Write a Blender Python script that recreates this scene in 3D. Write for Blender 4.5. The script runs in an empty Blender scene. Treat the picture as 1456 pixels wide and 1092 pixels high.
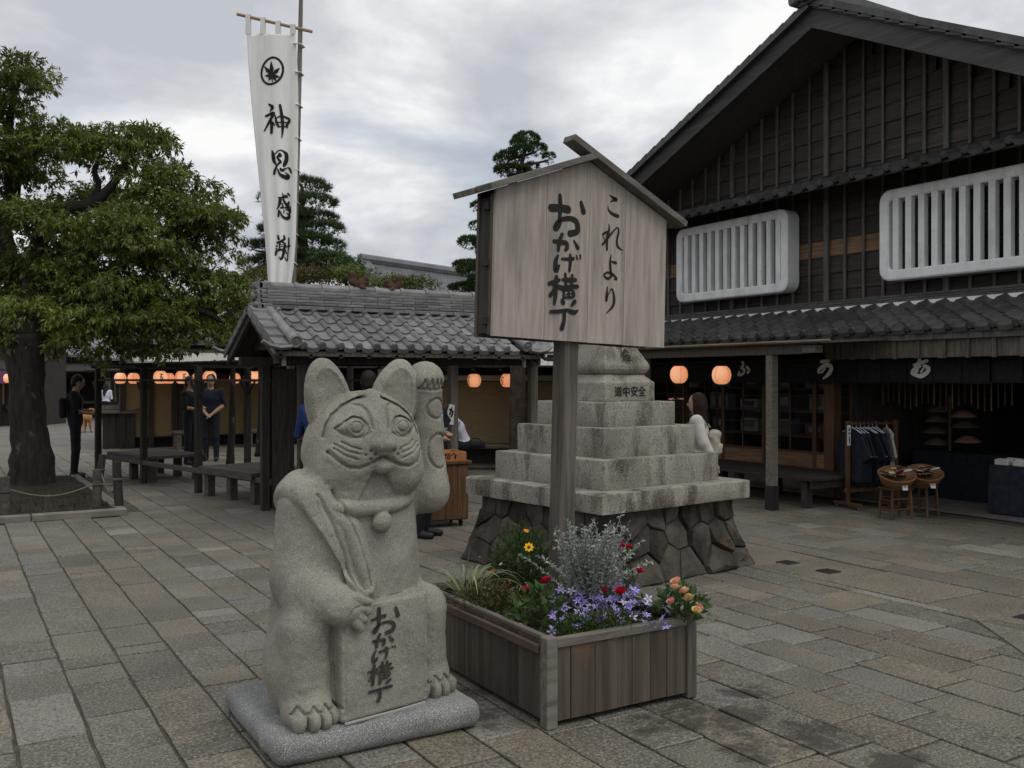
import bpy, bmesh, math, random
import numpy as np
from mathutils import Vector, Matrix, noise as mnoise
R=math.radians
scene=bpy.context.scene
# ---------------------------------------------------------------- camera
cam_d=bpy.data.cameras.new('camera'); cam=bpy.data.objects.new('camera',cam_d)
scene.collection.objects.link(cam); scene.camera=cam
cam.location=(0,0,1.65); cam.rotation_euler=(R(90),0,R(-31))
cam_d.sensor_fit='HORIZONTAL'; cam_d.sensor_width=36; cam_d.lens=36*1340/1456
cam_d.shift_y=-7/1456; cam_d.clip_start=.05; cam_d.clip_end=3000
# ---------------------------------------------------------------- world: overcast sky
world=bpy.data.worlds.new('World'); scene.world=world; world.use_nodes=True
SUN_EL,SUN_AZ=60,158     # azimuth measured clockwise from +Y
def build_world():
    nt=world.node_tree; nt.nodes.clear(); N=nt.nodes.new; L=nt.links.new
    out=N('ShaderNodeOutputWorld'); bg=N('ShaderNodeBackground'); bg.inputs[1].default_value=.1
    L(bg.outputs[0],out.inputs[0])
    sky=N('ShaderNodeTexSky'); sky.sky_type='NISHITA'; sky.sun_disc=False
    sky.sun_elevation=R(SUN_EL); sky.sun_rotation=R(SUN_AZ); sky.air_density=1; sky.dust_density=2.0; sky.ozone_density=1
    tc=N('ShaderNodeTexCoord'); sep=N('ShaderNodeSeparateXYZ'); L(tc.outputs['Generated'],sep.inputs[0])
    mz=N('ShaderNodeMath'); mz.operation='MAXIMUM'; mz.inputs[1].default_value=0; L(sep.outputs[2],mz.inputs[0])
    ad=N('ShaderNodeMath'); ad.operation='ADD'; ad.inputs[1].default_value=.22; L(mz.outputs[0],ad.inputs[0])
    dx=N('ShaderNodeMath'); dx.operation='DIVIDE'; L(sep.outputs[0],dx.inputs[0]); L(ad.outputs[0],dx.inputs[1])
    dy=N('ShaderNodeMath'); dy.operation='DIVIDE'; L(sep.outputs[1],dy.inputs[0]); L(ad.outputs[0],dy.inputs[1])
    cb=N('ShaderNodeCombineXYZ'); L(dx.outputs[0],cb.inputs[0]); L(dy.outputs[0],cb.inputs[1]); cb.inputs[2].default_value=3.1
    def noise(scale,det,rough,dist,off):
        mp=N('ShaderNodeMapping'); mp.inputs['Location'].default_value=off; L(cb.outputs[0],mp.inputs[0])
        n=N('ShaderNodeTexNoise'); n.inputs['Scale'].default_value=scale; n.inputs['Detail'].default_value=det
        n.inputs['Roughness'].default_value=rough; n.inputs['Distortion'].default_value=dist; L(mp.outputs[0],n.inputs['Vector']); return n
    n1=noise(1.7,10,.56,.25,(8.3,6.1,0)); n2=noise(1.7,7,.5,.3,(7,1.3,4))
    # cloud tone: grey bellies to bright white edges
    r1=N('ShaderNodeValToRGB'); e=r1.color_ramp.elements
    e[0].position=.38; e[0].color=(.455,.48,.52,1); e[1].position=.59; e[1].color=(.84,.84,.835,1)
    k=e.new(.47); k.color=(.565,.585,.615,1); k=e.new(.54); k.color=(.71,.72,.735,1)
    L(n1.outputs[0],r1.inputs[0])
    sc=N('ShaderNodeVectorMath'); sc.operation='SCALE'; sc.inputs['Scale'].default_value=10.1; L(r1.outputs[0],sc.inputs[0])
    r2=N('ShaderNodeValToRGB'); e=r2.color_ramp.elements; e[0].position=.36; e[0].color=(.72,.72,.72,1); e[1].position=.5; e[1].color=(1,1,1,1)
    L(n2.outputs[0],r2.inputs[0])
    mix=N('ShaderNodeMixRGB'); L(r2.outputs[0],mix.inputs[0]); L(sky.outputs[0],mix.inputs[1]); L(sc.outputs[0],mix.inputs[2])
    L(mix.outputs[0],bg.inputs[0])
build_world()
sd=bpy.data.lights.new('sun','SUN'); sd.energy=1.1; sd.angle=R(35); sd.color=(1,.96,.9)
sun=bpy.data.objects.new('sun',sd); scene.collection.objects.link(sun)
_a=R(SUN_AZ); _e=R(SUN_EL)
sun.rotation_euler=Vector((math.sin(_a)*math.cos(_e),math.cos(_a)*math.cos(_e),math.sin(_e))).to_track_quat('Z','Y').to_euler()
scene.view_settings.view_transform='Standard'; scene.view_settings.look='None'
scene.view_settings.exposure=.2; scene.view_settings.gamma=1
scene.cycles.max_bounces=6; scene.cycles.diffuse_bounces=3; scene.cycles.transparent_max_bounces=8
# ---------------------------------------------------------------- materials
MATS={}
def nodes_of(name):
    m=bpy.data.materials.new(name); m.use_nodes=True; nt=m.node_tree
    b=nt.nodes['Principled BSDF']; MATS[name]=m
    return m,nt,b
def plain(name,col,rough=.7,spec=.3,metal=0,emit=None,es=0):
    m,nt,b=nodes_of(name)
    b.inputs['Base Color'].default_value=(*col,1); b.inputs['Roughness'].default_value=rough
    b.inputs['Specular IOR Level'].default_value=spec; b.inputs['Metallic'].default_value=metal
    if emit: b.inputs['Emission Color'].default_value=(*emit,1); b.inputs['Emission Strength'].default_value=es
    return m
def surf(name,c1,c2,scale=6,stretch=(1,1,1),rough=.8,bump=.2,spec=.25,detail=6,speck=None,stain=None,rand=.15,attr=None,c3=None,bscale=None,lo=.3,hi=.7,moss=None):
    """layered procedural surface: c1..c2 by stretched noise, low-frequency stain, salt-and-pepper specks, per-object tint"""
    m,nt,b=nodes_of(name); N=nt.nodes.new; L=nt.links.new
    tc=N('ShaderNodeTexCoord'); oi=N('ShaderNodeObjectInfo')
    off=N('ShaderNodeVectorMath'); off.operation='SCALE'; off.inputs[0].default_value=(17,31,23); L(oi.outputs['Random'],off.inputs['Scale'])
    ad=N('ShaderNodeVectorMath'); L(tc.outputs['Object'],ad.inputs[0]); L(off.outputs[0],ad.inputs[1])
    def noise(sc,st,det,rg=.55,src=None):
        mp=N('ShaderNodeMapping'); mp.inputs['Scale'].default_value=st; L((src or ad).outputs[0],mp.inputs[0])
        n=N('ShaderNodeTexNoise'); n.inputs['Scale'].default_value=sc; n.inputs['Detail'].default_value=det; n.inputs['Roughness'].default_value=rg
        L(mp.outputs[0],n.inputs['Vector']); return n
    def ramp(src,stops):
        r=N('ShaderNodeValToRGB'); el=r.color_ramp.elements
        for i,(p,c) in enumerate(stops):
            q=el[i] if i<2 else el.new(p)
            q.position=p; q.color=(*c,1)
        L(src,r.inputs[0]); return r
    def mixc(fac,a,bb,mode='MIX'):
        x=N('ShaderNodeMixRGB'); x.blend_type=mode
        if isinstance(fac,(int,float)): x.inputs[0].default_value=fac
        else: L(fac,x.inputs[0])
        for k,v in ((1,a),(2,bb)):
            if isinstance(v,tuple): x.inputs[k].default_value=(*v,1)
            else: L(v,x.inputs[k])
        return x.outputs[0]
    n=noise(scale,stretch,detail)
    st=[(lo,c1),(hi,c2)]
    if c3: st.append(((lo+hi)/2,c3))
    col=ramp(n.outputs[0],st).outputs[0]
    if attr:
        at=N('ShaderNodeVertexColor'); at.layer_name=attr
        col=mixc(1,col,at.outputs[0],'MULTIPLY')
    if stain:   # (colour, scale, low, high, strength)
        s=noise(stain[1],stain[5] if len(stain)>5 else (1,1,1),5,.6)
        f=ramp(s.outputs[0],[(stain[2],(0,0,0)),(stain[3],(stain[4],)*3)])
        col=mixc(f.outputs[0],col,stain[0])
    if moss:
        s=noise(moss[1],(1,1,1),8,.7)
        f=ramp(s.outputs[0],[(moss[2],(0,0,0)),(moss[3],(moss[4],)*3)])
        col=mixc(f.outputs[0],col,moss[0])
    if speck:   # (dark, light, scale, amount)
        s=noise(speck[2],(1,1,1),2,.5)
        f=ramp(s.outputs[0],[(.36,(speck[3],)*3),(.47,(0,0,0))])
        col=mixc(f.outputs[0],col,speck[0])
        f=ramp(s.outputs[0],[(.55,(0,0,0)),(.66,(speck[3],)*3)])
        col=mixc(f.outputs[0],col,speck[1])
    if rand:
        mr=N('ShaderNodeMapRange'); mr.inputs[3].default_value=1-rand; mr.inputs[4].default_value=1+rand; L(oi.outputs['Random'],mr.inputs[0])
        hs=N('ShaderNodeHueSaturation'); L(mr.outputs[0],hs.inputs['Value']); L(col,hs.inputs['Color']); col=hs.outputs[0]
    L(col,b.inputs['Base Color'])
    b.inputs['Roughness'].default_value=rough; b.inputs['Specular IOR Level'].default_value=spec
    if bump:
        bn=noise(bscale,(1,1,1),4,.6) if bscale else n
        bp=N('ShaderNodeBump'); bp.inputs['Strength'].default_value=bump; bp.inputs['Distance'].default_value=.01
        L(bn.outputs[0],bp.inputs['Height']); L(bp.outputs[0],b.inputs['Normal'])
    return m
# ---------------------------------------------------------------- mesh building
COL=scene.collection
XF={}
def put_matrix(o,M):
    o.matrix_world=M; XF[o.name]=M
def thing(name,label,cat,loc=(0,0,0),rz=0,group=None,kind=None):
    o=bpy.data.objects.new(name,None); COL.objects.link(o); o.empty_display_size=.1
    o.location=loc; o.rotation_euler=(0,0,rz)
    XF[o.name]=Matrix.Translation(loc)@Matrix.Rotation(rz,4,'Z')
    return tag(o,label,cat,group,kind)
def tag(o,label=None,cat=None,group=None,kind=None):
    if label: o['label']=label
    if cat: o['category']=cat
    if group: o['group']=group
    if kind: o['kind']=kind
    return o
def xf_of(o):
    M=Matrix.Identity(4)
    while o is not None:
        M=XF.get(o.name,Matrix.Identity(4))@M; o=o.parent
    return M
def link(me,name,parent=None,M=None,mats=None,smooth=False):
    o=bpy.data.objects.new(name,me); COL.objects.link(o)
    if mats and not me.materials:
        for q in (mats if isinstance(mats,(list,tuple)) else [mats]): me.materials.append(q)
    if parent is not None: o.parent=parent
    if M is not None: o.matrix_local=M; XF[o.name]=M
    if smooth: me.polygons.foreach_set('use_smooth',[True]*len(me.polygons))
    return o
class MB:
    def __init__(s): s.v=[]; s.f=[]; s.mi=[]; s.c=None; s.m=0
    def add(s,vs,fs,M=None):
        b=len(s.v)
        s.v.extend([tuple(M@Vector(p)) for p in vs] if M is not None else [tuple(p) for p in vs])
        s.f.extend([tuple(b+i for i in q) for q in fs]); s.mi.extend([s.m]*len(fs)); return s
    def box(s,x0,x1,y0,y1,z0,z1,M=None,ch=0):
        if ch<=0:
            vs=[(x,y,z) for z in (z0,z1) for y in (y0,y1) for x in (x0,x1)]
            return s.add(vs,[(0,2,3,1),(4,5,7,6),(0,1,5,4),(2,6,7,3),(0,4,6,2),(1,3,7,5)],M)
        # chamfered box: 24 vertices
        vs=[];idx={}
        X=(x0,x1);Y=(y0,y1);Z=(z0,z1);c=ch
        for i in (0,1):
            for j in (0,1):
                for k in (0,1):
                    sx,sy,sz=(c if i==0 else -c),(c if j==0 else -c),(c if k==0 else -c)
                    idx[i,j,k,'x']=len(vs); vs.append((X[i],Y[j]+sy,Z[k]+sz))
                    idx[i,j,k,'y']=len(vs); vs.append((X[i]+sx,Y[j],Z[k]+sz))
                    idx[i,j,k,'z']=len(vs); vs.append((X[i]+sx,Y[j]+sy,Z[k]))
        fs=[]
        def q(*a): fs.append(tuple(idx[t] for t in a))
        q((0,0,0,'x'),(0,0,1,'x'),(0,1,1,'x'),(0,1,0,'x')); q((1,0,0,'x'),(1,1,0,'x'),(1,1,1,'x'),(1,0,1,'x'))
        q((0,0,0,'y'),(1,0,0,'y'),(1,0,1,'y'),(0,0,1,'y')); q((0,1,0,'y'),(0,1,1,'y'),(1,1,1,'y'),(1,1,0,'y'))
        q((0,0,0,'z'),(0,1,0,'z'),(1,1,0,'z'),(1,0,0,'z')); q((0,0,1,'z'),(1,0,1,'z'),(1,1,1,'z'),(0,1,1,'z'))
        for j in (0,1):
            for k in (0,1):
                f=((0,j,k,'y'),(1,j,k,'y'),(1,j,k,'z'),(0,j,k,'z')); q(*(f if j!=k else f[::-1]))
        for i in (0,1):
            for k in (0,1):
                f=((i,0,k,'x'),(i,1,k,'x'),(i,1,k,'z'),(i,0,k,'z')); q(*(f if i==k else f[::-1]))
        for i in (0,1):
            for j in (0,1):
                f=((i,j,0,'x'),(i,j,1,'x'),(i,j,1,'y'),(i,j,0,'y')); q(*(f if i!=j else f[::-1]))
                for k in (0,1):
                    t=((i,j,k,'x'),(i,j,k,'y'),(i,j,k,'z')); q(*(t if (i+j+k)%2==0 else t[::-1]))
        return s.add(vs,fs,M)
    def prism(s,poly,a,b,axis='z',M=None):
        """extrude a 2D polygon from a to b along an axis"""
        n=len(poly)
        mp={'z':lambda p,h:(p[0],p[1],h),'x':lambda p,h:(h,p[0],p[1]),'y':lambda p,h:(p[0],h,p[1])}[axis]
        vs=[mp(p,a) for p in poly]+[mp(p,b) for p in poly]
        fs=[tuple(range(n))[::-1],tuple(range(n,2*n))]+[(i,(i+1)%n,n+(i+1)%n,n+i) for i in range(n)]
        return s.add(vs,fs,M)
    def tube(s,pts,rad,n=8,cap=True,M=None,flat=1.0,up=None):
        """tapered tube through pts"""
        P=[Vector(p) for p in pts]; m=len(P); rad=[rad]*m if isinstance(rad,(int,float)) else rad
        vs=[]; prev=None
        for i in range(m):
            d=(P[min(i+1,m-1)]-P[max(i-1,0)]).normalized()
            if prev is None:
                u=Vector(up) if up else (Vector((0,0,1)) if abs(d.z)<.9 else Vector((1,0,0)))
            else: u=prev
            a=(u-d*u.dot(d))
            if a.length<1e-6: a=d.orthogonal()
            a.normalize(); prev=a; bb=d.cross(a)
            for k in range(n):
                t=2*math.pi*k/n; vs.append(P[i]+a*(rad[i]*math.cos(t)*flat)+bb*(rad[i]*math.sin(t)))
        fs=[(i*n+k,i*n+(k+1)%n,(i+1)*n+(k+1)%n,(i+1)*n+k) for i in range(m-1) for k in range(n)]
        if cap: fs+=[tuple(range(n))[::-1],tuple(range((m-1)*n,m*n))]
        return s.add(vs,fs,M)
    def lathe(s,prof,n=20,M=None):
        """prof [(r,z)...] around z"""
        m=len(prof); vs=[(r*math.cos(2*math.pi*k/n),r*math.sin(2*math.pi*k/n),z) for r,z in prof for k in range(n)]
        fs=[(i*n+k,i*n+(k+1)%n,(i+1)*n+(k+1)%n,(i+1)*n+k) for i in range(m-1) for k in range(n)]
        fs+=[tuple(range(n))[::-1],tuple(range((m-1)*n,m*n))]
        return s.add(vs,fs,M)
    def mesh(s,name,smooth=False):
        me=bpy.data.meshes.new(name); me.from_pydata(s.v,[],s.f)
        if any(s.mi): me.polygons.foreach_set('material_index',s.mi)
        if s.c is not None:
            at=me.color_attributes.new('tone','FLOAT_COLOR','POINT'); at.data.foreach_set('color',np.asarray(s.c,np.float32).ravel())
        if smooth: me.polygons.foreach_set('use_smooth',[True]*len(me.polygons))
        me.update(); return me
    def build(s,name,mats,parent=None,w=False,smooth=False,kind=None):
        """w=True: the vertices are world coordinates"""
        if w and parent is not None:
            I=xf_of(parent).inverted(); s.v=[tuple(I@Vector(p)) for p in s.v]
        o=link(s.mesh(name,smooth),name,parent,None,mats)
        if kind: o['kind']=kind
        return o
def autosmooth(o,ang=40):
    me=o.data
    me.polygons.foreach_set('use_smooth',[True]*len(me.polygons))
    me.set_sharp_from_angle(angle=R(ang))
def np_mesh(name,V,F,mat,parent=None,smooth=False,mi=None,tone=None,w=False):
    """V (n,3) array, F (m,k) array of equal polygons"""
    V=np.asarray(V,np.float64)
    if w and parent is not None:
        I=np.array(xf_of(parent).inverted()); V=V@I[:3,:3].T+I[:3,3]
    me=bpy.data.meshes.new(name); F=np.asarray(F,np.int32); k=F.shape[1]
    me.vertices.add(len(V)); me.vertices.foreach_set('co',V.astype(np.float32).ravel())
    me.loops.add(F.size); me.loops.foreach_set('vertex_index',F.ravel())
    me.polygons.add(len(F)); me.polygons.foreach_set('loop_start',np.arange(0,F.size,k,dtype=np.int32))
    if mi is not None: me.polygons.foreach_set('material_index',np.asarray(mi,np.int32))
    if smooth: me.polygons.foreach_set('use_smooth',np.ones(len(F),bool))
    me.update(calc_edges=True)
    if tone is not None:
        at=me.color_attributes.new('tone','FLOAT_COLOR','POINT'); at.data.foreach_set('color',np.asarray(tone,np.float32).ravel())
    return link(me,name,parent,None,mat)
def copy_tree(o,parent=None):
    c=o.copy(); COL.objects.link(c); c.parent=parent
    if parent is not None: c.matrix_local=o.matrix_local.copy()
    XF[c.name]=XF.get(o.name,Matrix.Identity(4))
    for ch in list(o.children): copy_tree(ch,c)
    return c
def T(x,y,z): return Matrix.Translation((x,y,z))
def RX(a): return Matrix.Rotation(R(a),4,'X')
def RY(a): return Matrix.Rotation(R(a),4,'Y')
def RZ(a): return Matrix.Rotation(R(a),4,'Z')
# ---------------------------------------------------------------- signed-distance sculpting
class SDF:
    def __init__(s,lo,hi,h):
        s.h=h; s.lo=np.array(lo,float); n=np.ceil((np.array(hi)-s.lo)/h).astype(int)+1
        s.ax=[s.lo[i]+h*np.arange(n[i]) for i in range(3)]
        s.d=np.full(n,1.0,np.float32); s.id=np.zeros(n,np.int16)
    def sub(s,lo,hi):
        sl=[]
        for i in range(3):
            a=max(0,int((lo[i]-s.lo[i])/s.h)); b=min(len(s.ax[i]),int((hi[i]-s.lo[i])/s.h)+2); sl.append(slice(a,max(a,b)))
        return tuple(sl),s.ax[0][sl[0]][:,None,None],s.ax[1][sl[1]][None,:,None],s.ax[2][sl[2]][None,None,:]
    def union(s,fn,lo,hi,k=.02,m=0,op='u'):
        mg=.05+k; sl,x,y,z=s.sub([a-mg for a in lo],[a+mg for a in hi])
        if s.d[sl].size==0: return s
        e=fn(x,y,z).astype(np.float32); d=s.d[sl]
        if op=='u':
            if k>0:
                hh=np.clip(.5+.5*(d-e)/k,0,1); nd=d*(1-hh)+e*hh-k*hh*(1-hh)
            else: nd=np.minimum(d,e)
            s.id[sl]=np.where(e<d,m,s.id[sl])
        else:
            hh=np.clip(.5-.5*(d+e)/max(k,1e-4),0,1); nd=d*(1-hh)-e*hh+k*hh*(1-hh)
        s.d[sl]=nd; return s
    def cone(s,a,b,ra,rb,k=.02,m=0,sc=None,op='u'):
        """round cone from a to b; sc = per-axis squash about the axis midpoint"""
        a=np.array(a,float); b=np.array(b,float); q=np.array(sc if sc else (1,1,1),float); r=max(ra,rb)
        def fn(x,y,z):
            A,B=a/q,b/q; ba=B-A; L2=max(ba@ba,1e-9)
            px,py,pz=x/q[0]-A[0],y/q[1]-A[1],z/q[2]-A[2]
            t=np.clip((px*ba[0]+py*ba[1]+pz*ba[2])/L2,0,1)
            return (np.sqrt((px-t*ba[0])**2+(py-t*ba[1])**2+(pz-t*ba[2])**2)-(ra+(rb-ra)*t))*q.min()
        e=r*q.max(); return s.union(fn,np.minimum(a,b)-e,np.maximum(a,b)+e,k,m,op)
    def ell(s,c,r,k=.02,m=0,M=None,op='u'):
        c=np.array(c,float); r=np.array(r,float)
        Q=np.array(M)[:3,:3].T if M is not None else np.eye(3)
        def fn(x,y,z):
            X,Y,Z=x-c[0],y-c[1],z-c[2]
            u=[(Q[i,0]*X+Q[i,1]*Y+Q[i,2]*Z) for i in range(3)]
            k0=np.sqrt((u[0]/r[0])**2+(u[1]/r[1])**2+(u[2]/r[2])**2); k1=np.sqrt((u[0]/r[0]**2)**2+(u[1]/r[1]**2)**2+(u[2]/r[2]**2)**2)
            return k0*(k0-1)/np.maximum(k1,1e-6)
        e=r.max(); return s.union(fn,c-e,c+e,k,m,op)
    def rbox(s,c,hs,rad,k=.01,m=0,M=None,op='u'):
        c=np.array(c,float); hs=np.array(hs,float); Q=np.array(M)[:3,:3].T if M is not None else np.eye(3)
        def fn(x,y,z):
            X,Y,Z=x-c[0],y-c[1],z-c[2]
            u=[np.abs(Q[i,0]*X+Q[i,1]*Y+Q[i,2]*Z)-(hs[i]-rad) for i in range(3)]
            o=np.sqrt(np.maximum(u[0],0)**2+np.maximum(u[1],0)**2+np.maximum(u[2],0)**2)
            return o+np.minimum(np.maximum(u[0],np.maximum(u[1],u[2])),0)-rad
        e=np.linalg.norm(hs); return s.union(fn,c-e,c+e,k,m,op)
    def carve(s,lines,w,depth,frame,box):
        """engrave polylines given in the (u,v) plane of a frame (origin, U, V axes); depth along the view axis of the frame"""
        o,U,V=[np.array(q,float) for q in frame]; sl,x,y,z=s.sub(*box)
        X,Y,Z=x-o[0],y-o[1],z-o[2]
        u=U[0]*X+U[1]*Y+U[2]*Z; v=V[0]*X+V[1]*Y+V[2]*Z
        near=np.abs(s.d[sl])<.04; ii=np.nonzero(near)
        if len(ii[0])==0: return s
        u=np.broadcast_to(u,near.shape)[ii]; v=np.broadcast_to(v,near.shape)[ii]
        best=np.full(u.shape,9.)
        for ln in lines:
            for (a,b) in zip(ln[:-1],ln[1:]):
                dx,dy=b[0]-a[0],b[1]-a[1]; l2=max(dx*dx+dy*dy,1e-9)
                t=np.clip(((u-a[0])*dx+(v-a[1])*dy)/l2,0,1)
                best=np.minimum(best,np.hypot(u-a[0]-t*dx,v-a[1]-t*dy))
        dd=s.d[sl]; dd[ii]+=(depth*np.exp(-(best/w)**2)).astype(np.float32); s.d[sl]=dd; return s
    def noise(s,amp,scale,seed=0):
        g=np.random.default_rng(seed); n=[max(3,int((a[-1]-a[0])/scale)+3) for a in s.ax]; G=g.normal(0,1,n)
        idx=[np.clip((a-a[0])/scale,0,n[i]-1.001) for i,a in enumerate(s.ax)]
        i0=[q.astype(int) for q in idx]; f=[q-i for q,i in zip(idx,i0)]; f=[t*t*(3-2*t) for t in f]
        acc=0
        for a in (0,1):
            for b in (0,1):
                for c in (0,1):
                    wt=(f[0] if a else 1-f[0])[:,None,None]*(f[1] if b else 1-f[1])[None,:,None]*(f[2] if c else 1-f[2])[None,None,:]
                    acc=acc+wt*G[np.ix_(i0[0]+a,i0[1]+b,i0[2]+c)]
        s.d+=(amp*acc).astype(np.float32); return s
    def net(s):
        """naive surface nets -> V, quads, material per quad"""
        d=s.d; ins=d<0; n=d.shape
        c=np.zeros([q-1 for q in n],np.int8)
        for a in (0,1):
            for b in (0,1):
                for e in (0,1): c+=ins[a:n[0]-1+a,b:n[1]-1+b,e:n[2]-1+e]
        act=(c>0)&(c<8); idx=np.full(act.shape,-1,np.int32); I=np.nonzero(act); m=len(I[0]); idx[I]=np.arange(m)
        acc=np.zeros((m,3)); cnt=np.zeros(m)
        cor=[(a,b,e) for a in (0,1) for b in (0,1) for e in (0,1)]
        for p in cor:
            for ax in range(3):
                if p[ax]: continue
                q=list(p); q[ax]=1
                v0=d[I[0]+p[0],I[1]+p[1],I[2]+p[2]].astype(float); v1=d[I[0]+q[0],I[1]+q[1],I[2]+q[2]].astype(float)
                k=(v0<0)!=(v1<0); t=np.where(k,v0/np.where(k,v0-v1,1),0)
                pos=np.tile(np.array(p,float),(m,1)); pos[:,ax]+=t
                acc[k]+=pos[k]; cnt[k]+=1
        V=(np.stack(I,1)+acc/cnt[:,None])*s.h+s.lo
        F=[]; MI=[]
        for ax in range(3):
            a1,a2=(ax+1)%3,(ax+2)%3
            s0=[slice(1,-1)]*3; s0[ax]=slice(0,n[ax]-1); s1=list(s0); s1[ax]=slice(1,n[ax])
            A=ins[tuple(s0)]; B=ins[tuple(s1)]
            J=np.nonzero(A!=B)
            g=[j.copy() for j in J]; g[a1]=g[a1]+1; g[a2]=g[a2]+1
            def cell(o1,o2):
                q=[t.copy() for t in g]; q[a1]=q[a1]-o1; q[a2]=q[a2]-o2; return idx[q[0],q[1],q[2]]
            Q=np.stack([cell(1,1),cell(0,1),cell(0,0),cell(1,0)],1)
            flip=~A[J]; Q[flip]=Q[flip][:,::-1]
            F.append(Q); MI.append(s.id[g[0],g[1],g[2]])
        return V,np.concatenate(F),np.concatenate(MI)
    def build(s,name,mats,parent=None,smooth=True):
        V,F,MI=s.net(); mats=mats if isinstance(mats,(list,tuple)) else [mats]
        return np_mesh(name,V,F,mats,parent,smooth,MI if len(mats)>1 else None)
# ---------------------------------------------------------------- brush lettering
def brush(strokes,name,mat,parent,place,step=.12,lift=.0006,nseg=10):
    """strokes: lists of (u,v,halfwidth); place(u,v,h)->3D. Each stroke is a ribbon with round ends, a hair above the last"""
    V=[];F=[]
    for si,st in enumerate(strokes):
        P=[np.array(p,float) for p in st]
        if len(P)==1: P=[P[0],P[0]+np.array([1e-4,1e-4,0])]
        pts=[]
        for i in range(len(P)-1):
            p0=P[max(i-1,0)];p1=P[i];p2=P[i+1];p3=P[min(i+2,len(P)-1)]
            for k in range(6):
                t=k/6; pts.append(.5*((2*p1)+(-p0+p2)*t+(2*p0-5*p1+4*p2-p3)*t*t+(-p0+3*p1-3*p2+p3)*t**3))
        pts.append(P[-1]); pts=np.array(pts); n=len(pts)
        tg=np.gradient(pts[:,:2],axis=0); tg/=np.maximum(np.linalg.norm(tg,axis=1,keepdims=True),1e-9)
        nm=np.stack([-tg[:,1],tg[:,0]],1); w=np.maximum(pts[:,2],1e-4)
        Lf=pts[:,:2]+nm*w[:,None]; Rt=pts[:,:2]-nm*w[:,None]
        poly=list(Lf)
        a0=math.atan2(nm[-1,1],nm[-1,0])
        poly+=[pts[-1,:2]+w[-1]*np.array([math.cos(a0-math.pi*k/6),math.sin(a0-math.pi*k/6)]) for k in range(1,6)]
        poly+=list(Rt[::-1])
        a0=math.atan2(-nm[0,1],-nm[0,0])
        poly+=[pts[0,:2]+w[0]*np.array([math.cos(a0-math.pi*k/6),math.sin(a0-math.pi*k/6)]) for k in range(1,6)]
        h=lift*(1+.35*si); b=len(V); m=len(poly)
        # ribbon quads plus two end fans keep every face convex
        V+=[place(p[0],p[1],h) for p in poly]
        F+=[(b+i,b+n+5+(n-1-i),b+n+5+(n-2-i),b+i+1) for i in range(n-1)]
        F+=[tuple(b+i for i in range(n-1,n+6))]
        F+=[tuple(b+i for i in list(range(n+5+n-1,m))+[0])]
    mb=MB(); mb.v=[tuple(v) for v in V]; mb.f=F; mb.mi=[0]*len(F)
    return mb.build(name,mat,parent)
CAT_TEXT=[[(-0.084,0.437,0.005),(-0.051,0.444,0.0081),(-0.014,0.447,0.0091)],[(-0.045,0.483,0.0101),(-0.046,0.444,0.0111),(-0.048,0.409,0.0086),(-0.061,0.385,0.0081),(-0.076,0.381,0.0061),(-0.069,0.395,0.0061),(-0.035,0.414,0.0066),(0.006,0.417,0.0071),(0.033,0.402,0.0101),(0.03,0.378,0.0101),(-0.004,0.369,0.0101)],[(0.046,0.473,0.0081),(0.056,0.438,0.0121)],[(-0.076,0.342,0.0066),(-0.048,0.34,0.0081),(-0.017,0.34,0.0071),(-0.019,0.321,0.0071),(-0.027,0.316,0.005)],[(-0.041,0.367,0.0076),(-0.056,0.341,0.0076),(-0.058,0.315,0.0081)],[(0.009,0.351,0.004),(0.027,0.33,0.0091)],[(-0.062,0.299,0.004),(-0.076,0.275,0.0081),(-0.071,0.25,0.0091),(-0.056,0.263,0.0061)],[(-0.043,0.288,0.0061),(0.004,0.295,0.0066)],[(-0.008,0.301,0.0076),(-0.004,0.274,0.0076),(-0.012,0.254,0.005)],[(0.023,0.302,0.004),(0.027,0.297,0.004)],[(0.038,0.302,0.004),(0.041,0.296,0.004)],[(-0.104,0.209,0.005),(-0.056,0.213,0.0071)],[(-0.071,0.233,0.0076),(-0.076,0.193,0.0076),(-0.079,0.15,0.0076)],[(-0.076,0.202,0.0061),(-0.099,0.169,0.005)],[(-0.069,0.202,0.0045),(-0.056,0.193,0.004)],[(-0.045,0.221,0.0055),(0.017,0.224,0.0061)],[(-0.03,0.24,0.0066),(-0.027,0.213,0.0061)],[(-0.004,0.239,0.0066),(-0.001,0.213,0.0061)],[(-0.048,0.202,0.0055),(0.025,0.204,0.0061)],[(-0.043,0.195,0.005),(-0.04,0.166,0.005)],[(-0.043,0.195,0.004),(0.006,0.191,0.0045),(0.004,0.17,0.0045),(-0.039,0.166,0.0045)],[(-0.017,0.192,0.0035),(-0.015,0.165,0.0035)],[(-0.038,0.181,0.003),(0.001,0.179,0.003)],[(-0.038,0.161,0.0061),(-0.045,0.149,0.0086)],[(0.012,0.155,0.0071),(-0.007,0.143,0.0061)],[(-0.099,0.12,0.0076),(-0.04,0.122,0.0061),(0.019,0.123,0.0076)],[(-0.044,0.123,0.0071),(-0.043,0.09,0.0086),(-0.053,0.071,0.0091)]]
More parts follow.
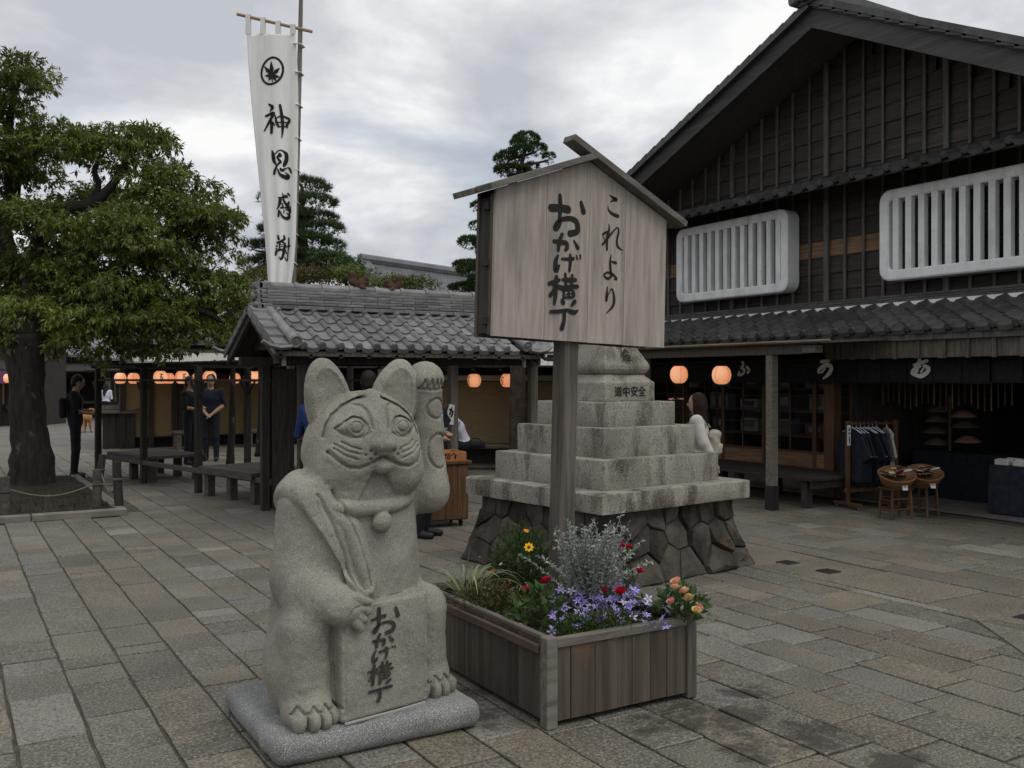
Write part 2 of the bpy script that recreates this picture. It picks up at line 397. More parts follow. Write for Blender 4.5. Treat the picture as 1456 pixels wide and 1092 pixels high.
SIGN_BIG=[[(-0.237,2.616,0.0242),(-0.171,2.624,0.0229),(-0.113,2.624,0.025)],[(-0.175,2.695,0.0133),(-0.171,2.636,0.0158),(-0.173,2.573,0.0142),(-0.176,2.536,0.0175),(-0.199,2.505,0.0187),(-0.211,2.509,0.0117),(-0.195,2.539,0.01),(-0.155,2.561,0.0142),(-0.097,2.574,0.0158),(-0.052,2.565,0.0183),(-0.037,2.535,0.0192),(-0.041,2.505,0.0183),(-0.094,2.487,0.0208)],[(-0.014,2.677,0.0133),(0.005,2.627,0.0192)],[(-0.211,2.429,0.0125),(-0.16,2.429,0.015),(-0.119,2.428,0.015),(-0.114,2.403,0.0142),(-0.123,2.391,0.0125)],[(-0.153,2.476,0.0117),(-0.172,2.429,0.015),(-0.179,2.381,0.0108)],[(-0.064,2.451,0.0058),(-0.033,2.412,0.0142)],[(-0.18,2.352,0.0077),(-0.196,2.316,0.0153),(-0.192,2.266,0.0182),(-0.171,2.294,0.0086)],[(-0.15,2.335,0.0077),(-0.108,2.338,0.0105),(-0.066,2.345,0.0115)],[(-0.089,2.364,0.0096),(-0.087,2.324,0.0115),(-0.092,2.272,0.0096)],[(-0.042,2.367,0.0048),(-0.036,2.346,0.0067)],[(-0.012,2.372,0.0067),(-0.012,2.351,0.0057)],[(-0.241,2.185,0.0115),(-0.204,2.197,0.0144),(-0.168,2.213,0.0105)],[(-0.189,2.228,0.0124),(-0.195,2.181,0.0182),(-0.193,2.126,0.0144),(-0.2,2.075,0.0096)],[(-0.197,2.16,0.0124),(-0.231,2.119,0.0124)],[(-0.181,2.174,0.0144),(-0.131,2.166,0.0153)],[(-0.146,2.217,0.0077),(-0.094,2.219,0.0144),(-0.046,2.224,0.0115)],[(-0.124,2.251,0.0096),(-0.118,2.188,0.0105)],[(-0.072,2.248,0.0096),(-0.076,2.196,0.0105)],[(-0.153,2.168,0.0124),(-0.087,2.18,0.0124),(-0.031,2.187,0.0124)],[(-0.133,2.157,0.0077),(-0.132,2.114,0.0086)],[(-0.131,2.155,0.0057),(-0.075,2.164,0.0077),(-0.058,2.146,0.0096),(-0.063,2.124,0.0086),(-0.124,2.115,0.0067)],[(-0.097,2.164,0.0067),(-0.093,2.122,0.0067)],[(-0.119,2.133,0.0043),(-0.069,2.143,0.0043)],[(-0.143,2.097,0.0124),(-0.134,2.084,0.0134)],[(-0.051,2.097,0.0144),(-0.072,2.076,0.0086)],[(-0.228,2.027,0.0096),(-0.166,2.033,0.0115),(-0.105,2.044,0.0105),(-0.054,2.035,0.0134),(-0.026,2.048,0.0057)],[(-0.127,2.034,0.0115),(-0.127,1.987,0.0124),(-0.141,1.939,0.0163)]]
SIGN_SMALL=[[(0.208,2.757,0.0021),(0.234,2.744,0.0092),(0.264,2.736,0.0125),(0.24,2.729,0.0083),(0.214,2.714,0.0017)],[(0.198,2.69,0.0021),(0.203,2.666,0.0067),(0.232,2.647,0.0108),(0.28,2.638,0.0117)],[(0.208,2.582,0.0033),(0.211,2.548,0.0083),(0.195,2.492,0.0117),(0.197,2.427,0.0075)],[(0.212,2.54,0.0067),(0.168,2.519,0.0083),(0.163,2.503,0.0033),(0.18,2.478,0.0042)],[(0.16,2.453,0.0075),(0.205,2.501,0.0083),(0.271,2.567,0.0042),(0.288,2.549,0.0075),(0.276,2.494,0.0083),(0.285,2.456,0.0092),(0.323,2.437,0.0025)],[(0.233,2.403,0.0025),(0.225,2.355,0.0083),(0.232,2.298,0.0092),(0.238,2.276,0.0083),(0.207,2.255,0.0083),(0.178,2.274,0.0067),(0.206,2.292,0.0067),(0.248,2.284,0.0092),(0.28,2.26,0.0075),(0.257,2.255,0.0021)],[(0.235,2.36,0.0042),(0.27,2.356,0.01)],[(0.207,2.207,0.0033),(0.202,2.161,0.0092),(0.201,2.122,0.0075),(0.215,2.162,0.0033),(0.243,2.197,0.005),(0.262,2.15,0.0092),(0.254,2.096,0.0092),(0.2,2.047,0.0017)]]
NOREN_A=[[(10.422,1.907,0.0207),(10.395,1.867,0.0207),(10.437,1.819,0.023),(10.377,1.788,0.0207),(10.401,1.736,0.0207),(10.467,1.71,0.0207)],[(10.483,1.758,0.0207),(10.504,1.714,0.0207)],[(10.332,1.834,0.0207),(10.281,1.792,0.0253),(10.311,1.746,0.0207)]]
NOREN_B=[[(8.922,1.888,0.023),(8.793,1.902,0.0207)],[(8.967,1.779,0.0207),(8.892,1.824,0.0276),(8.803,1.842,0.0299),(8.749,1.796,0.0322),(8.798,1.718,0.0276),(8.885,1.658,0.0138)],[(8.972,1.773,0.0207),(8.962,1.738,0.0184)],[(8.86,1.788,0.0138),(8.917,1.744,0.0184)]]
NOREN_C=[[(7.469,1.825,0.0207),(7.392,1.846,0.023),(7.292,1.876,0.0207)],[(7.388,1.908,0.0184),(7.412,1.837,0.0253),(7.432,1.757,0.023),(7.469,1.706,0.0207)],[(7.332,1.813,0.0207),(7.272,1.782,0.0276),(7.296,1.729,0.0276),(7.372,1.688,0.0276),(7.449,1.699,0.0207),(7.502,1.728,0.0207),(7.469,1.778,0.0184),(7.392,1.81,0.0207)],[(7.342,1.777,0.0138),(7.376,1.735,0.0138)]]
BANNER_TEXT=[[[(-0.3021,5.2921,0.0111),(-0.2521,5.2476,0.0244),(-0.2854,5.1977,0.0067)],[(-0.3409,5.1366,0.0155),(-0.2354,5.1699,0.0222),(-0.291,5.07,0.0178),(-0.3631,4.9367,0.0089)],[(-0.2743,5.0811,0.0178),(-0.2632,5.0033,0.0222),(-0.2665,4.9145,0.02)],[(-0.2465,5.0477,0.0133),(-0.2243,5.0089,0.0089)],[(-0.2132,5.1366,0.0089),(-0.1966,5.0477,0.0178),(-0.1688,4.9922,0.0133)],[(-0.2021,5.1033,0.0067),(-0.1244,5.1366,0.0111),(-0.0355,5.0922,0.0178),(-0.0689,5.0255,0.0178),(-0.0633,4.9867,0.0089)],[(-0.1799,5.0477,0.0089),(-0.08,5.0588,0.0089)],[(-0.1799,4.9922,0.0089),(-0.0689,5.0033,0.0089)],[(-0.1521,5.281,0.0155),(-0.1299,5.1366,0.02),(-0.1188,4.9922,0.0178),(-0.1299,4.8479,0.0056)]],[[(-0.2595,4.6778,0.0084),(-0.2446,4.621,0.0251),(-0.2326,4.5432,0.0239),(-0.2027,4.4864,0.0108)],[(-0.2117,4.6329,0.0084),(-0.1698,4.6748,0.0084),(-0.122,4.6778,0.0108),(-0.0801,4.6389,0.0239),(-0.0741,4.5731,0.0251),(-0.0921,4.5133,0.0251),(-0.107,4.4774,0.0144)],[(-0.1579,4.6269,0.0203),(-0.1519,4.609,0.0227),(-0.1878,4.5911,0.012),(-0.1668,4.5552,0.0149),(-0.1459,4.5253,0.0167),(-0.1818,4.4894,0.012),(-0.2177,4.4177,0.0179),(-0.2296,4.3698,0.0179)],[(-0.1818,4.4296,0.0084),(-0.1579,4.3698,0.0155),(-0.116,4.3399,0.0269),(-0.0622,4.328,0.0299),(-0.0502,4.3519,0.0179),(-0.0921,4.3967,0.0048)],[(-0.1459,4.4416,0.0108),(-0.128,4.4177,0.0203),(-0.0741,4.4535,0.006),(-0.0383,4.4476,0.0144),(-0.0084,4.3878,0.0132)]],[[(-0.1727,4.0573,0.0069),(-0.1497,4.0368,0.0207),(-0.1574,3.9753,0.0195),(-0.1727,3.9292,0.0138),(-0.2009,3.8933,0.0034)],[(-0.1574,4.0471,0.0138),(-0.1163,4.0625,0.0115),(-0.0856,4.0753,0.023),(-0.0651,4.0676,0.0115)],[(-0.1215,4.1163,0.0046),(-0.1138,4.0727,0.0103),(-0.1061,4.0163,0.0138),(-0.0753,3.9651,0.0195),(-0.0343,3.8984,0.0253),(-0.0292,3.8574,0.0195)],[(-0.0472,3.9958,0.0172),(-0.06,3.9497,0.0172),(-0.101,3.9189,0.0069)],[(-0.1369,3.9702,0.008),(-0.1215,3.9804,0.0069)],[(-0.1369,3.9189,0.0138),(-0.1163,3.9292,0.0126),(-0.1215,3.9651,0.0069)],[(-0.0574,4.1137,0.0138),(-0.0318,4.0855,0.0103)],[(-0.019,3.9497,0.0034),(-0.0164,3.8779,0.0069)],[(-0.165,3.8831,0.0126),(-0.1727,3.8062,0.0149)],[(-0.1497,3.8728,0.0069),(-0.1266,3.8164,0.0138),(-0.0856,3.7857,0.0195),(-0.0446,3.7959,0.0253),(-0.0395,3.8267,0.0172),(-0.0753,3.8549,0.0057)],[(-0.1061,3.8933,0.0057),(-0.1061,3.8523,0.0069)],[(-0.0856,3.9036,0.0069),(-0.06,3.8984,0.0115)]],[[(-0.1808,3.5476,0.0137),(-0.1691,3.5053,0.0179)],[(-0.1902,3.4583,0.0158),(-0.1479,3.4677,0.0158),(-0.1009,3.51,0.0137),(-0.1056,3.5523,0.0105)],[(-0.1996,3.4113,0.0137),(-0.1855,3.4254,0.0053)],[(-0.209,3.3737,0.0105),(-0.1902,3.3831,0.0063)],[(-0.2137,3.2985,0.0137),(-0.1996,3.3455,0.0158),(-0.1385,3.3643,0.0137),(-0.115,3.3596,0.0126)],[(-0.1526,3.463,0.0116),(-0.1573,3.369,0.0105)],[(-0.115,3.463,0.0116),(-0.0915,3.4395,0.0105),(-0.1056,3.3643,0.0158),(-0.115,3.2938,0.0137),(-0.1385,3.2374,0.0126),(-0.1644,3.2703,0.0042)],[(-0.1479,3.4301,0.0042),(-0.1056,3.4348,0.0053)],[(-0.1526,3.4019,0.0042),(-0.0915,3.4113,0.0084),(-0.0257,3.416,0.0126)],[(-0.0492,3.5288,0.0074),(-0.0445,3.4583,0.0126),(-0.0539,3.3643,0.0084),(-0.061,3.2703,0.0084),(-0.0704,3.2233,0.0084),(-0.0986,3.2703,0.0053)],[(-0.0915,3.3643,0.0084),(-0.0774,3.3173,0.0074)]]]
BANNER_CREST=[[(-0.1177,5.7307,0.0144),(-0.1185,5.7849,0.0144),(-0.1331,5.8338,0.0144),(-0.1601,5.8727,0.0144),(-0.1969,5.8976,0.0144),(-0.2399,5.9062,0.0144),(-0.2848,5.8976,0.0144),(-0.3272,5.8727,0.0144),(-0.3631,5.8338,0.0144),(-0.3889,5.7849,0.0144),(-0.402,5.7307,0.0144),(-0.4012,5.6765,0.0144),(-0.3866,5.6276,0.0144),(-0.3596,5.5888,0.0144),(-0.3228,5.5638,0.0144),(-0.2799,5.5553,0.0144),(-0.2349,5.5638,0.0144),(-0.1925,5.5888,0.0144),(-0.1566,5.6276,0.0144),(-0.1308,5.6765,0.0144),(-0.1177,5.7307,0.0144)],[(-0.2576,5.6641,0.0078),(-0.2626,5.7531,0.026),(-0.2632,5.7624,0.0289),(-0.2687,5.8606,0.0022)],[(-0.2576,5.6641,0.0078),(-0.3076,5.7271,0.024),(-0.3132,5.7335,0.0267),(-0.3687,5.8029,0.0022)],[(-0.2576,5.6641,0.0078),(-0.2117,5.7146,0.025),(-0.2066,5.7196,0.0278),(-0.1555,5.7751,0.0022)],[(-0.2576,5.6641,0.0078),(-0.3026,5.6681,0.02),(-0.3076,5.668,0.0222),(-0.3576,5.6719,0.0022)],[(-0.2576,5.6641,0.0078),(-0.2102,5.6581,0.02),(-0.2049,5.6569,0.0222),(-0.1521,5.6496,0.0022)],[(-0.2576,5.6641,0.0078),(-0.2801,5.6372,0.017),(-0.2826,5.6335,0.0189),(-0.3076,5.603,0.0022)],[(-0.2576,5.6641,0.0078),(-0.2302,5.6347,0.017),(-0.2271,5.6308,0.0189),(-0.1966,5.5975,0.0022)],[(-0.2576,5.6641,0.0056),(-0.251,5.5808,0.0056)]]
# ================================================================ paved ground
rng=random.Random(7); nrng=np.random.default_rng(7)
def paving_material():
    m=surf('paving',(.106,.097,.079),(.174,.160,.130),scale=1.6,rough=.62,bump=.35,bscale=130,spec=.42,detail=8,
        speck=((.035,.033,.028),(.30,.29,.26),78,.6),rand=0,attr='tone',stain=((.06,.055,.045),1.1,.56,.75,.45),moss=((.045,.041,.033),9,.58,.72,.45))
    nt=m.node_tree; N=nt.nodes.new; L=nt.links.new; b=nt.nodes['Principled BSDF']
    src=b.inputs['Base Color'].links[0].from_socket
    tc=N('ShaderNodeTexCoord'); nz=N('ShaderNodeTexNoise'); nz.inputs['Scale'].default_value=7; nz.inputs['Roughness'].default_value=.72; nz.inputs['Detail'].default_value=8; L(tc.outputs['Object'],nz.inputs[0])
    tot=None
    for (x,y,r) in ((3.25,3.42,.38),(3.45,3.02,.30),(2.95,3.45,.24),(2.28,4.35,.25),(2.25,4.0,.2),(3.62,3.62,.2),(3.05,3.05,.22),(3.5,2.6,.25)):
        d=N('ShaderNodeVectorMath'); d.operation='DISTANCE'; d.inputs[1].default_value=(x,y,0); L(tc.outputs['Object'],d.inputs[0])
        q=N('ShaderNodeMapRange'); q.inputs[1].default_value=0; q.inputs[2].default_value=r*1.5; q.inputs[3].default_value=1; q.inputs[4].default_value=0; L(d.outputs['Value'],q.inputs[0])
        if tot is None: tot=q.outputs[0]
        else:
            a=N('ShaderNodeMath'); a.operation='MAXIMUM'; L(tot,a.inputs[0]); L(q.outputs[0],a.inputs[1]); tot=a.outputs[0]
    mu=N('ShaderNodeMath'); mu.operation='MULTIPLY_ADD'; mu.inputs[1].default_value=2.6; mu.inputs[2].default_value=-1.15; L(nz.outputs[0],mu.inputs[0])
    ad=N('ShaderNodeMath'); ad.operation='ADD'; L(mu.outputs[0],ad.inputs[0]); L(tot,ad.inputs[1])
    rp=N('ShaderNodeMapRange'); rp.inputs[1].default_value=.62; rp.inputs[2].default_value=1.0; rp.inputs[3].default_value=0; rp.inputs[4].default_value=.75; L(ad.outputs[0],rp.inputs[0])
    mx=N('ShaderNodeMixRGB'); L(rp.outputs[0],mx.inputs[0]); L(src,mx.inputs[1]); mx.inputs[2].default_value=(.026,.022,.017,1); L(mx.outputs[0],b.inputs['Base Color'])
    return m
paving=paving_material()
grd=surf('earth_bed',(.055,.050,.040),(.10,.092,.075),scale=14,rough=.95,bump=.4,rand=0)
def far_ground():
    mb=MB(); mb.add([(-900,-900,-.014),(900,-900,-.014),(900,900,-.014),(-900,900,-.014)],[(0,1,2,3)])
    o=mb.build('ground',grd); tag(o,kind='structure'); return o
GROUND=far_ground()
def far_paving():
    mb=MB(); mb.add([(-60,23.2,-.006),(60,23.2,-.006),(60,80,-.006),(-60,80,-.006)],[(0,1,2,3)])
    o=mb.build('far_pavement',surf('far_paving',(.13,.125,.11),(.19,.182,.16),scale=2,rough=.85,bump=.1,rand=0)); tag(o,kind='structure')
far_paving()
WARM=[(1.0,.98,.93),(1.08,1.0,.88),(.92,.91,.87),(1.0,.98,.92),(1.09,1.0,.88),(.92,.91,.87)]
COOL=[(1.06,1.11,1.17),(1.30,1.36,1.40),(.99,1.03,1.08)]
def clip(poly,nx,ny,c):
    """keep nx*x+ny*y<=c"""
    out=[]
    for i in range(len(poly)):
        a,b=poly[i],poly[(i+1)%len(poly)]; da=nx*a[0]+ny*a[1]-c; db=nx*b[0]+ny*b[1]-c
        if da<=0: out.append(a)
        if (da<0)!=(db<0) and abs(da-db)>1e-9:
            t=da/(da-db); out.append((a[0]+t*(b[0]-a[0]),a[1]+t*(b[1]-a[1])))
    return out
def inset(poly,w):
    for i in range(len(poly)):
        pass
    n=len(poly); res=poly
    for i in range(n):
        a,b=poly[i],poly[(i+1)%n]; dx,dy=b[0]-a[0],b[1]-a[1]; l=math.hypot(dx,dy)
        if l<1e-6: continue
        nx,ny=dy/l,-dx/l; res=clip(res,nx,ny,nx*a[0]+ny*a[1]-w)
        if len(res)<3: return []
    return res
def stone_mesh(mb,poly,tone,cols,joint=.0055):
    g=rng.uniform(.8,1.5)*joint
    p0=inset(poly,g)
    if len(p0)<3: return False
    area=abs(sum(p0[i][0]*p0[(i+1)%len(p0)][1]-p0[(i+1)%len(p0)][0]*p0[i][1] for i in range(len(p0))))/2
    if area<.004: return False
    cx=sum(p[0] for p in p0)/len(p0); cy=sum(p[1] for p in p0)/len(p0)
    h=rng.uniform(-.004,.002); tx,ty=rng.uniform(-.009,.009),rng.uniform(-.009,.009); n=len(p0)
    def z(x,y,d): return h+tx*(x-cx)+ty*(y-cy)-d
    def shr(p,k):
        l=math.hypot(p[0]-cx,p[1]-cy); f=max(0,1-k/l); return (cx+(p[0]-cx)*f,cy+(p[1]-cy)*f)
    rag=[]
    for i in range(n):     # slightly chipped outline
        a,b=p0[i],p0[(i+1)%n]; rag.append((a[0]+rng.uniform(-.005,.005),a[1]+rng.uniform(-.005,.005)))
        L=math.hypot(b[0]-a[0],b[1]-a[1]); m=int(L/.14)
        for k in range(1,m):
            t=k/m; q=rng.uniform(-.0036,.0036); rag.append((a[0]+(b[0]-a[0])*t+q,a[1]+(b[1]-a[1])*t+q))
    n=len(rag); vs=[]
    for p in rag: q=shr(p,.008); vs.append((*q,z(*q,0)))
    for p in rag: q=shr(p,.0015); vs.append((*q,z(*q,.0045)))
    for p in rag: vs.append((*p,-.03))
    fs=[tuple(range(n))]+[(n+i,n+(i+1)%n,(i+1)%n,i) for i in range(n)]+[(2*n+i,2*n+(i+1)%n,n+(i+1)%n,n+i) for i in range(n)]
    mb.add(vs,fs); cols.extend([(*tone,1)]*(3*n)); return True
def cam_px(x,y,z=0):
    s,c=math.sin(R(31)),math.cos(R(31)); d=x*s+y*c
    if d<.3: return None
    return 728+1340*(x*c-y*s)/d, 539-1340*(z-1.65)/d, d
def build_paving():
    stones=[]
    X0=.27-.304*9; diag=(1.286,-1,1.286*6.18-4.08)     # 1.286x - y <= c keeps the near side
    for k in range(47):
        x0=X0+k*.304; x1=x0+.304
        if x1>10.55: break
        y=-1.2+rng.uniform(-.3,0); yend=23.5
        while y<yend:
            right=x0>2.5
            L=rng.choice((.18,.22,.3,.34,.42,.5,.55,.62)) if not right else rng.choice((.32,.36,.42,.5,.58,.66,.74))
            L*=rng.uniform(.9,1.1)
            cool=rng.random()<(.17 if not right else .22)
            tone=rng.choice(COOL if cool else WARM); v=rng.uniform(.86,1.13); tone=tuple(q*v for q in tone)
            p=[(x0,y),(x1,y),(x1,y+L),(x0,y+L)]
            cx,cy=(x0+x1)/2,y+L/2
            if x0>6.1 and x1<6.98 and cy<9.4: y+=L; continue            # slab strip of the drain
            if x1>6.17 and x0<6.17 and cy<9.4: p=clip(p,1,0,6.17)
            if x0<6.94 and x1>6.94 and cy<9.4: p=clip(p,-1,0,-6.94)
            if x1<=6.3 and cy<9.4: p=clip(p,*diag)
            if len(p)>2: stones.append((p,tone))
            y+=L
    y=-1.5
    while y<9.4:
        L=rng.uniform(.7,1.0); v=rng.uniform(.92,1.12); stones.append(([(6.17,y),(6.94,y),(6.94,y+L),(6.17,y+L)],(1.08*v,1.0*v,.9*v))); y+=L
    for i in range(8):
        for j in range(8):
            x0=6.17-.8*(i+1); y0=4.0-.75*(j+1)+.3*(i%2); p=[(x0,y0),(x0+.8,y0),(x0+.8,y0+.75),(x0,y0+.75)]
            p=clip(p,-diag[0],-diag[1],-diag[2]-.02)
            v=rng.uniform(.92,1.1)
            if len(p)>2: stones.append((p,(1.05*v,1.0*v,.91*v)))
    bed=lambda x,y:(-3<x<2.0 and 12.25<y<17.2)
    rank=[]
    for i,(p,t) in enumerate(stones):
        cx=sum(q[0] for q in p)/len(p); cy=sum(q[1] for q in p)/len(p); c=cam_px(cx,cy)
        vis=c is not None and -20<c[0]<1476 and c[1]<1115
        hid=(1.2<cx<2.2 and 3.95<cy<4.75) or (2.45<cx<3.3 and 3.75<cy<5.1) or (4.35<cx<5.9 and 6.1<cy<7.7) or bed(cx,cy)
        rank.append((c[2] if vis and not hid else 99,i))
    rank.sort(); near={i for d,i in rank[:300] if d<50}
    far=MB(); fc=[]
    for i,(p,t) in enumerate(stones):
        cx=sum(q[0] for q in p)/len(p); cy=sum(q[1] for q in p)/len(p)
        if bed(cx,cy): continue
        if i in near:
            mb=MB(); c=[]
            if stone_mesh(mb,p,t,c): mb.c=c; mb.build('paving_stone',paving,GROUND)
        else: stone_mesh(far,p,t,fc)
    far.c=fc; far.build('paving_stones',paving,GROUND,kind='stuff')
    # iron covers of the drain
    iron=surf('cast_iron',(.018,.018,.018),(.04,.038,.036),scale=60,rough=.6,bump=.5,rand=0)
    for k,(x,y,lab) in enumerate(((6.487,5.985,'small dark square iron cover nearest the stone lantern'),(6.497,5.54,'small dark square iron cover between the other two in the paving'),(6.40,3.74,'small dark square iron cover at the right edge of the photo'))):
        t=thing('drain_cover',lab,'drain cover',(x,y,.004),R(rng.uniform(-4,4)),'iron covers in the drain slabs')
        f=MB(); f.box(-.075,.075,-.075,.075,-.02,.002,ch=.002); f.build('plate',iron,t)
        b=MB()
        for q in range(5): b.box(-.06,.06,-.058+q*.026,-.045+q*.026,.002,.0055)
        b.build('ribs',iron,t)
build_paving()
# ================================================================ stone cat
granite=surf('granite',(.195,.185,.152),(.315,.30,.252),scale=3.2,rough=.82,bump=.12,bscale=160,spec=.2,detail=5,
    speck=((.06,.057,.05),(.46,.445,.40),210,.42),stain=((.115,.11,.092),2.4,.52,.78,.55),rand=0,
    moss=((.10,.095,.08),13,.60,.74,.45))
granite_blue=surf('granite_blue',(.155,.158,.152),(.265,.268,.258),scale=3,rough=.75,bump=.12,bscale=160,spec=.25,
    speck=((.05,.05,.05),(.52,.53,.52),210,.65),stain=((.09,.09,.085),2.2,.5,.75,.5),rand=0)
ink=surf('ink',(.010,.010,.010),(.022,.021,.020),scale=30,rough=.75,bump=.1,rand=0)
ink_worn=surf('ink_worn',(.022,.022,.020),(.060,.057,.050),scale=45,rough=.9,bump=.3,rand=0)
def build_cat():
    t=thing('cat_statue','grey granite beckoning cat statue holding an inscribed tablet, on a rounded stone plinth','statue',(1.665,4.27,0),R(10))
    S=SDF((-.54,-.46,-.03),(.56,.40,1.66),.0044)
    # torso as stacked ellipses
    zz=[-.02,.3,.6,.85,1.0,1.12,1.2]; aa=[.33,.37,.365,.335,.285,.21,.16]; bb=[.28,.305,.30,.27,.235,.19,.15]; yy=[.06,.05,.03,.01,-.01,-.03,-.04]
    def torso(x,y,z):
        a=np.interp(z,zz,aa); b=np.interp(z,zz,bb); c=np.interp(z,zz,yy)
        q=np.sqrt((x/a)**2+((y-c)/b)**2); d=(q-1)*np.minimum(a,b)
        return np.maximum(d,np.maximum(-.02-z,z-1.2))
    S.union(torso,(-.38,-.3,-.02),(.38,.4,1.2),.03)
    # haunches, knees, feet
    for sx in (-1,1):
        S.ell((sx*.285,.0,.22),(.15,.16,.26),.05)
        S.cone((sx*.32,-.135,.40),(sx*.315,-.135,.20),.122,.108,.05)
        S.cone((sx*.315,-.135,.20),(sx*.32,-.155,.085),.108,.115,.05)
        S.ell((sx*.32,-.175,.055),(.118,.12,.10),.03)
        for k in range(4):
            q=(k-1.5)/1.5
            S.ell((sx*.325+q*.08,-.278+.03*abs(q)**2,.036),(.033,.036,.046),.010)
    # tablet
    tilt=RX(0)
    S.rbox((0.003,-.225,.262),(.236,.085,.262),.024,.004,M=tilt)
    # right arm: shoulder, upper arm, forearm, paw resting on the tablet corner
    S.cone((-.235,.0,.93),(-.265,-.02,.62),.135,.132,.06)
    S.cone((-.265,-.02,.62),(-.275,-.13,.535),.132,.115,.06)
    S.cone((-.275,-.13,.535),(-.225,-.26,.53),.115,.086,.05)
    S.ell((-.21,-.295,.505),(.088,.066,.070),.03)
    for k in range(4):
        z=.560-.036*k
        S.cone((-.19+.004*k,-.328,z),(-.112-.014*k+.008*(k==1),-.332,z-.034),.025,.021,.004)
    # raised left arm with the beckoning paw
    S.cone((.29,-.02,.98),(.385,-.085,.965),.115,.102,.05)
    S.cone((.385,-.085,.965),(.38,-.09,1.28),.104,.080,.05)
    S.cone((.385,-.09,1.28),(.365,-.095,1.46),.082,.086,.03)
    S.ell((.362,-.10,1.515),(.092,.10,.092),.02)
    # folded cloth over the right shoulder: layers that follow the body
    def cloth(pts,rr,th):
        lo=np.min(pts,0)-.14; hi=np.max(pts,0)+.14; sl,x,y,z=S.sub(lo,hi); body=S.d[sl].copy(); cap=np.full(body.shape,9.,np.float32)
        for i in range(len(pts)-1):
            A=np.array(pts[i]);ba=np.array(pts[i+1])-A
            t=np.clip(((x-A[0])*ba[0]+(y-A[1])*ba[1]+(z-A[2])*ba[2])/(ba@ba),0,1)
            cap=np.minimum(cap,np.sqrt((x-A[0]-t*ba[0])**2+(y-A[1]-t*ba[1])**2+(z-A[2]-t*ba[2])**2)-(rr[i]+(rr[i+1]-rr[i])*t))
        e=np.maximum(body-th,cap); k=.006; hh=np.clip(.5-.5*(body-th-cap)/k,0,1); e=(body-th)*(1-hh)+cap*hh+k*hh*(1-hh)
        S.d[sl]=np.minimum(body,e)
    cloth([(-.24,.20,.93),(-.285,.05,1.02),(-.265,-.10,.98),(-.215,-.21,.86),(-.165,-.27,.72),(-.135,-.30,.57)],[.072,.088,.078,.062,.052,.044],.028)
    cloth([(-.22,.18,.96),(-.262,.02,1.015),(-.228,-.13,.965),(-.145,-.225,.85),(-.11,-.275,.69),(-.09,-.29,.57)],[.085,.085,.066,.050,.040,.032],.030)
    cloth([(-.185,.16,.99),(-.215,.0,1.03),(-.180,-.15,.965),(-.10,-.235,.85),(-.075,-.28,.69),(-.062,-.295,.59)],[.045,.045,.032,.020,.016,.012],.016)
    # head (turned 12 degrees towards the visitor)
    hr=R(-12); ch,sh=math.cos(hr),math.sin(hr); Hc=np.array((.03,-.06,1.225)); HM=RZ(-12)
    def hp(x,y,z): return tuple(Hc+np.array((ch*x-sh*y,sh*x+ch*y,z)))
    S.ell(hp(0,0,-.01),(.275,.245,.25),.0,M=HM)
    S.ell(hp(-.02,.06,-.06),(.25,.235,.20),.05,M=HM)
    for sx in (-1,1):
        S.ell(hp(sx*.122,-.066,-.130),(.150,.148,.138),.05,M=HM)          # cheeks
    # notch under the mouth
    def wedge(x,y,z):
        X,Y,Z=x-Hc[0],y-Hc[1],z-Hc[2]; u=ch*X+sh*Y; v=-sh*X+ch*Y
        return np.maximum(np.abs(u-.004)-(.024+.48*np.clip(-.12-Z,0,.2)),np.maximum(np.maximum(Z+.12,-.275-Z),v+.178))
    S.union(wedge,hp(-.1,-.33,-.27),hp(.1,-.1,-.1),.02,op='s')
    # ears with hollow fronts
    for sx in (-1,1):
        c0=hp(sx*.158,.025,.165); EM=RZ(-12+sx*-12)@RY(sx*13)
        def ear(x,y,z,c0=np.array(c0),c1=np.array(hp(sx*.163,-.060,.185)),Q=np.array(EM)[:3,:3].T):
            def el(c,r):
                X,Y,Z=x-c[0],y-c[1],z-c[2]; u=[Q[i,0]*X+Q[i,1]*Y+Q[i,2]*Z for i in range(3)]
                k0=np.sqrt(sum((u[i]/r[i])**2 for i in range(3))); k1=np.sqrt(sum((u[i]/r[i]**2)**2 for i in range(3)))
                return k0*(k0-1)/np.maximum(k1,1e-6)
            return np.maximum(el(c0,(.118,.074,.235)),-el(c1,(.108,.056,.222)))
        S.union(ear,np.array(c0)-.25,np.array(c0)+.25,.006)
    # eye sockets, eyeballs, bridge, nose, muzzle, lip
    for sx in (-1,1):
        S.ell(hp(sx*.112+.002,-.306,.085),(.090,.066,.080),.02,M=HM,op='s')
        S.ell(hp(sx*.114+.002,-.150,.078),(.074,.072,.056),.006,M=HM@RZ(sx*24))
        S.ell(hp(sx*.112+.004,-.178,.078),(.056,.050,.050),.004,M=HM@RZ(sx*24))
        S.ell(hp(sx*.088,-.158,-.045),(.125,.075,.078),.045,M=HM)         # muzzle pads
    S.cone(hp(.002,-.105,.20),hp(.006,-.226,.02),.050,.038,.035)
    S.ell(hp(.008,-.246,-.004),(.060,.044,.036),.018,M=HM)
    S.ell(hp(.010,-.230,-.036),(.038,.036,.034),.014,M=HM)
    S.ell(hp(.016,-.218,-.108),(.042,.040,.033),.012,M=HM)
    # collar and bell
    th=np.linspace(0,2*np.pi,33); cr=[(.018+.262*math.cos(q)*ch-.215*math.sin(q)*(-sh)*-1,-.045+.215*math.sin(q)+.0*math.cos(q),0.968+.035*math.sin(q)) for q in th]
    for a,b in zip(cr[:-1],cr[1:]): S.cone(a,b,.036,.036,.0)
    S.ell((-.005,-.276,.868),(.050,.036,.050),.006)
    S.noise(.0022,.07,3); S.noise(.0009,.018,4)
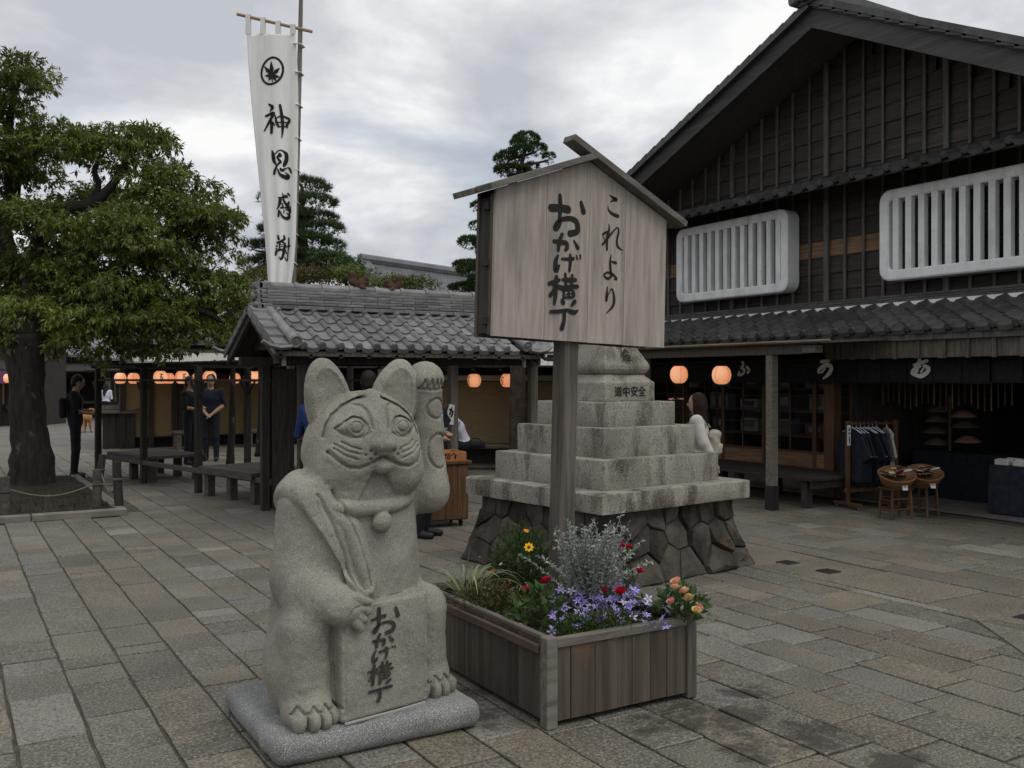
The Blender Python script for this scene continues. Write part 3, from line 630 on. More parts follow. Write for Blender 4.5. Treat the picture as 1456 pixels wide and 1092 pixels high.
    # engraving on the face
    fr=(Hc,(ch,sh,0),(0,0,1)); bx=(hp(-.4,-.42,-.3),hp(.4,.02,.3)); bx=(np.minimum(*bx)-.08,np.maximum(*bx)+.02)
    M1=[(.012,-.058),(.045,-.077),(.098,-.1),(.148,-.108),(.192,-.09),(.222,-.04)]
    M2=[(-.0,-.058),(-.045,-.087),(-.095,-.106),(-.145,-.102),(-.188,-.072),(-.222,-.034)]
    S.carve([M1,M2],.0065,.019,fr,bx)
    wl=[[(-.094,-.022),(-.136,-.009),(-.173,.012)],[(-.096,-.044),(-.157,-.027),(-.2,.003)],[(-.108,-.068),(-.166,-.046),(-.205,-.016)]]
    S.carve(wl+[[(-a,b) for a,b in l] for l in wl],.0036,.013,fr,bx)
    dots=[(.055,-.03),(.08,-.05),(.055,-.07),(.095,-.03),(-.05,-.03),(-.075,-.048),(-.05,-.068),(-.03,-.045)]
    S.carve([[d,(d[0]+.001,d[1])] for d in dots],.006,.016,fr,bx)
    br=[(.098,.178),(.066,.172),(.047,.150),(.040,.110),(.039,.070)]
    S.carve([br,[(-a,b) for a,b in br]],.0065,.013,fr,bx)
    fl=[(.232,.03),(.216,.088),(.187,.130),(.137,.170),(.085,.197),(.04,.212)]
    S.carve([fl,[(-a,b) for a,b in fl]],.006,.020,fr,bx)
    ey=[(-.192,.069),(-.155,.102),(-.113,.123),(-.081,.117),(-.059,.09),(-.050,.054),(-.085,.030),(-.135,.031),(-.166,.049),(-.192,.069)]
    S.carve([ey,[(-a+.004,b) for a,b in ey]],.0045,.013,fr,bx)
    for k in (.047,.026):
        rg=[(-.110+k*math.cos(q),.078+.95*k*math.sin(q)) for q in np.linspace(0,2*np.pi,17)]
        S.carve([rg,[(-a+.006,b) for a,b in rg]],.0032,.009,fr,bx)
    # claws on feet, paw pads, claws on the raised paw, edge line of tablet, cloth hem
    ff=((0,0,0),(1,0,0),(0,0,1)); fb=((-.56,-.47,-.03),(.56,-.2,.14))
    cl=[]
    for sx in (-1,1):
        for k in range(4):
            c=sx*.325+(k-1.5)/1.5*.08
            cl+=[[(c-.021,.068),(c-.002,.10)],[(c-.002,.10),(c+.019,.068)]]
            if k<3: cl.append([(c+.0267,.0),(c+.0267,.075)])
    S.carve(cl,.005,.017,ff,fb)
    pb=((.25,-.3,1.0),(.52,-.12,1.62))
    def oval(cx,cz,a,b): return [(cx+a*math.cos(q),cz+b*math.sin(q)) for q in np.linspace(0,2*np.pi,21)]
    S.carve([oval(.385,1.375,.052,.05),oval(.40,1.165,.062,.085)],.005,.014,ff,pb)
    S.carve([[(.295,1.475),(.33,1.468),(.38,1.468),(.445,1.478)]]+[[(.30+.03*k,1.475),(.312+.03*k,1.515)] for k in range(5)]+[[(.312+.03*k,1.515),(.326+.03*k,1.475)] for k in range(5)],.005,.018,ff,pb)
    S.carve([[(-.27,1.0),(-.235,.9),(-.19,.75),(-.155,.58)],[(-.205,1.02),(-.185,.95),(-.132,.8),(-.085,.59)]],.006,.012,ff,((-.4,-.42,.56),(.0,-.03,1.15)))
    tb=((-.27,-.40,.0),(.27,-.25,.56))
    e=.215; S.carve([[(-e,.03),(-e,.50),(-e+.02,.517),(e-.02,.517),(e,.50),(e,.03)]],.006,.006,ff,tb)
    b=S.build('body',granite,t); b.location=(0,0,.13)
    # plinth, a slab with fully rounded edges
    P=SDF((-.56,-.56,-.02),(.66,.62,.16),.0085)
    P.rbox((.03,.06,.064),(.50,.44,.066),.058,0,M=RZ(-10)); P.noise(.0022,.06,9)
    P.build('plinth',granite_blue,t)
    # painted inscription cut into the tablet face
    px=lambda u,v:(u,v)
    def place(u,v,h): return (u,-.3145-h,v+.13)
    brush(CAT_TEXT,'inscription',ink_worn,t,place)
    mo=MB()   # mortar squeezed out under tablet and foot
    mo.tube([(-.22,-.312,.134),(-.1,-.318,.136),(.05,-.316,.133),(.21,-.314,.135)],.007,6)
    mo.build('mortar',plain('mortar',(.32,.31,.29),.9),t)
    return t
build_cat()
# ================================================================ wooden notice board on a post, and the planter
wood_sign=surf('sign_wood',(.215,.188,.164),(.425,.378,.332),scale=5,stretch=(7,7,.55),rough=.8,bump=.15,detail=9,spec=.2,c3=(.33,.29,.254),rand=.10,
    stain=((.13,.125,.12),1.5,.52,.74,.75,(5,5,.6)),lo=.20,hi=.80)
wood_post=surf('post_wood',(.058,.050,.042),(.155,.135,.112),scale=4,stretch=(8,8,.5),rough=.85,bump=.3,detail=9,rand=.08,stain=((.045,.042,.038),1.4,.5,.75,.6,(4,4,.8)))
wood_roofb=surf('grey_board',(.085,.078,.070),(.19,.175,.155),scale=4,stretch=(.5,6,6),rough=.85,bump=.25,detail=8,rand=.12)
wood_dark=surf('dark_wood',(.022,.020,.018),(.058,.051,.044),scale=5,stretch=(6,6,.6),rough=.8,bump=.3,detail=8,rand=.18)
def build_sign():
    t=thing('notice_board','weathered wooden notice board with black brush lettering and a small gabled roof on a post','notice board',(3.1,4.55,0))
    t.rotation_euler=(0,R(1.7),R(6)); XF[t.name]=RZ(6)@RY(1.7); XF[t.name]=T(3.1,4.55,0)@XF[t.name]
    x0,x1,xa,zb,ze,za=-.625,.70,.045,1.865,2.668,2.93
    top=lambda x: ze+(za-ze)*(1-abs((x-xa)/((x1-xa) if x>xa else (xa-x0))))
    xs=[x0,-.27,.055,.345,x1]
    for a,b in zip(xs[:-1],xs[1:]):
        a,b=a+.0012,b-.0012; poly=[(a,zb+.004*rng.random()),(b,zb+.004*rng.random()),(b,top(b))]
        if a<xa<b: poly.append((xa,za))
        poly.append((a,top(a)))
        m=MB(); m.prism(poly,-.06,-.036,'y'); m.build('plank',wood_sign,t)
        m=MB(); m.prism([(p[0],p[1]) for p in poly],.098,.12,'y'); m.build('back_plank',wood_post,t)
    f=MB()      # end stiles, cross battens with projecting ends
    f.box(x0+.01,x0+.035,-.035,.097,zb+.02,ze-.03); f.build('end_panel',wood_dark,t)
    f=MB(); f.box(x1-.035,x1-.01,-.035,.097,zb+.02,ze-.03); f.build('end_panel',wood_dark,t)
    for z in (1.93,2.25,2.56):
        f=MB(); f.box(x0-.022,x1+.012,-.012,.030,z,z+.045,ch=.003); f.build('batten',wood_dark,t)
    f=MB(); f.box(x0-.002,x0+.009,-.034,-.012,zb+.01,ze-.02); f.build('edge_stile',wood_post,t)
    f=MB(); f.box(-.090,.018,-.034,.076,.0,za-.12,ch=.006); f.build('post',wood_post,t)
    # roof boards
    aL=math.atan2(za-ze,xa-x0); aR=math.atan2(za-ze,x1-xa)
    def rb(y0,y1,u0,u1,ang,side,th=.036,lift=.004):
        M=T(xa,0,za+lift)@(Matrix.Rotation(-ang if side<0 else ang,4,'Y'))
        f=MB(); f.box(*( (-u1,-u0) if side<0 else (u0,u1)),y0,y1,0,th,M,ch=.003); f.build('roof_board',wood_roofb,t)
    rb(-.13,.015,.0,.80,aL,-1); rb(.02,.20,.0,.83,aL,-1,.034)
    rb(-.13,-.03,-.20,.82,aR,1,.040,.006); rb(-.029,.015,.0,.81,aR,1,.034,.006); rb(.02,.20,.0,.80,aR,1,.034,.006)
    f=MB(); f.box(-.16,.0,.0,.0,0,0) if False else None
    place=lambda u,v,h:(u,-.0605-h,v)
    brush(SIGN_BIG,'lettering',ink,t,place); brush(SIGN_SMALL,'lettering',ink,t,place)
    return t
build_sign()
plank_grey=surf('planter_wood',(.038,.031,.025),(.112,.091,.070),scale=2.6,stretch=(7,7,.30),rough=.85,bump=.35,detail=10,rand=.16,
    stain=((.19,.10,.05),1.5,.57,.70,.6,(2,2,1.0)))
rail_grey=surf('planter_rail',(.095,.085,.072),(.20,.182,.155),scale=5,stretch=(.6,6,6),rough=.85,bump=.3,detail=9,rand=.1)
rail_grey_y=surf('planter_rail_y',(.085,.075,.064),(.18,.16,.135),scale=5,stretch=(6,.6,6),rough=.85,bump=.3,detail=9,rand=.1)
soil=surf('soil',(.012,.010,.008),(.035,.028,.022),scale=30,rough=1,bump=.8,rand=0)
def build_planter():
    X0,X1,Y0,Y1,Hh=2.415,3.345,3.70,5.16,.432
    t=thing('planter_box','square grey wooden planter box of vertical boards full of flowers','planter',(X0,Y0,0))
    for x in (X0,X1-.062):
        for y in (Y0,Y1-.062):
            f=MB(); f.box(x,x+.062,y,y+.062,0,Hh,ch=.004); f.build('corner_post',wood_post if x>X0 or y>Y0 else rail_grey,t,w=True)
    def boards(a,b,fn,n,seed):
        q=random.Random(seed); ws=[q.uniform(.6,1.3) for _ in range(n)]; s=sum(ws); p=a
        for w_ in ws:
            e=p+(b-a)*w_/s; f=MB(); d=q.uniform(0,.004); fn(f,p+.001,e-.001,d); f.build('board',plank_grey,t,w=True); p=e
    boards(X0+.062,X1-.062,lambda f,a,b,d:f.box(a,b,Y0+.014+d,Y0+.034,.028,Hh-.055,ch=.0015),7,1)
    boards(X0+.062,X1-.062,lambda f,a,b,d:f.box(a,b,Y1-.034,Y1-.014-d,.028,Hh-.055,ch=.0015),7,2)
    boards(Y0+.062,Y1-.062,lambda f,a,b,d:f.box(X0+.014+d,X0+.034,a,b,.028,Hh-.03,ch=.0015),11,3)
    boards(Y0+.062,Y1-.062,lambda f,a,b,d:f.box(X1-.034,X1-.014-d,a,b,.028,Hh-.055,ch=.0015),11,4)
    def rail(x0,x1,y0,y1,z0,z1,m,n='rail'): f=MB(); f.box(x0,x1,y0,y1,z0,z1,ch=.003); f.build(n,m,t,w=True)
    rail(X0+.0625,X1-.0625,Y0+.004,Y0+.05,Hh-.054,Hh-.012,rail_grey); rail(X0+.0625,X1-.0625,Y1-.05,Y1-.004,Hh-.054,Hh-.012,rail_grey)
    rail(X1-.05,X1-.004,Y0+.0625,Y1-.0625,Hh-.054,Hh-.012,rail_grey_y)
    rail(X0+.02,X0+.055,Y0+.0625,Y0+.74,Hh-.028,Hh-.006,rail_grey_y); rail(X0+.02,X0+.055,Y0+.742,Y1-.0625,Hh-.028,Hh-.006,rail_grey_y)
    rail(X0-.012,X0+.0135,Y0+.066,Y1-.07,Hh-.085,Hh-.045,surf('rail_brown',(.060,.042,.033),(.12,.085,.065),scale=5,stretch=(6,.6,6),rough=.8,bump=.3,rand=0))
    rail(X0+.056,X1-.051,Y0+.72,Y0+.76,Hh-.08,Hh-.05,rail_grey,'divider')
    f=MB(); n=14; vs=[];fs=[]
    for j in range(n+1):
        for i in range(n+1):
            vs.append((X0+.05+(X1-X0-.1)*i/n,Y0+.05+(Y1-Y0-.1)*j/n,Hh-.085+rng.uniform(-.012,.018)))
    for j in range(n):
        for i in range(n): a=j*(n+1)+i; fs.append((a,a+1,a+n+2,a+n+1))
    f.add(vs,fs); f.build('soil',soil,t,w=True)
build_planter()
# ================================================================ stone lantern on its stepped base
lan_stone=surf('lantern_stone',(.205,.193,.160),(.335,.318,.27),scale=2.6,rough=.85,bump=.25,bscale=110,spec=.2,detail=7,
    speck=((.06,.055,.045),(.46,.44,.39),120,.5),stain=((.070,.055,.042),1.7,.50,.64,.9,(2.4,2.4,.75)),moss=((.045,.040,.032),34,.585,.64,.8),rand=.05)
rubble=surf('rubble_stone',(.016,.0155,.014),(.105,.096,.078),scale=3.5,stretch=(1,1,.6),rough=.95,bump=1.6,bscale=22,detail=10,spec=.15,
    stain=((.15,.105,.055),2.4,.58,.72,.6),moss=((.018,.018,.016),4,.5,.7,.6),rand=.28)
def text_mesh(body,size,offset=0.0):
    cu=bpy.data.curves.new('t','FONT'); cu.body=body; cu.size=size; cu.align_x='CENTER'; cu.align_y='CENTER'; cu.offset=offset; cu.resolution_u=3
    ob=bpy.data.objects.new('t',cu); COL.objects.link(ob)
    dg=bpy.context.evaluated_depsgraph_get(); me=bpy.data.meshes.new_from_object(ob.evaluated_get(dg)); bpy.data.objects.remove(ob); me.materials.clear(); return me
def text(body,size,mat,parent,M,name='lettering',offset=0.0):
    me=text_mesh(body,size,offset); return link(me,name,parent,M,mat)
def soft_block(S_,h,z0,z1,rad,chip,seed,name,mat,t,hx=None):
    """dressed block: bevelled box, its edges cut into short lengths and slightly chipped"""
    bm=bmesh.new(); bmesh.ops.create_cube(bm,size=1); g=random.Random(seed)
    for v in bm.verts: v.co=Vector((v.co.x*2*h,v.co.y*2*h,z0+(v.co.z+.5)*(z1-z0)))
    bmesh.ops.bevel(bm,geom=bm.edges[:],offset=.013,segments=2,profile=.6,affect='EDGES')
    bmesh.ops.subdivide_edges(bm,edges=[e for e in bm.edges if e.calc_length()>.3],cuts=14,use_grid_fill=True)
    for v in bm.verts:
        n=mnoise.noise_vector(v.co*5+Vector((seed,0,0)))*.003+mnoise.noise_vector(v.co*23+Vector((0,seed,0)))*.0022
        ed=sum(1 for q in (h-abs(v.co.x),h-abs(v.co.y),min(v.co.z-z0,z1-v.co.z)) if q<.014)
        if ed>=2 and g.random()<.10: n-=Vector((math.copysign(.005,v.co.x) if h-abs(v.co.x)<.014 else 0,math.copysign(.005,v.co.y) if h-abs(v.co.y)<.014 else 0,(.005 if z1-v.co.z<.014 else 0)))
        v.co+=n
    me=bpy.data.meshes.new(name); bm.to_mesh(me); bm.free(); o=link(me,name,t,None,mat); autosmooth(o,35); return o
def build_lantern():
    t=thing('stone_lantern','tall stone lantern base of stacked square granite steps on a dark rubble footing','stone lantern',(5.105,6.861,0),R(7.5))
    # rubble footing: real stones on a battered core
    core=MB(); 
    hz=lambda z:.79+.14*max(0,1-z/.60)**1.8
    vs=[];zs=[0,.1,.2,.35,.6]
    for z in zs:
        h=hz(z)-.028; vs+=[(-h,-h,z),(h,-h,z),(h,h,z),(-h,h,z)]
    fs=[(i*4+k,i*4+(k+1)%4,i*4+4+(k+1)%4,i*4+4+k) for i in range(len(zs)-1) for k in range(4)]+[(16,17,18,19)]
    core.add(vs,fs); core=core.build('footing',rubble,t)
    q=random.Random(5)
    def pt(s,z): h=hz(z); return Vector((s*h,-h,z))
    nrm=Vector((0,-1,.25)).normalized()
    for side in range(4):
        Mx=Matrix.Rotation(side*math.pi/2,4,'Z'); sites=[]
        for r in range(3):
            n=(6,7,7)[r]
            for k in range(n): sites.append((-1+2*(k+.5+q.uniform(-.28,.28)+.25*(r%2))/n,(.10,.31,.51)[r]+q.uniform(-.055,.055)))
        for i,c in enumerate(sites):
            poly=[(-1,0),(1,0),(1,.6),(-1,.6)]
            for j,e in enumerate(sites):       # cell of the nearest site, width measured in metres
                if i==j: continue
                nx,ny=(e[0]-c[0])*.85*.85,(e[1]-c[1]); mx,my=(e[0]+c[0])/2,(e[1]+c[1])/2; poly=clip(poly,nx,ny,nx*mx+ny*my)
                if len(poly)<3: break
            if len(poly)<3: continue
            fine=[]
            for a_,b_ in zip(poly,poly[1:]+poly[:1]):
                L=math.hypot((b_[0]-a_[0])*.85,b_[1]-a_[1]); m=max(1,int(L/.07))
                for k in range(m): fine.append((a_[0]+(b_[0]-a_[0])*k/m,a_[1]+(b_[1]-a_[1])*k/m))
            cs=sum(p[0] for p in fine)/len(fine); cz=sum(p[1] for p in fine)/len(fine); n=len(fine); bul=q.uniform(.015,.042); offs=q.uniform(-.012,.012); tl=(q.uniform(-.12,.12),q.uniform(-.2,.2))
            def ring(ins,f,d,j):
                o=[]
                for p in fine:
                    dx,dz=(p[0]-cs)*.85,p[1]-cz; l=math.hypot(dx,dz)+1e-6; g=f*max(0,1-ins/l); o.append(tuple(Mx@(pt(cs+(p[0]-cs)*g,min(.6,max(0,cz+(p[1]-cz)*g)))+nrm*(d+q.uniform(-j,j)+((offs+tl[0]*(p[0]-cs)+tl[1]*(p[1]-cz)) if d>-.05 else 0)))))
                return o
            v=ring(.002,1,-.07,0)+ring(.003,1,-.005,.003)+ring(.011,1,bul*.5,.005)+ring(.05,1,bul*.9,.008)+ring(.0,.35,bul,.010)+[tuple(Mx@(pt(cs,cz)+nrm*(bul+q.uniform(-.006,.012))))]
            f=[]
            for L_ in range(4): f+=[(L_*n+k,L_*n+(k+1)%n,(L_+1)*n+(k+1)%n,(L_+1)*n+k) for k in range(n)]
            f+=[(4*n+k,4*n+(k+1)%n,5*n) for k in range(n)]
            mb=MB(); mb.add(v,f); o=mb.build('stone',rubble,core); autosmooth(o,30)
    soft_block(None,.904,.598,.756,.016,.0028,1,'slab',lan_stone,t)
    soft_block(None,.710,.752,.998,.014,.0028,3,'step',lan_stone,t)
    soft_block(None,.566,.995,1.245,.014,.0028,5,'step',lan_stone,t)
    soft_block(None,.441,1.242,1.455,.014,.0028,7,'step',lan_stone,t)
    # chamfered block, cushion, shaft and the lamp house that rises behind the notice board
    def stack(name,prof,seed):
        P=SDF((-.56,-.56,prof[0][0]-.03),(.56,.56,prof[-1][0]+.03),.009)
        zz=[p[0] for p in prof]; hh=[p[1] for p in prof]
        def fn(x,y,z):
            h=np.interp(z,zz,hh); r=.015
            qx=np.abs(x)-h+r; qy=np.abs(y)-h+r
            d=np.sqrt(np.maximum(qx,0)**2+np.maximum(qy,0)**2)+np.minimum(np.maximum(qx,qy),0)-r
            return np.maximum(d*.8,np.maximum(zz[0]-z,z-zz[-1]))
        P.union(fn,(-.56,-.56,zz[0]),(.56,.56,zz[-1]),0); P.noise(.0016,.06,seed); return P.build(name,lan_stone,t)
    stack('inscribed_block',[(1.452,.315),(1.622,.315),(1.63,.305),(1.675,.258),(1.69,.25)],11)
    stack('cushion',[(1.688,.235),(1.702,.262),(1.735,.283),(1.77,.284),(1.80,.272),(1.86,.24),(1.95,.19),(1.97,.16)],12)
    stack('shaft',[(1.968,.15),(2.45,.135)],13)
    stack('lamp_house',[(2.45,.24),(2.56,.26),(2.562,.17),(2.80,.17),(2.802,.33),(2.86,.34),(2.98,.16),(3.05,.08),(3.12,.03)],14)
    F=lambda x,z,y:T(x,y,z)@RX(90)
    text('道中安全',.098,ink,t,F(-.005,1.535,-.3205),offset=.0015)
    lst=text('燈',.12,ink,t,T(.0,-.268,1.848)@RX(90-28),offset=.002)
    text('夜',.12,ink,t,T(.0,-.2135,1.945)@RX(90-29),offset=.002)
build_lantern()
# ================================================================ dark timber shop on the right
char=surf('charred_board',(.020,.0175,.0155),(.056,.049,.043),scale=5,stretch=(5,.35,7),rough=.75,bump=.35,detail=10,spec=.3,rand=.25,
   stain=((.13,.095,.065),1.1,.60,.76,.5,(1,.4,3)))
bare=surf('bare_board',(.12,.072,.042),(.30,.185,.105),scale=5,stretch=(5,.35,8),rough=.75,bump=.3,detail=10,rand=.2)
batten_m=surf('batten_wood',(.055,.052,.048),(.135,.128,.119),scale=5,stretch=(7,7,.5),rough=.8,bump=.3,detail=8,rand=.2)
barge_m=surf('barge_wood',(.045,.044,.043),(.09,.088,.085),scale=4,stretch=(6,.4,6),rough=.7,bump=.25,detail=9,rand=.1)
tile_m=surf('roof_tile',(.105,.105,.106),(.20,.199,.197),scale=7,rough=.48,bump=.15,bscale=60,spec=.5,detail=6,rand=.28,stain=((.06,.058,.055),3,.5,.75,.5))
plaster=surf('white_plaster',(.66,.67,.67),(.80,.80,.79),scale=4,rough=.75,bump=.1,bscale=90,rand=.04,stain=((.33,.33,.31),1.6,.50,.72,.55,(2,2,.5)),moss=((.42,.42,.40),20,.56,.7,.4))
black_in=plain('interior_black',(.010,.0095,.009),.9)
brown=surf('door_wood',(.055,.028,.015),(.15,.080,.042),scale=5,stretch=(7,7,.5),rough=.55,bump=.2,detail=8,rand=.15)
mid_wood=surf('weathered_brown',(.050,.042,.035),(.13,.108,.088),scale=5,stretch=(6,6,.6),rough=.8,bump=.3,detail=8,rand=.18)
tile_dk=surf('shop_tile',(.038,.038,.039),(.082,.081,.080),scale=7,rough=.5,bump=.15,bscale=60,spec=.45,detail=6,rand=.25,stain=((.03,.029,.028),3,.5,.75,.5))
def glass_mat():
    m,nt,b=nodes_of('pane_glass'); b.inputs['Base Color'].default_value=(.02,.022,.022,1); b.inputs['Roughness'].default_value=.05
    b.inputs['Transmission Weight'].default_value=0; b.inputs['Alpha'].default_value=.10; b.inputs['Specular IOR Level'].default_value=.5; return m
glass=glass_mat()
def tile_mesh(w,L,th=.018,eave=False,name='tile'):
    n=12; top=[];
    for i in range(n+1):
        t=i/n; x=t*w*1.04
        z=.042*math.sin(math.pi*t/.36) if t<.36 else -.017*math.sin(math.pi*(t-.36)/.64)
        top.append((x,z))
    mb=MB(); lip=.038 if eave else .0
    vs=[(x,0,z+.022) for x,z in top]+[(x,L,z) for x,z in top]+[(x,0.002,z+.022-th-lip*(1 if x>.36*w else .3)) for x,z in top]+[(x,L,z-th) for x,z in top]
    m=n+1; fs=[(i,i+1,m+i+1,m+i) for i in range(n)]+[(2*m+i,2*m+i+1,i+1,i) for i in range(n)]+[(3*m+i,3*m+i+1,2*m+i+1,2*m+i) for i in range(n)]
    fs+=[(0,m,3*m,2*m),(n,2*m+n,3*m+n,m+n)]
    mb.add(vs,fs)
    if eave: 
        mb.lathe([(.0,-.012),(.032,-.012),(.034,-.004),(.045,-.004),(.047,.0),(.047,.05)],14,T(.18*w,.012,.028)@RX(-90))
    me=mb.mesh(name); me.polygons.foreach_set('use_smooth',[True]*len(me.polygons)); me.set_sharp_from_angle(angle=R(35)); return me
def tile_field(parent,P0,U,V,ncol,nrow,w,e,mat,name='tile',skip=None,N_up=None):
    """tiles from P0 along U (columns) and up-slope V (rows), sharing two meshes"""
    U=Vector(U).normalized(); V=Vector(V).normalized(); N_=U.cross(V).normalized()
    a=tile_mesh(w,e*1.22); b=tile_mesh(w,e*1.22,eave=True); a.materials.append(mat); b.materials.append(mat)
    I=xf_of(parent).inverted()
    tilt=Matrix.Rotation(-math.atan2(.020,e),4,'X')
    for c in range(ncol):
        for r in range(nrow):
            if skip and skip(c,r): continue
            p=Vector(P0)+U*(w*c)+V*(e*r)+N_*.02
            M=Matrix(((U.x,V.x,N_.x,p.x),(U.y,V.y,N_.y,p.y),(U.z,V.z,N_.z,p.z),(0,0,0,1)))
            M=I@M@RZ(rng.uniform(-.6,.6))@RX(rng.uniform(-.5,.5))
            link(b if r==0 else a,name,parent,M)
def disc_tile(mb,M): pass
def build_shop():
    t=thing('shop_building','large dark timber shop with a plank gable, tiled eaves and white barred windows','building',(11.3,9.0,0))
    XW=11.3
    ya,zl,zu=9.05,6.62,6.86; sl,sr=.405,.50
    zlow=lambda y: zl-(sl*(y-ya) if y>ya else sr*(ya-y))
    yL,yR=14.3,3.2
    # backing wall and side wall
    m=MB(); m.prism([(yR,2.6),(yL,2.6),(yL,zlow(yL)),(ya,zl-.02),(yR,zlow(yR))],XW+.03,XW+.2,'x'); wall=m.build('gable_wall',char,t,w=True)
    m=MB(); m.box(XW+.2,20,yL-.2,yL,0,4.4); m.build('side_wall',char,t,w=True)
    m=MB(); m.box(XW+.2,20,yR,yR+.2,0,3.6); m.build('side_wall',char,t,w=True)
    # clapboards: each row a plank, some rows joined from two lengths
    z=2.72; pitch=.252; row=0
    q=random.Random(3)
    while z<zl-.1:
        top=z+pitch+.012
        # clip the run under the gable slope
        y1=min(yL,ya+max(0,(zl-top+.0))/sl); y0=max(yR,ya-max(0,(zl-top))/sr)
        if y1-y0>.2:
            cuts=[y0]+sorted(q.uniform(y0,y1) for _ in range(q.choice((0,0,1,1))) )+[y1]
            for a,b in zip(cuts[:-1],cuts[1:]):
                if b-a<.25: continue
                mb=MB(); d=q.uniform(0,.006)
                mb.add([(XW-.030-d,a+.0015,z),(XW-.030-d,b-.0015,z),(XW-.008-d,b-.0015,top),(XW-.008-d,a+.0015,top),(XW+.03,a+.0015,z),(XW+.03,b-.0015,z),(XW+.03,b-.0015,top),(XW+.03,a+.0015,top)],
                   [(0,3,2,1),(4,5,6,7),(0,1,5,4),(3,7,6,2),(0,4,7,3),(1,2,6,5)])
                bareq=(3.46<z<3.62 and 8.3<(a+b)/2<11.5) or q.random()<.012
                mb.build('plank',bare if bareq else char,wall,w=True)
        z+=pitch; row+=1
    # battens
    y=9.618+.327*14
    k=14
    while y>3.4:
        thick=(k%6==0); hw=.042 if thick else .022; hi=zlow(y)-.03
        mb=MB()
        if hi>4.7: mb.box(XW-.075 if thick else XW-.062,XW-.032,y-hw,y+hw,4.67,hi,ch=.003)
        mb.box(XW-.075 if thick else XW-.06,XW-.034,y-hw,y+hw,2.80,4.5,ch=.003)
        o=mb.build('batten',batten_m,t,w=True)
        y-=.327; k-=1
    # soffit, bargeboards, roof planes
    for s,(ye,sp) in ((1,(15.0,sl)),(-1,(2.6,sr))):
        ze=zl-sp*abs(ye-ya); th=.15
        m=MB(); m.prism([(ya,zl),(ye,ze),(ye,ze+.05),(ya,zl+.05)],10.38,20.5,'x'); m.build('soffit',batten_m,t,w=True)
        m=MB(); m.prism([(ya,zl-.10),(ye,ze-.10),(ye,ze+.17),(ya,zl+.17)],10.28,10.37,'x'); m.build('bargeboard',barge_m,t,w=True)
        m=MB(); m.prism([(ya,zl+.172),(ye,ze+.172),(ye,ze+.205),(ya,zl+.205)],10.24,10.42,'x'); m.build('barge_trim',barge_m,t,w=True)
        m=MB(); m.prism([(ya,zl+.055),(ye,ze+.055),(ye,ze+.215),(ya,zl+.215)],10.43,20.6,'x'); m.build('roof',tile_dk,t,w=True)
        L=math.hypot(ye-ya,ze-zl); n=int(L/.235); ang=math.atan2(ze-zl,(ye-ya))
        e=MB(); 
        e.prism([(-.02,0),(.27,0),(.27,.022),(-.02,.045)],0,.24,'x'); e.prism([(-.02,-.10),(-.0,-.10),(.0,0.0),(-.02,.0)],0,.03,'x') if False else None
        e.prism([(-.015,-.085),(.255,-.085),(.255,-.0),(-.015,-.0)],-.02,.0,'x')
        me=e.mesh('tile'); me.materials.append(tile_dk)
        for k in range(n):
            d=k*.235+.02; M=xf_of(t).inverted()@T(10.20,ya+(ye-ya)*d/L,zl+(ze-zl)*d/L+.235)@(Matrix.Rotation(ang,4,'X') if s>0 else Matrix.Rotation(ang,4,'X'))
            M=M@T(0,0,0) ; link(me,'tile',t,M@RX(0))
    r=MB(); r.box(10.15,20.6,ya-.16,ya+.16,zl+.20,zl+.42); r.build('ridge',tile_dk,t,w=True)
    for k,(yy,zz,rr) in enumerate(((0,.36,.13),(.17,.30,.09),(-.17,.30,.09),(0,.54,.07))):
        mb=MB(); mb.lathe([(0,-.03),(rr*.7,-.03),(rr,0),(rr,.22)],14,T(10.10,ya+yy,zl+zz)@RY(90)); mb.build('ridge_end_tile',tile_dk,t,w=True)
    # middle pent roof: soffit and two rows of tiles
    m=MB(); m.prism([(10.6,4.335),(XW-.03,4.565),(XW-.03,4.595),(10.6,4.365)],3.2,14.5,'y'); m.build('pent_roof',batten_m,t,w=True)
    tile_field(t,(10.52,14.4,4.36),(0,-1,0),(1,0,.33),41,2,.275,.36,tile_dk)
    # lower pent roof
    m=MB(); m.prism([(9.98,2.19),(XW-.03,2.66),(XW-.03,2.685),(9.98,2.215)],3.0,14.7,'y'); lr=m.build('lower_roof',batten_m,t,w=True)
    m=MB(); m.box(9.99,10.06,3.0,14.7,2.12,2.188); m.build('fascia',batten_m,t,w=True)
    tile_field(t,(9.93,14.62,2.215),(0,-1,0),(1,0,.36),42,5,.27,.262,tile_dk)
    for k in range(3):
        y=3.1
        while y<14.6:
            L_=min(q.uniform(.5,.7),14.62-y); m=MB(); m.box(11.10+.02*k,XW-.035,y+.002,y+L_-.002,2.70+k*.036,2.70+k*.036+.031,ch=.003); m.build('ridge_tile',tile_dk,t,w=True); y+=L_
    m=MB(); m.box(11.07,11.095,3.1,14.6,2.60,2.695); m.build('plaster_fillet',plaster,t,w=True)
    # curtain board under the eave with little battens
    m=MB(); m.box(10.06,10.085,3.2,8.62,1.91,2.115); m.build('eave_board',mid_wood,t,w=True)
    y=8.498
    k=0
    while y>3.3:
        hw=.026 if k%6!=5 else .045
        m=MB(); m.box(10.02,10.058,y-hw,y+hw,1.895,2.117,ch=.003); m.build('eave_batten',mid_wood,t,w=True); y-=.322; k+=1
    # posts, floors, inner walls
    for (x,y,w_,z1,mt) in ((10.62,8.98,.085,2.3,brown),(10.62,3.4,.09,2.3,brown),(10.95,13.55,.08,2.3,brown)):
        m=MB(); m.box(x-w_,x+w_,y-w_,y+w_,0,z1,ch=.006); m.build('pillar',mt,t,w=True)
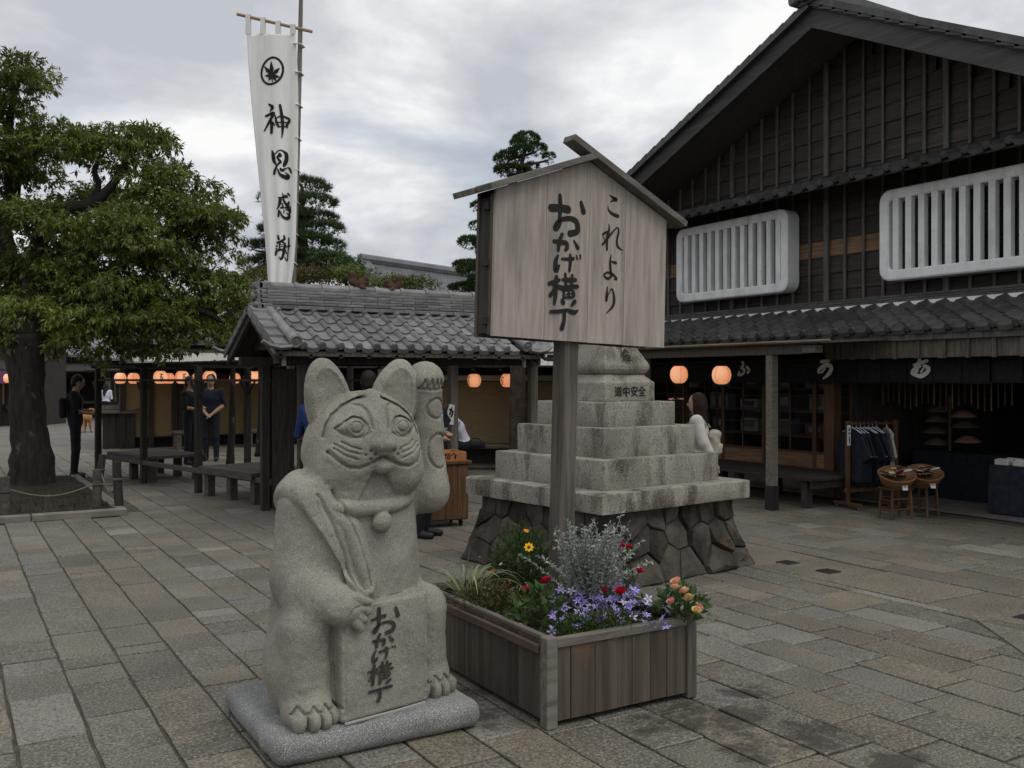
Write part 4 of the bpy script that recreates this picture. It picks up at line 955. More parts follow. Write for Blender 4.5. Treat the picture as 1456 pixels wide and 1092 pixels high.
    m=MB(); m.box(10.60,20,3.0,14.1,0,.035); m.build('shop_floor',surf('shop_floor',(.10,.095,.085),(.16,.15,.135),scale=3,rough=.7,bump=.1,rand=0),t,w=True)
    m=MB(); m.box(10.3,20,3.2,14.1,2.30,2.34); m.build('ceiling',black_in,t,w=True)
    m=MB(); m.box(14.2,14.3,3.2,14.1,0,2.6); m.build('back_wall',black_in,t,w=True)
    m=MB(); m.box(11.0,14.2,8.86,8.94,.04,2.3); m.build('partition',wood_dark,t,w=True)
    # stone sill and raised floor below the glazed doors
    m=MB(); m.box(10.86,11.5,8.9,14.0,.035,.285,ch=.01); m.build('sill',surf('sill_stone',(.07,.066,.06),(.13,.122,.11),scale=6,rough=.85,bump=.4,rand=0),t,w=True)
    # glazed sliding doors
    ys=[13.4,12.5,11.57,10.63,9.655,8.95]
    for i in range(5):
        a,b=ys[i+1],ys[i]; x=11.0+.035*(i%2)
        d=MB(); d.box(x,x+.034,a,a+.05,.29,1.95); d.build('door_stile',brown,t,w=True)
        d=MB(); d.box(x,x+.034,b-.05,b,.29,1.95); dd=d.build('door_stile',brown,t,w=True)
        for z0,z1 in ((.29,.335),(.54,.575),(1.90,1.95)):
            d=MB(); d.box(x+.001,x+.033,a+.051,b-.051,z0,z1); d.build('door_rail',brown,t,w=True)
        d=MB(); d.box(x+.010,x+.024,a+.051,b-.051,.336,.539); d.build('door_panel',bare,t,w=True)
        d=MB(); mid=(a+b)/2; d.box(x+.006,x+.028,mid-.011,mid+.011,.576,1.899); d.build('muntin',brown,t,w=True)
        for z in (.78,.985,1.19,1.39,1.60):
            for (p,q_) in ((a+.051,mid-.012),(mid+.012,b-.051)):
                d=MB(); d.box(x+.009,x+.025,p,q_,z-.008,z+.008); d.build('muntin',wood_dark,t,w=True)
        for (p,q_) in ((a+.051,mid-.012),(mid+.012,b-.051)):
            zs=[.576,.78,.985,1.19,1.39,1.60,1.899]
            for z0,z1 in zip(zs[:-1],zs[1:]):
                d=MB(); d.box(x+.0155,x+.0185,p,q_,z0+.009,z1-.009); d.build('pane',glass,t,w=True)
    # white plastered barred windows
    def barred(y0,y1,z0,z1,name):
        r=.16; n=5
        def rr(y0,y1,z0,z1,r):
            pts=[]
            for cx,cz,a0 in ((y1-r,z1-r,0),(y0+r,z1-r,90),(y0+r,z0+r,180),(y1-r,z0+r,270)):
                for k in range(n+1): q_=R(a0+90*k/n); pts.append((cx+r*math.cos(q_),cz+r*math.sin(q_)))
            return pts
        o=rr(y0,y1,z0,z1,r); o2=rr(y0+.02,y1-.02,z0+.02,z1-.02,r-.01); i_=rr(y0+.135,y1-.135,z0+.125,z1-.125,.07); i2=rr(y0+.15,y1-.15,z0+.14,z1-.14,.065)
        mb=MB(); N_=len(o); L=[[(10.985,*p) for p in o2],[(11.0,*p) for p in o],[(11.24,*p) for p in o],[(11.24,*p) for p in i2],[(11.0,*p) for p in i2],[(10.985,*p) for p in i_]]
        vs=sum(L,[]); fs=[]
        for k in range(6):
            a_,b_=k*N_,((k+1)%6)*N_
            fs+=[(a_+j,a_+(j+1)%N_,b_+(j+1)%N_,b_+j) for j in range(N_)]
        mb.add(vs,fs); f=mb.build('window_frame',plaster,t,w=True); autosmooth(f,30)
        # notched corner blocks behind the rounded frame
        yy=y1-.135-.085; 
        nb=int(round((y1-y0-.27)/.1945)); st=(y1-y0-.27)/(nb)
        for k in range(nb):
            yc=y1-.135-st*(k+.62); m=MB(); m.box(10.992,11.085,yc-.047,yc+.047,z0+.13,z1-.13,ch=.006); m.build('window_bar',plaster,t,w=True)
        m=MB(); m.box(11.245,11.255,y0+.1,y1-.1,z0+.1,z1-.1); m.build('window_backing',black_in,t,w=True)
        yb=y0+.3
        while yb<y1-.1:
            m=MB(); m.box(11.215,11.235,yb-.012,yb+.012,z0+.1,z1-.1); m.build('window_muntin',wood_dark,t,w=True); yb+=.31
        for zc in (z0+.42,z0+.78):
            m=MB(); m.box(11.218,11.232,y0+.1,y1-.1,zc-.01,zc+.01); m.build('window_muntin',wood_dark,t,w=True)
        m=MB(); m.box(11.237,11.241,y0+.1,y1-.1,z0+.1,z1-.1); m.build('window_pane',glass,t,w=True)
    barred(10.14,12.70,2.985,4.26,'a'); barred(5.3,8.50,2.985,4.22,'b')
    # lean-to awning over the bench
    g=MB(); g.box(8.87,8.99,7.95,13.6,1.955,2.07,ch=.004); g.build('awning_beam',mid_wood,t,w=True)
    g=MB(); g.box(8.86,9.0,7.75,7.949,1.965,2.06,ch=.004); g.build('awning_beam_end',rail_grey_y,t,w=True)
    y=7.6
    while y<13.6:
        w_=.19; g=MB(); g.prism([(8.78,2.075),(10.0,2.135),(10.0,2.155),(8.78,2.095)],y,y+w_-.006,'y'); g.build('awning_board',mid_wood,t,w=True); y+=w_
    g=MB(); g.tube([(8.77,7.45,2.10),(8.77,10,2.103),(8.77,13.6,2.10)],.018,8); g.build('awning_pole',surf('bamboo',(.09,.065,.045),(.19,.145,.10),scale=4,stretch=(6,.5,6),rough=.5,rand=.1),t,w=True)
    for y in (8.5,11.0,13.3):
        g=MB(); g.box(8.875,8.985,y-.055,y+.055,.30,1.954,ch=.005); p=g.build('awning_post',rail_grey if y<9 else wood_post,t,w=True)
        g=MB(); g.box(8.868,8.992,y-.062,y+.062,0,.31,ch=.004); g.build('post_shoe',plain('dark_shoe',(.022,.020,.020),.6),p,w=True)
    return t
SHOP=build_shop()
# ---------------------------------------------------------------- noren curtain
noren_m=surf('noren_cloth',(.012,.012,.013),(.024,.024,.026),scale=20,rough=.9,bump=.1,rand=.15)
def build_noren():
    t=thing('noren_curtain','long black shop curtain with white brush characters hanging under the right eave','curtain',(10.35,8,1.6))
    ys=[13.4,12.6,11.85,11.1,10.35,9.6,9.12,8.741,8.363,7.983,7.603,7.225,6.849,6.485,6.1,5.7,5.3,4.9,4.5,4.1]
    for k,(b,a) in enumerate(zip(ys[:-1],ys[1:])):
        n=8; vs=[];fs=[]
        for j in range(6):
            for i in range(n+1):
                y=b-.004-(b-a-.008)*i/n; z=1.915-.318*j/5+.004*math.sin(k*3)
                vs.append((10.35+.012*(j/5)*math.sin(i*1.3+k*2.1)+.006*math.sin(i*.7+k),y,z))
        for j in range(5):
            for i in range(n): a_=j*(n+1)+i; fs.append((a_,a_+1,a_+n+2,a_+n+1))
        mb=MB(); mb.add(vs,fs); o=mb.build('panel',noren_m,t,w=True,smooth=True)
        md=o.modifiers.new('thick','SOLIDIFY'); md.thickness=.003
    mb=MB(); mb.tube([(10.35,4.0,1.922),(10.35,13.5,1.922)],.014,8); mb.build('rod',wood_dark,t,w=True)
    whitec=plain('noren_white',(.62,.62,.58),.9)
    for st,y0 in ((NOREN_A,0),(NOREN_B,0),(NOREN_C,0)):
        I=xf_of(t).inverted()
        brush(st,'character',whitec,t,lambda u,v,h:tuple(I@Vector((10.325-h,u,v))),lift=.001)
build_noren()
# ================================================================ small tiled pavilion behind the cat
def build_pavilion():
    t=thing('tiled_pavilion','small open timber pavilion with a grey tiled gable roof behind the cat','pavilion',(4.7,11.0,0))
    X0,X1,YE,ZE,YR=3.12,6.22,9.98,1.955,11.02; sl=.50; ZR=ZE+sl*(YR-YE)
    for s in (-1,1):
        ye=YR+s*(YR-YE)
        m=MB(); m.prism([(ye,ZE-.03),(YR,ZR-.03),(YR,ZR+.0),(ye,ZE+.0)] if s<0 else [(YR,ZR-.03),(ye,ZE-.03),(ye,ZE),(YR,ZR)],X0-.07,X1+.2,'x'); m.build('roof_deck',wood_dark,t,w=True)
    tile_field(t,(X0+.17,YE-.03,ZE+.012),(1,0,0),(0,1,sl),13,5,.2145,.238,tile_m)
    tile_field(t,(X1-.1,2*YR-YE+.03,ZE+.012),(-1,0,0),(0,-1,sl),13,5,.2145,.238,tile_m)
    # verge tiles stepping down both gable ends, big descending ridge tubes
    L=math.hypot(YR-YE,ZR-ZE); n=5
    for sy in (-1,1):
        for (xa,xb,xr,nm) in ((X0-.10,X0+.16,X0+.12,0),(X1-.06,X1+.24,X1-.04,1)):
            for k in range(n):
                f=(k+.02)/n; y=YR+sy*(YR-YE+.03)*(1-f); z=ZE+(ZR-ZE)*f+.03; dy=-sy*(YR-YE)/n*1.12; dz=(ZR-ZE)/n*1.12
                mb=MB(); mb.prism([(y,z),(y,z+.045),(y+dy,z+dz+.012),(y+dy,z+dz-.02)] if sy<0 else [(y,z),(y+dy,z+dz-.02),(y+dy,z+dz+.012),(y,z+.045)],xa,xb,'x')
                xs=xa if nm==0 else xb
                mb.prism([(y,z-.07),(y,z),(y+dy*.98,z+dz-.02),(y+dy*.98,z+dz-.09)] if sy<0 else [(y,z-.07),(y+dy*.98,z+dz-.09),(y+dy*.98,z+dz-.02),(y,z)],xs-.012,xs+.012,'x')
                mb.build('verge_tile',tile_m,t,w=True)
            a=(xr,YR+sy*.12,ZR+.05-.06); b=(xr,YR+sy*(YR-YE+.06),ZE+.105)
            mb=MB(); mb.tube([a,tuple((p+q)/2+(.0,0,-.012)[i] for i,(p,q) in enumerate(zip(a,b))),b],[.052,.055,.058],14); o=mb.build('descending_ridge',tile_m,t,w=True); autosmooth(o)
            d=Vector(b)-Vector(a); d.normalize(); M=Matrix.Translation(b)@d.to_track_quat('Z','Y').to_matrix().to_4x4()
            mb=MB(); mb.lathe([(.0,.018),(.022,.018),(.026,.012),(.05,.012),(.064,.018),(.068,.0),(.068,-.03)],18,M); o=mb.build('ridge_end_disc',tile_m,t,w=True); autosmooth(o)
            cx=xa-.02 if nm==0 else xb+.02      # upswept corner tile
            y=YR+sy*(YR-YE+.045); s_=-1 if nm==0 else 1
            mb=MB(); mb.tube([(xr+s_*.05,y,ZE+.045),(xr+s_*.17,y-.005,ZE+.03),(xr+s_*.29,y,ZE+.055),(xr+s_*.36,y,ZE+.10)],[.055,.058,.055,.045],12,flat=.5); o=mb.build('corner_tile',tile_m,t,w=True); autosmooth(o)
    # stacked ridge of thin tiles, round cap, ornamental end
    q=random.Random(4); zb=ZR+.02
    m=MB(); m.box(X0+.12,X1+.02,YR-.10,YR+.10,zb-.05,zb+.235); m.build('ridge_core',tile_m,t,w=True)
    for k in range(7):
        dep=.135-.0055*k if k else .175; zz=zb+k*.034-(.0 if k else .02); x=X0+.1+(.17 if k%2 else 0); L_=.345; a=X0+.1
        while a<X1+.03:
            b=min(x+L_ if x>a else a+L_,X1+.04); x=b
            mb=MB(); mb.box(a+.002,b-.002,YR-dep,YR+dep,zz,zz+.029+(.012 if k==0 else 0),ch=.004); mb.build('ridge_tile',tile_m,t,w=True); a=b
    a=X0+.12
    while a<X1:
        b=min(a+.345,X1+.04); mb=MB(); mb.tube([(a,YR,zb+.245),(b,YR,zb+.245)],.058,14); o=mb.build('cap_tile',tile_m,t,w=True); autosmooth(o)
        mb=MB(); mb.tube([(a-.02,YR,zb+.247),(a+.03,YR,zb+.247)],.068,14); o=mb.build('cap_collar',tile_m,t,w=True); autosmooth(o); a=b
    for xe,s_ in ((X0+.06,-1),(X1+.08,1)):
        for k,(z,h,w_) in enumerate(((zb-.03,.07,.30),(zb+.04,.06,.25),(zb+.10,.055,.21),(zb+.155,.055,.18),(zb+.21,.09,.15))):
            mb=MB(); mb.tube([(xe-.05,YR-w_/2,z+h/2),(xe-.05,YR+w_/2,z+h/2)],h*.55,10,flat=1); mb.box(xe-.05,xe+.10,YR-w_/2,YR+w_/2,z,z+h*.98,ch=.012); mb.build('ridge_ornament',tile_m,t,w=True)
        for (yy,zz,rr) in ((0,.12,.055),(.10,.02,.04),(-.10,.02,.04),(0,.02,.04)):
            mb=MB(); mb.lathe([(0,.02),(rr*.6,.02),(rr,.0),(rr,-.06)],14,T(xe+s_*.10,YR+yy,zb+zz)@RY(90*s_)); mb.build('ornament_disc',tile_m,t,w=True)
    # gable boards, rafters, beams, posts
    for xg in (X0-.06,X1+.19):
        for s in (-1,1):
            ye=YR+s*(YR-YE-.02)
            pl=[(ye,ZE-.13),(YR,ZR-.13),(YR,ZR-.035),(ye,ZE-.035)]
            m=MB(); m.prism(pl if s<0 else pl[::-1],xg-.02,xg+.02,'x'); m.build('gable_board',wood_dark,t,w=True)
        m=MB(); m.prism([(YR-.8,ZE+.05),(YR+.8,ZE+.05),(YR,ZR-.06)],xg+(.25 if xg<4 else -.25)-.02,xg+(.25 if xg<4 else -.25)+.02,'x'); m.build('gable_infill',wood_dark,t,w=True)
    for k in range(11):
        x=X0-.03+k*.34
        for s in (-1,1):
            ye=YR+s*(YR-YE+.005); pl=[(ye,ZE-.075),(YR,ZR-.085),(YR,ZR-.034),(ye,ZE-.034)]
            m=MB(); m.prism(pl if s<0 else pl[::-1],x-.02,x+.02,'x'); m.build('rafter',wood_dark,t,w=True)
    m=MB(); m.box(X0-.07,X1+.2,YE-.005,YE+.02,ZE-.055,ZE-.005); m.build('fascia',mid_wood,t,w=True)
    for y in (10.3,11.75):
        m=MB(); m.box(X0,6.56,y-.05,y+.05,1.82,1.93,ch=.004); m.build('beam',wood_dark,t,w=True)
        for x in ((3.44,5.34,6.5) if y<11 else (3.44,5.7)):
            m=MB(); m.box(x-.05,x+.05,y-.051,y+.051,0,1.819,ch=.004); m.build('post',wood_post if x>5 else wood_dark,t,w=True)
    m=MB(); m.box(3.52,3.80,11.70,11.75,.02,1.78); m.build('side_panel',wood_dark,t,w=True)
    # hanging finials under the eave corners
    for x in (X0+.02,X1-.02):
        m=MB(); m.box(x-.02,x+.02,YE+.03,YE+.07,ZE-.16,ZE-.05); m.build('eave_peg',rail_grey,t,w=True)
build_pavilion()
rust=surf('rusty_iron',(.045,.026,.020),(.10,.058,.042),scale=12,rough=.9,bump=.4,rand=0)
def squirrel(x,y,z,rz,label,s=1):
    t=thing('squirrel_figure',label,'ornament',(x,y,z),rz,'squirrels on the ridge')
    S=SDF((-.20,-.08,-.01),(.20,.08,.22),.0065)
    S.ell((0,0,.06),(.06,.042,.065),.02); S.ell((-.045,0,.125),(.038,.03,.032),.02); S.cone((-.07,0,.118),(-.085,0,.112),.015,.010,.01)
    for sy in (-1,1): S.cone((-.035,sy*.018,.15),(-.03,sy*.02,.172),.009,.004,.005); S.cone((-.03,sy*.025,.08),(-.075,sy*.012,.085),.013,.009,.01); S.cone((0.01,sy*.035,.03),(-.04,sy*.035,.008),.024,.012,.01)
    S.cone((.05,0,.03),(.10,0,.09),.026,.036,.02); S.cone((.10,0,.09),(.105,0,.165),.036,.038,.02); S.cone((.105,0,.165),(.14,0,.19),.038,.022,.02)
    S.build('body',rust,t); t.scale=(s,s,s); return t
squirrel(4.43,11.02,2.755,R(178),'left of the two rusty iron squirrels on the tiled ridge',1.15)
squirrel(4.83,11.02,2.75,R(0),'right of the two rusty iron squirrels on the tiled ridge',1.05)
# ---------------------------------------------------------------- banner
def build_banner():
    t=thing('banner','tall white cloth banner with black characters and a leaf crest, tied to a wooden pole','banner',(0,0,0),R(-31))
    d=12.5; px0=415
    base=Vector((math.sin(R(31))*d+math.cos(R(31))*(px0-728)/1340*d,math.cos(R(31))*d-math.sin(R(31))*(px0-728)/1340*d,0))
    t.location=base; XF[t.name]=Matrix.Translation(base)@RZ(-31)
    f=lambda px,py:((px-px0)*d/1340,1.65+(539-py)*d/1340)
    cloth=surf('banner_cloth',(.74,.74,.71),(.84,.84,.81),scale=6,stretch=(3,3,.4),rough=.9,bump=.15,rand=0,stain=((.55,.54,.50),1.2,.55,.8,.3))
    le=[(46,351),(100,353.5),(150,357.5),(220,364),(300,372),(340,376),(380,379),(412,381)]; re=[(46,420),(100,423.5),(150,424.5),(220,424),(300,422),(340,421),(380,418),(412,413)]
    def edge(tab,py): return float(np.interp(py,[a for a,b in tab],[b for a,b in tab]))
    def dep(u,v,py): # soft folds that gather towards the foot
        g=np.clip((py-46)/366,0,1); return .018*math.sin(u*9+2.0*g)+ (.024*g)*math.sin(u*17+1.3+.8*g)
    nu,nv=36,70; vs=[];fs=[]
    def P(u,py):
        px=edge(le,py)+(edge(re,py)-edge(le,py))*u; x,z=f(px,py); return (x,dep(u,0,py),z)
    for j in range(nv+1):
        py=46+366*j/nv
        for i in range(nu+1): vs.append(P(i/nu,py+(3.5*math.sin(i/nu*math.pi*4)**2 if j==0 else 0)))
    for j in range(nv):
        for i in range(nu): a=j*(nu+1)+i; fs.append((a,a+nu+1,a+nu+2,a+1))
    mb=MB(); mb.add(vs,fs); o=mb.build('cloth',cloth,t,smooth=True); md=o.modifiers.new('thick','SOLIDIFY'); md.thickness=.004; md.offset=1
    def place(u,v,h):
        py=539-(v-1.65)*1340/d; px=px0+u*1340/d; l,r_=edge(le,py),edge(re,py); k=(px-l)/(r_-l); return (u,dep(k,0,py)-h-.007,v)
    for st in BANNER_TEXT: brush(st,'character',ink,t,place,lift=.0015)
    brush(BANNER_CREST,'crest',ink,t,place,lift=.0015)
    polew=surf('pole_wood',(.12,.10,.085),(.25,.22,.19),scale=5,stretch=(6,6,.4),rough=.8,bump=.3,rand=0)
    mb=MB(); a=f(412,470);b=f(420,250);c=f(424.5,100);e=f(428,-60)
    mb.tube([(f(409,740)[0],.05,0),(a[0],.05,a[1]),(b[0],.05,b[1]),(c[0],.05,c[1]),(e[0],.05,e[1])],[.055,.05,.042,.033,.026],10); o=mb.build('pole',polew,t); autosmooth(o)
    mb=MB(); a=f(337,20);b=f(443,43.5); mb.tube([(a[0],.0,a[1]),(b[0],.04,b[1])],.022,10); mb.build('crossbar',surf('rod_wood',(.30,.21,.13),(.42,.31,.20),scale=5,stretch=(.5,6,6),rough=.7,bump=.2,rand=0),t)
    for px in (353,374,395.5,416.5):
        w_=4.2; yb=47; yt=20+(px-337)*.222
        mb=MB()
        for sgn in (-1,1):
            A=f(px-w_,yb+1.5);B=f(px+w_,yb+1.5);C=f(px+w_-1,yt-2.5);D=f(px-w_+1,yt-2.5)
            y=sgn*.024; mb.add([(A[0],y*.3,A[1]),(B[0],y*.3,B[1]),(C[0],y,C[1]),(D[0],y,D[1])],[(0,1,2,3)])
        A=f(px-w_+1,yt-2.5);B=f(px+w_-1,yt-2.5); mb.add([(A[0],-.024,A[1]),(B[0],-.024,B[1]),(B[0],.024,B[1]),(A[0],.024,A[1])],[(0,1,2,3)])
        mb.build('hanging_loop',cloth,t)
    for py in (62,102,148,195,240,285,330,372):
        x,z=f(edge(re,py)-4,py); xp,_=f(428-py*.035,py); mb=MB(); mb.tube([(x,-.01,z),(xp+.03,-.008,z-.012),(xp+.05,.05,z-.03),(xp,.10,z-.025)],[.02,.022,.02,.018],8,flat=.35); mb.build('tie',cloth,t)
build_banner()
# ================================================================ foliage
def leaf_mat(name,c1,c2,trans=.35,rough=.55):
    m,nt,b=nodes_of(name); N=nt.nodes.new; L=nt.links.new
    at=N('ShaderNodeVertexColor'); at.layer_name='tone'
    oi=N('ShaderNodeTexCoord'); n=N('ShaderNodeTexNoise'); n.inputs['Scale'].default_value=1.3; n.inputs['Detail'].default_value=3; L(oi.outputs['Object'],n.inputs[0])
    mx=N('ShaderNodeMixRGB'); mx.inputs[1].default_value=(*c1,1); mx.inputs[2].default_value=(*c2,1); L(n.outputs[0],mx.inputs[0])
    mu=N('ShaderNodeMixRGB'); mu.blend_type='MULTIPLY'; mu.inputs[0].default_value=1; L(mx.outputs[0],mu.inputs[1]); L(at.outputs[0],mu.inputs[2])
    L(mu.outputs[0],b.inputs['Base Color']); b.inputs['Roughness'].default_value=rough; b.inputs['Specular IOR Level'].default_value=.35
    tr=N('ShaderNodeBsdfTranslucent'); L(mu.outputs[0],tr.inputs[0]); ms=N('ShaderNodeMixShader'); ms.inputs[0].default_value=trans
    out=nt.nodes['Material Output']; L(b.outputs[0],ms.inputs[1]); L(tr.outputs[0],ms.inputs[2]); L(ms.outputs[0],out.inputs[0]); return m
bark=surf('bark',(.012,.011,.009),(.036,.032,.027),scale=6,stretch=(3,3,.7),rough=.95,bump=.9,detail=9,rand=.1,stain=((.14,.14,.12),5,.62,.72,.55))
bark_pine=surf('bark_pine',(.030,.022,.017),(.085,.062,.048),scale=7,rough=.95,bump=.9,rand=.1)
def rand_dir(g,n):
    v=g.normal(0,1,(n,3)); return v/np.linalg.norm(v,axis=1,keepdims=True)
def norm(v): return v/np.maximum(np.linalg.norm(v,axis=-1,keepdims=True),1e-9)
def leaves(P,D,Nn,length,width,droop=.25):
    """lance-shaped leaves folded on the midrib: P base, D direction, Nn face normal -> V,F"""
    S=norm(np.cross(D,Nn)); n=len(P); l=length[:,None]; w=width[:,None]
    up=norm(np.cross(S,D))
    a=P; m=P+D*l*.45-up*l*.02; tip=P+D*l-up*l*droop
    s1=m+S*w*.5+up*w*.16; s2=m-S*w*.5+up*w*.16
    V=np.stack([a,s1,tip,s2,m],1).reshape(-1,3); b=(np.arange(n)*5)[:,None]
    F=np.concatenate([b+np.array([[0,4,1]]),b+np.array([[1,4,2]]),b+np.array([[0,3,4]]),b+np.array([[3,2,4]])],0)
    return V,F
def spray_crown(name,clumps,nspray,parent,mat,seed,llen=(.07,.118),per=8,tips=(1.15,1.15,.80),hollow=.55,spread=.55,droop=.35):
    """clumps: (x,y,z,rx,ry,rz,weight). Leaf sprays sit mostly near each clump's surface and hang outward"""
    g=np.random.default_rng(seed); W=np.array([c[6] if len(c)>6 else c[3]*c[4] for c in clumps]); W=W/W.sum()
    C=np.array([c[:6] for c in clumps]); k=g.choice(len(clumps),nspray,p=W); d=rand_dir(g,nspray); d[:,2]=np.where((d[:,2]<-.3)&(g.random(nspray)<.6),-d[:,2],d[:,2])
    rad=np.where(g.random(nspray)<.78,g.uniform(.80,1.06,nspray),g.uniform(hollow*.6,.85,nspray))
    lump=1+.16*np.sin(d[:,0]*7+k)+.12*np.sin(d[:,1]*9+2*k)+.10*np.sin(d[:,2]*11+3*k)
    P=C[k,:3]+d*C[k,3:6]*(rad*lump)[:,None]
    out=norm(d*np.array([1,1,.5])+g.normal(0,.35,(nspray,3)))
    ct=g.uniform(.72,1.25,len(clumps)); ctone=ct[k]*(1+.22*np.sin(P[:,0]*5.1+1)*np.sin(P[:,2]*6.3)*np.sin(P[:,1]*4.7)); newp=np.clip(.05+.3*np.sin(P[:,0]*3.3+P[:,2]*4.1),.03,.35)
    # twig lines
    LP=[];LD=[];LN=[];LL=[];LW=[];TN=[]
    for j in range(per):
        ph=g.uniform(0,2*np.pi,nspray); side=norm(np.cross(out,rand_dir(g,nspray)))
        D=norm(out*g.uniform(.35,1.0,nspray)[:,None]+side*spread*1.4+np.array([0,0,-droop])*g.uniform(.2,1.2,nspray)[:,None])
        LP.append(P+out*(j/per*.10)[...,None] if False else P+out*(.10*j/per)); LD.append(D); LN.append(norm(np.array([0,0,1.0])+.5*g.normal(0,1,(nspray,3))))
        L=g.uniform(*llen,nspray); LL.append(L); LW.append(L*g.uniform(.26,.36,nspray))
        bright=g.uniform(.7,1.15,nspray)*ctone; new=(g.random(nspray)<newp)
        tn=np.stack([np.where(new,bright*tips[0],bright),np.where(new,bright*tips[1],bright),np.where(new,bright*tips[2],bright)],1); TN.append(tn)
    LP=np.concatenate(LP);LD=np.concatenate(LD);LN=np.concatenate(LN);LL=np.concatenate(LL);LW=np.concatenate(LW);TN=np.concatenate(TN)
    V,F=leaves(LP,LD,LN,LL,LW,droop*.8); tone=np.concatenate([np.repeat(TN,5,0),np.ones((len(V),1))],1)
    o=np_mesh(name,V,F,mat,parent,False,None,tone,w=True); o['kind']='stuff'; return o
def limb(name,pts,rad,parent,mat,n=10,rough=.0,seed=0):
    g=random.Random(seed); mb=MB(); 
    P=[Vector(p) for p in pts]; fine=[];fr=[]
    for i in range(len(P)-1):
        for k in range(4):
            t=k/4; p0=P[max(i-1,0)];p1=P[i];p2=P[i+1];p3=P[min(i+2,len(P)-1)]
            q=.5*((2*p1)+(-p0+p2)*t+(2*p0-5*p1+4*p2-p3)*t*t+(-p0+3*p1-3*p2+p3)*t**3); r=rad[i]+(rad[i+1]-rad[i])*t
            fine.append(q+Vector((g.uniform(-1,1),g.uniform(-1,1),0))*r*rough); fr.append(r*(1+g.uniform(-.08,.08)))
    fine.append(P[-1]); fr.append(rad[-1]); mb.tube(fine,fr,n); return mb.build(name,mat,parent,w=True,smooth=True)
def at(px,py,d):
    a=(px-728)/1340; s,c=math.sin(R(31)),math.cos(R(31)); return ((a*c+s)*d,(-a*s+c)*d,1.65+(539-py)/1340*d)
camp=leaf_mat('camphor_leaf',(.085,.118,.026),(.185,.220,.050),.35)
def build_big_tree():
    t=thing('broadleaf_tree','big dark green evergreen tree with a thick trunk at the left edge','tree',(1.05,15.25,0))
    D=15.0
    A=lambda px,py,d=D:at(px,py,d)
    tr=limb('trunk',[(1.08,15.3,-.05),(1.07,15.3,.35),(1.03,15.3,1.0),(1.0,15.3,1.7),(.98,15.35,2.3)],[.42,.30,.255,.24,.25],t,bark,16,.05,1)
    for pts,rad in (
        ([(1.0,15.35,2.1),A(20,400,15.2),A(5,330,15.2),A(20,260,15.3),A(12,180,15.4),A(25,120,15.4)],[.22,.17,.14,.11,.07,.03]),
        ([(1.0,15.3,2.2),A(60,330,14.8),A(80,300,14.6),A(130,290,14.5),A(165,255,14.6),A(185,215,14.8)],[.2,.13,.11,.085,.06,.02]),
        ([A(65,325,14.8),A(110,320,14.9),A(150,330,15.2),A(220,330,15.5),A(270,320,15.6)],[.12,.10,.085,.06,.02]),
        ([A(130,290,14.5),A(140,265,14.5),A(135,240,14.4),A(150,215,14.4)],[.07,.05,.04,.015]),
        ([(1.0,15.3,2.2),A(120,430,14.4),A(200,425,14.2),A(280,440,14.2),A(320,460,14.2)],[.17,.11,.08,.05,.02]),
        ([(.95,15.35,2.2),A(-40,380,15.2),A(-90,300,15.3)],[.2,.13,.05])):
        limb('branch',pts,rad,t,bark,9,.12,int(rad[0]*1000))
    s=D/1340; cl=[]
    for (px,py,r,dd,f) in ((25,125,55,.2,1),(5,205,75,.2,1),(-60,230,100,.3,.6),(70,205,42,0,.8),(150,225,55,-.2,1),(205,228,52,.1,1),(105,205,35,.1,.7),(250,285,60,.0,1),(285,345,62,-.1,1),(225,345,75,-.6,1),
        (150,370,75,-.9,1.1),(70,365,85,-.5,1),(315,425,48,-.2,.9),(255,430,75,-.8,1.1),(170,450,80,-1.0,1.1),(85,445,80,-.8,1.1),(15,430,85,-.4,1.1),(-50,390,95,.0,.7),(300,485,38,-.7,.6),(220,490,45,-1.0,.8),(130,492,45,-1.1,.8),(50,490,50,-.9,.8),(345,455,22,.2,.3),(150,300,55,.9,.7),(40,290,70,.8,.7)):
        x,y,z=A(px,py,D+dd); R_=r*s; cl.append((x,y,z,R_,R_*1.1,R_*.82,f*R_*R_))
    g=random.Random(6); pads=[]
    for (x,y,z,a,b,c,f) in cl:        # each mass is a heap of flat leafy tiers
        for k in range(11):
            th=g.uniform(0,2*math.pi); u=g.uniform(-.55,1.0); q=math.sqrt(max(0,1-u*u)); rr=g.uniform(.36,.52)*a
            pads.append((x+a*.82*q*math.cos(th),y+b*.82*q*math.sin(th),z+c*.85*u,rr,rr,rr*.34,f*.16))
        pads.append((x,y,z,a*.7,b*.7,c*.7,f*.35))
    spray_crown('crown',pads,16500,t,camp,11)
build_big_tree()
needle=leaf_mat('pine_needle',(.032,.066,.024),(.075,.125,.042),.2)
needle2=leaf_mat('niwaki_needle',(.030,.064,.018),(.066,.115,.030),.2)
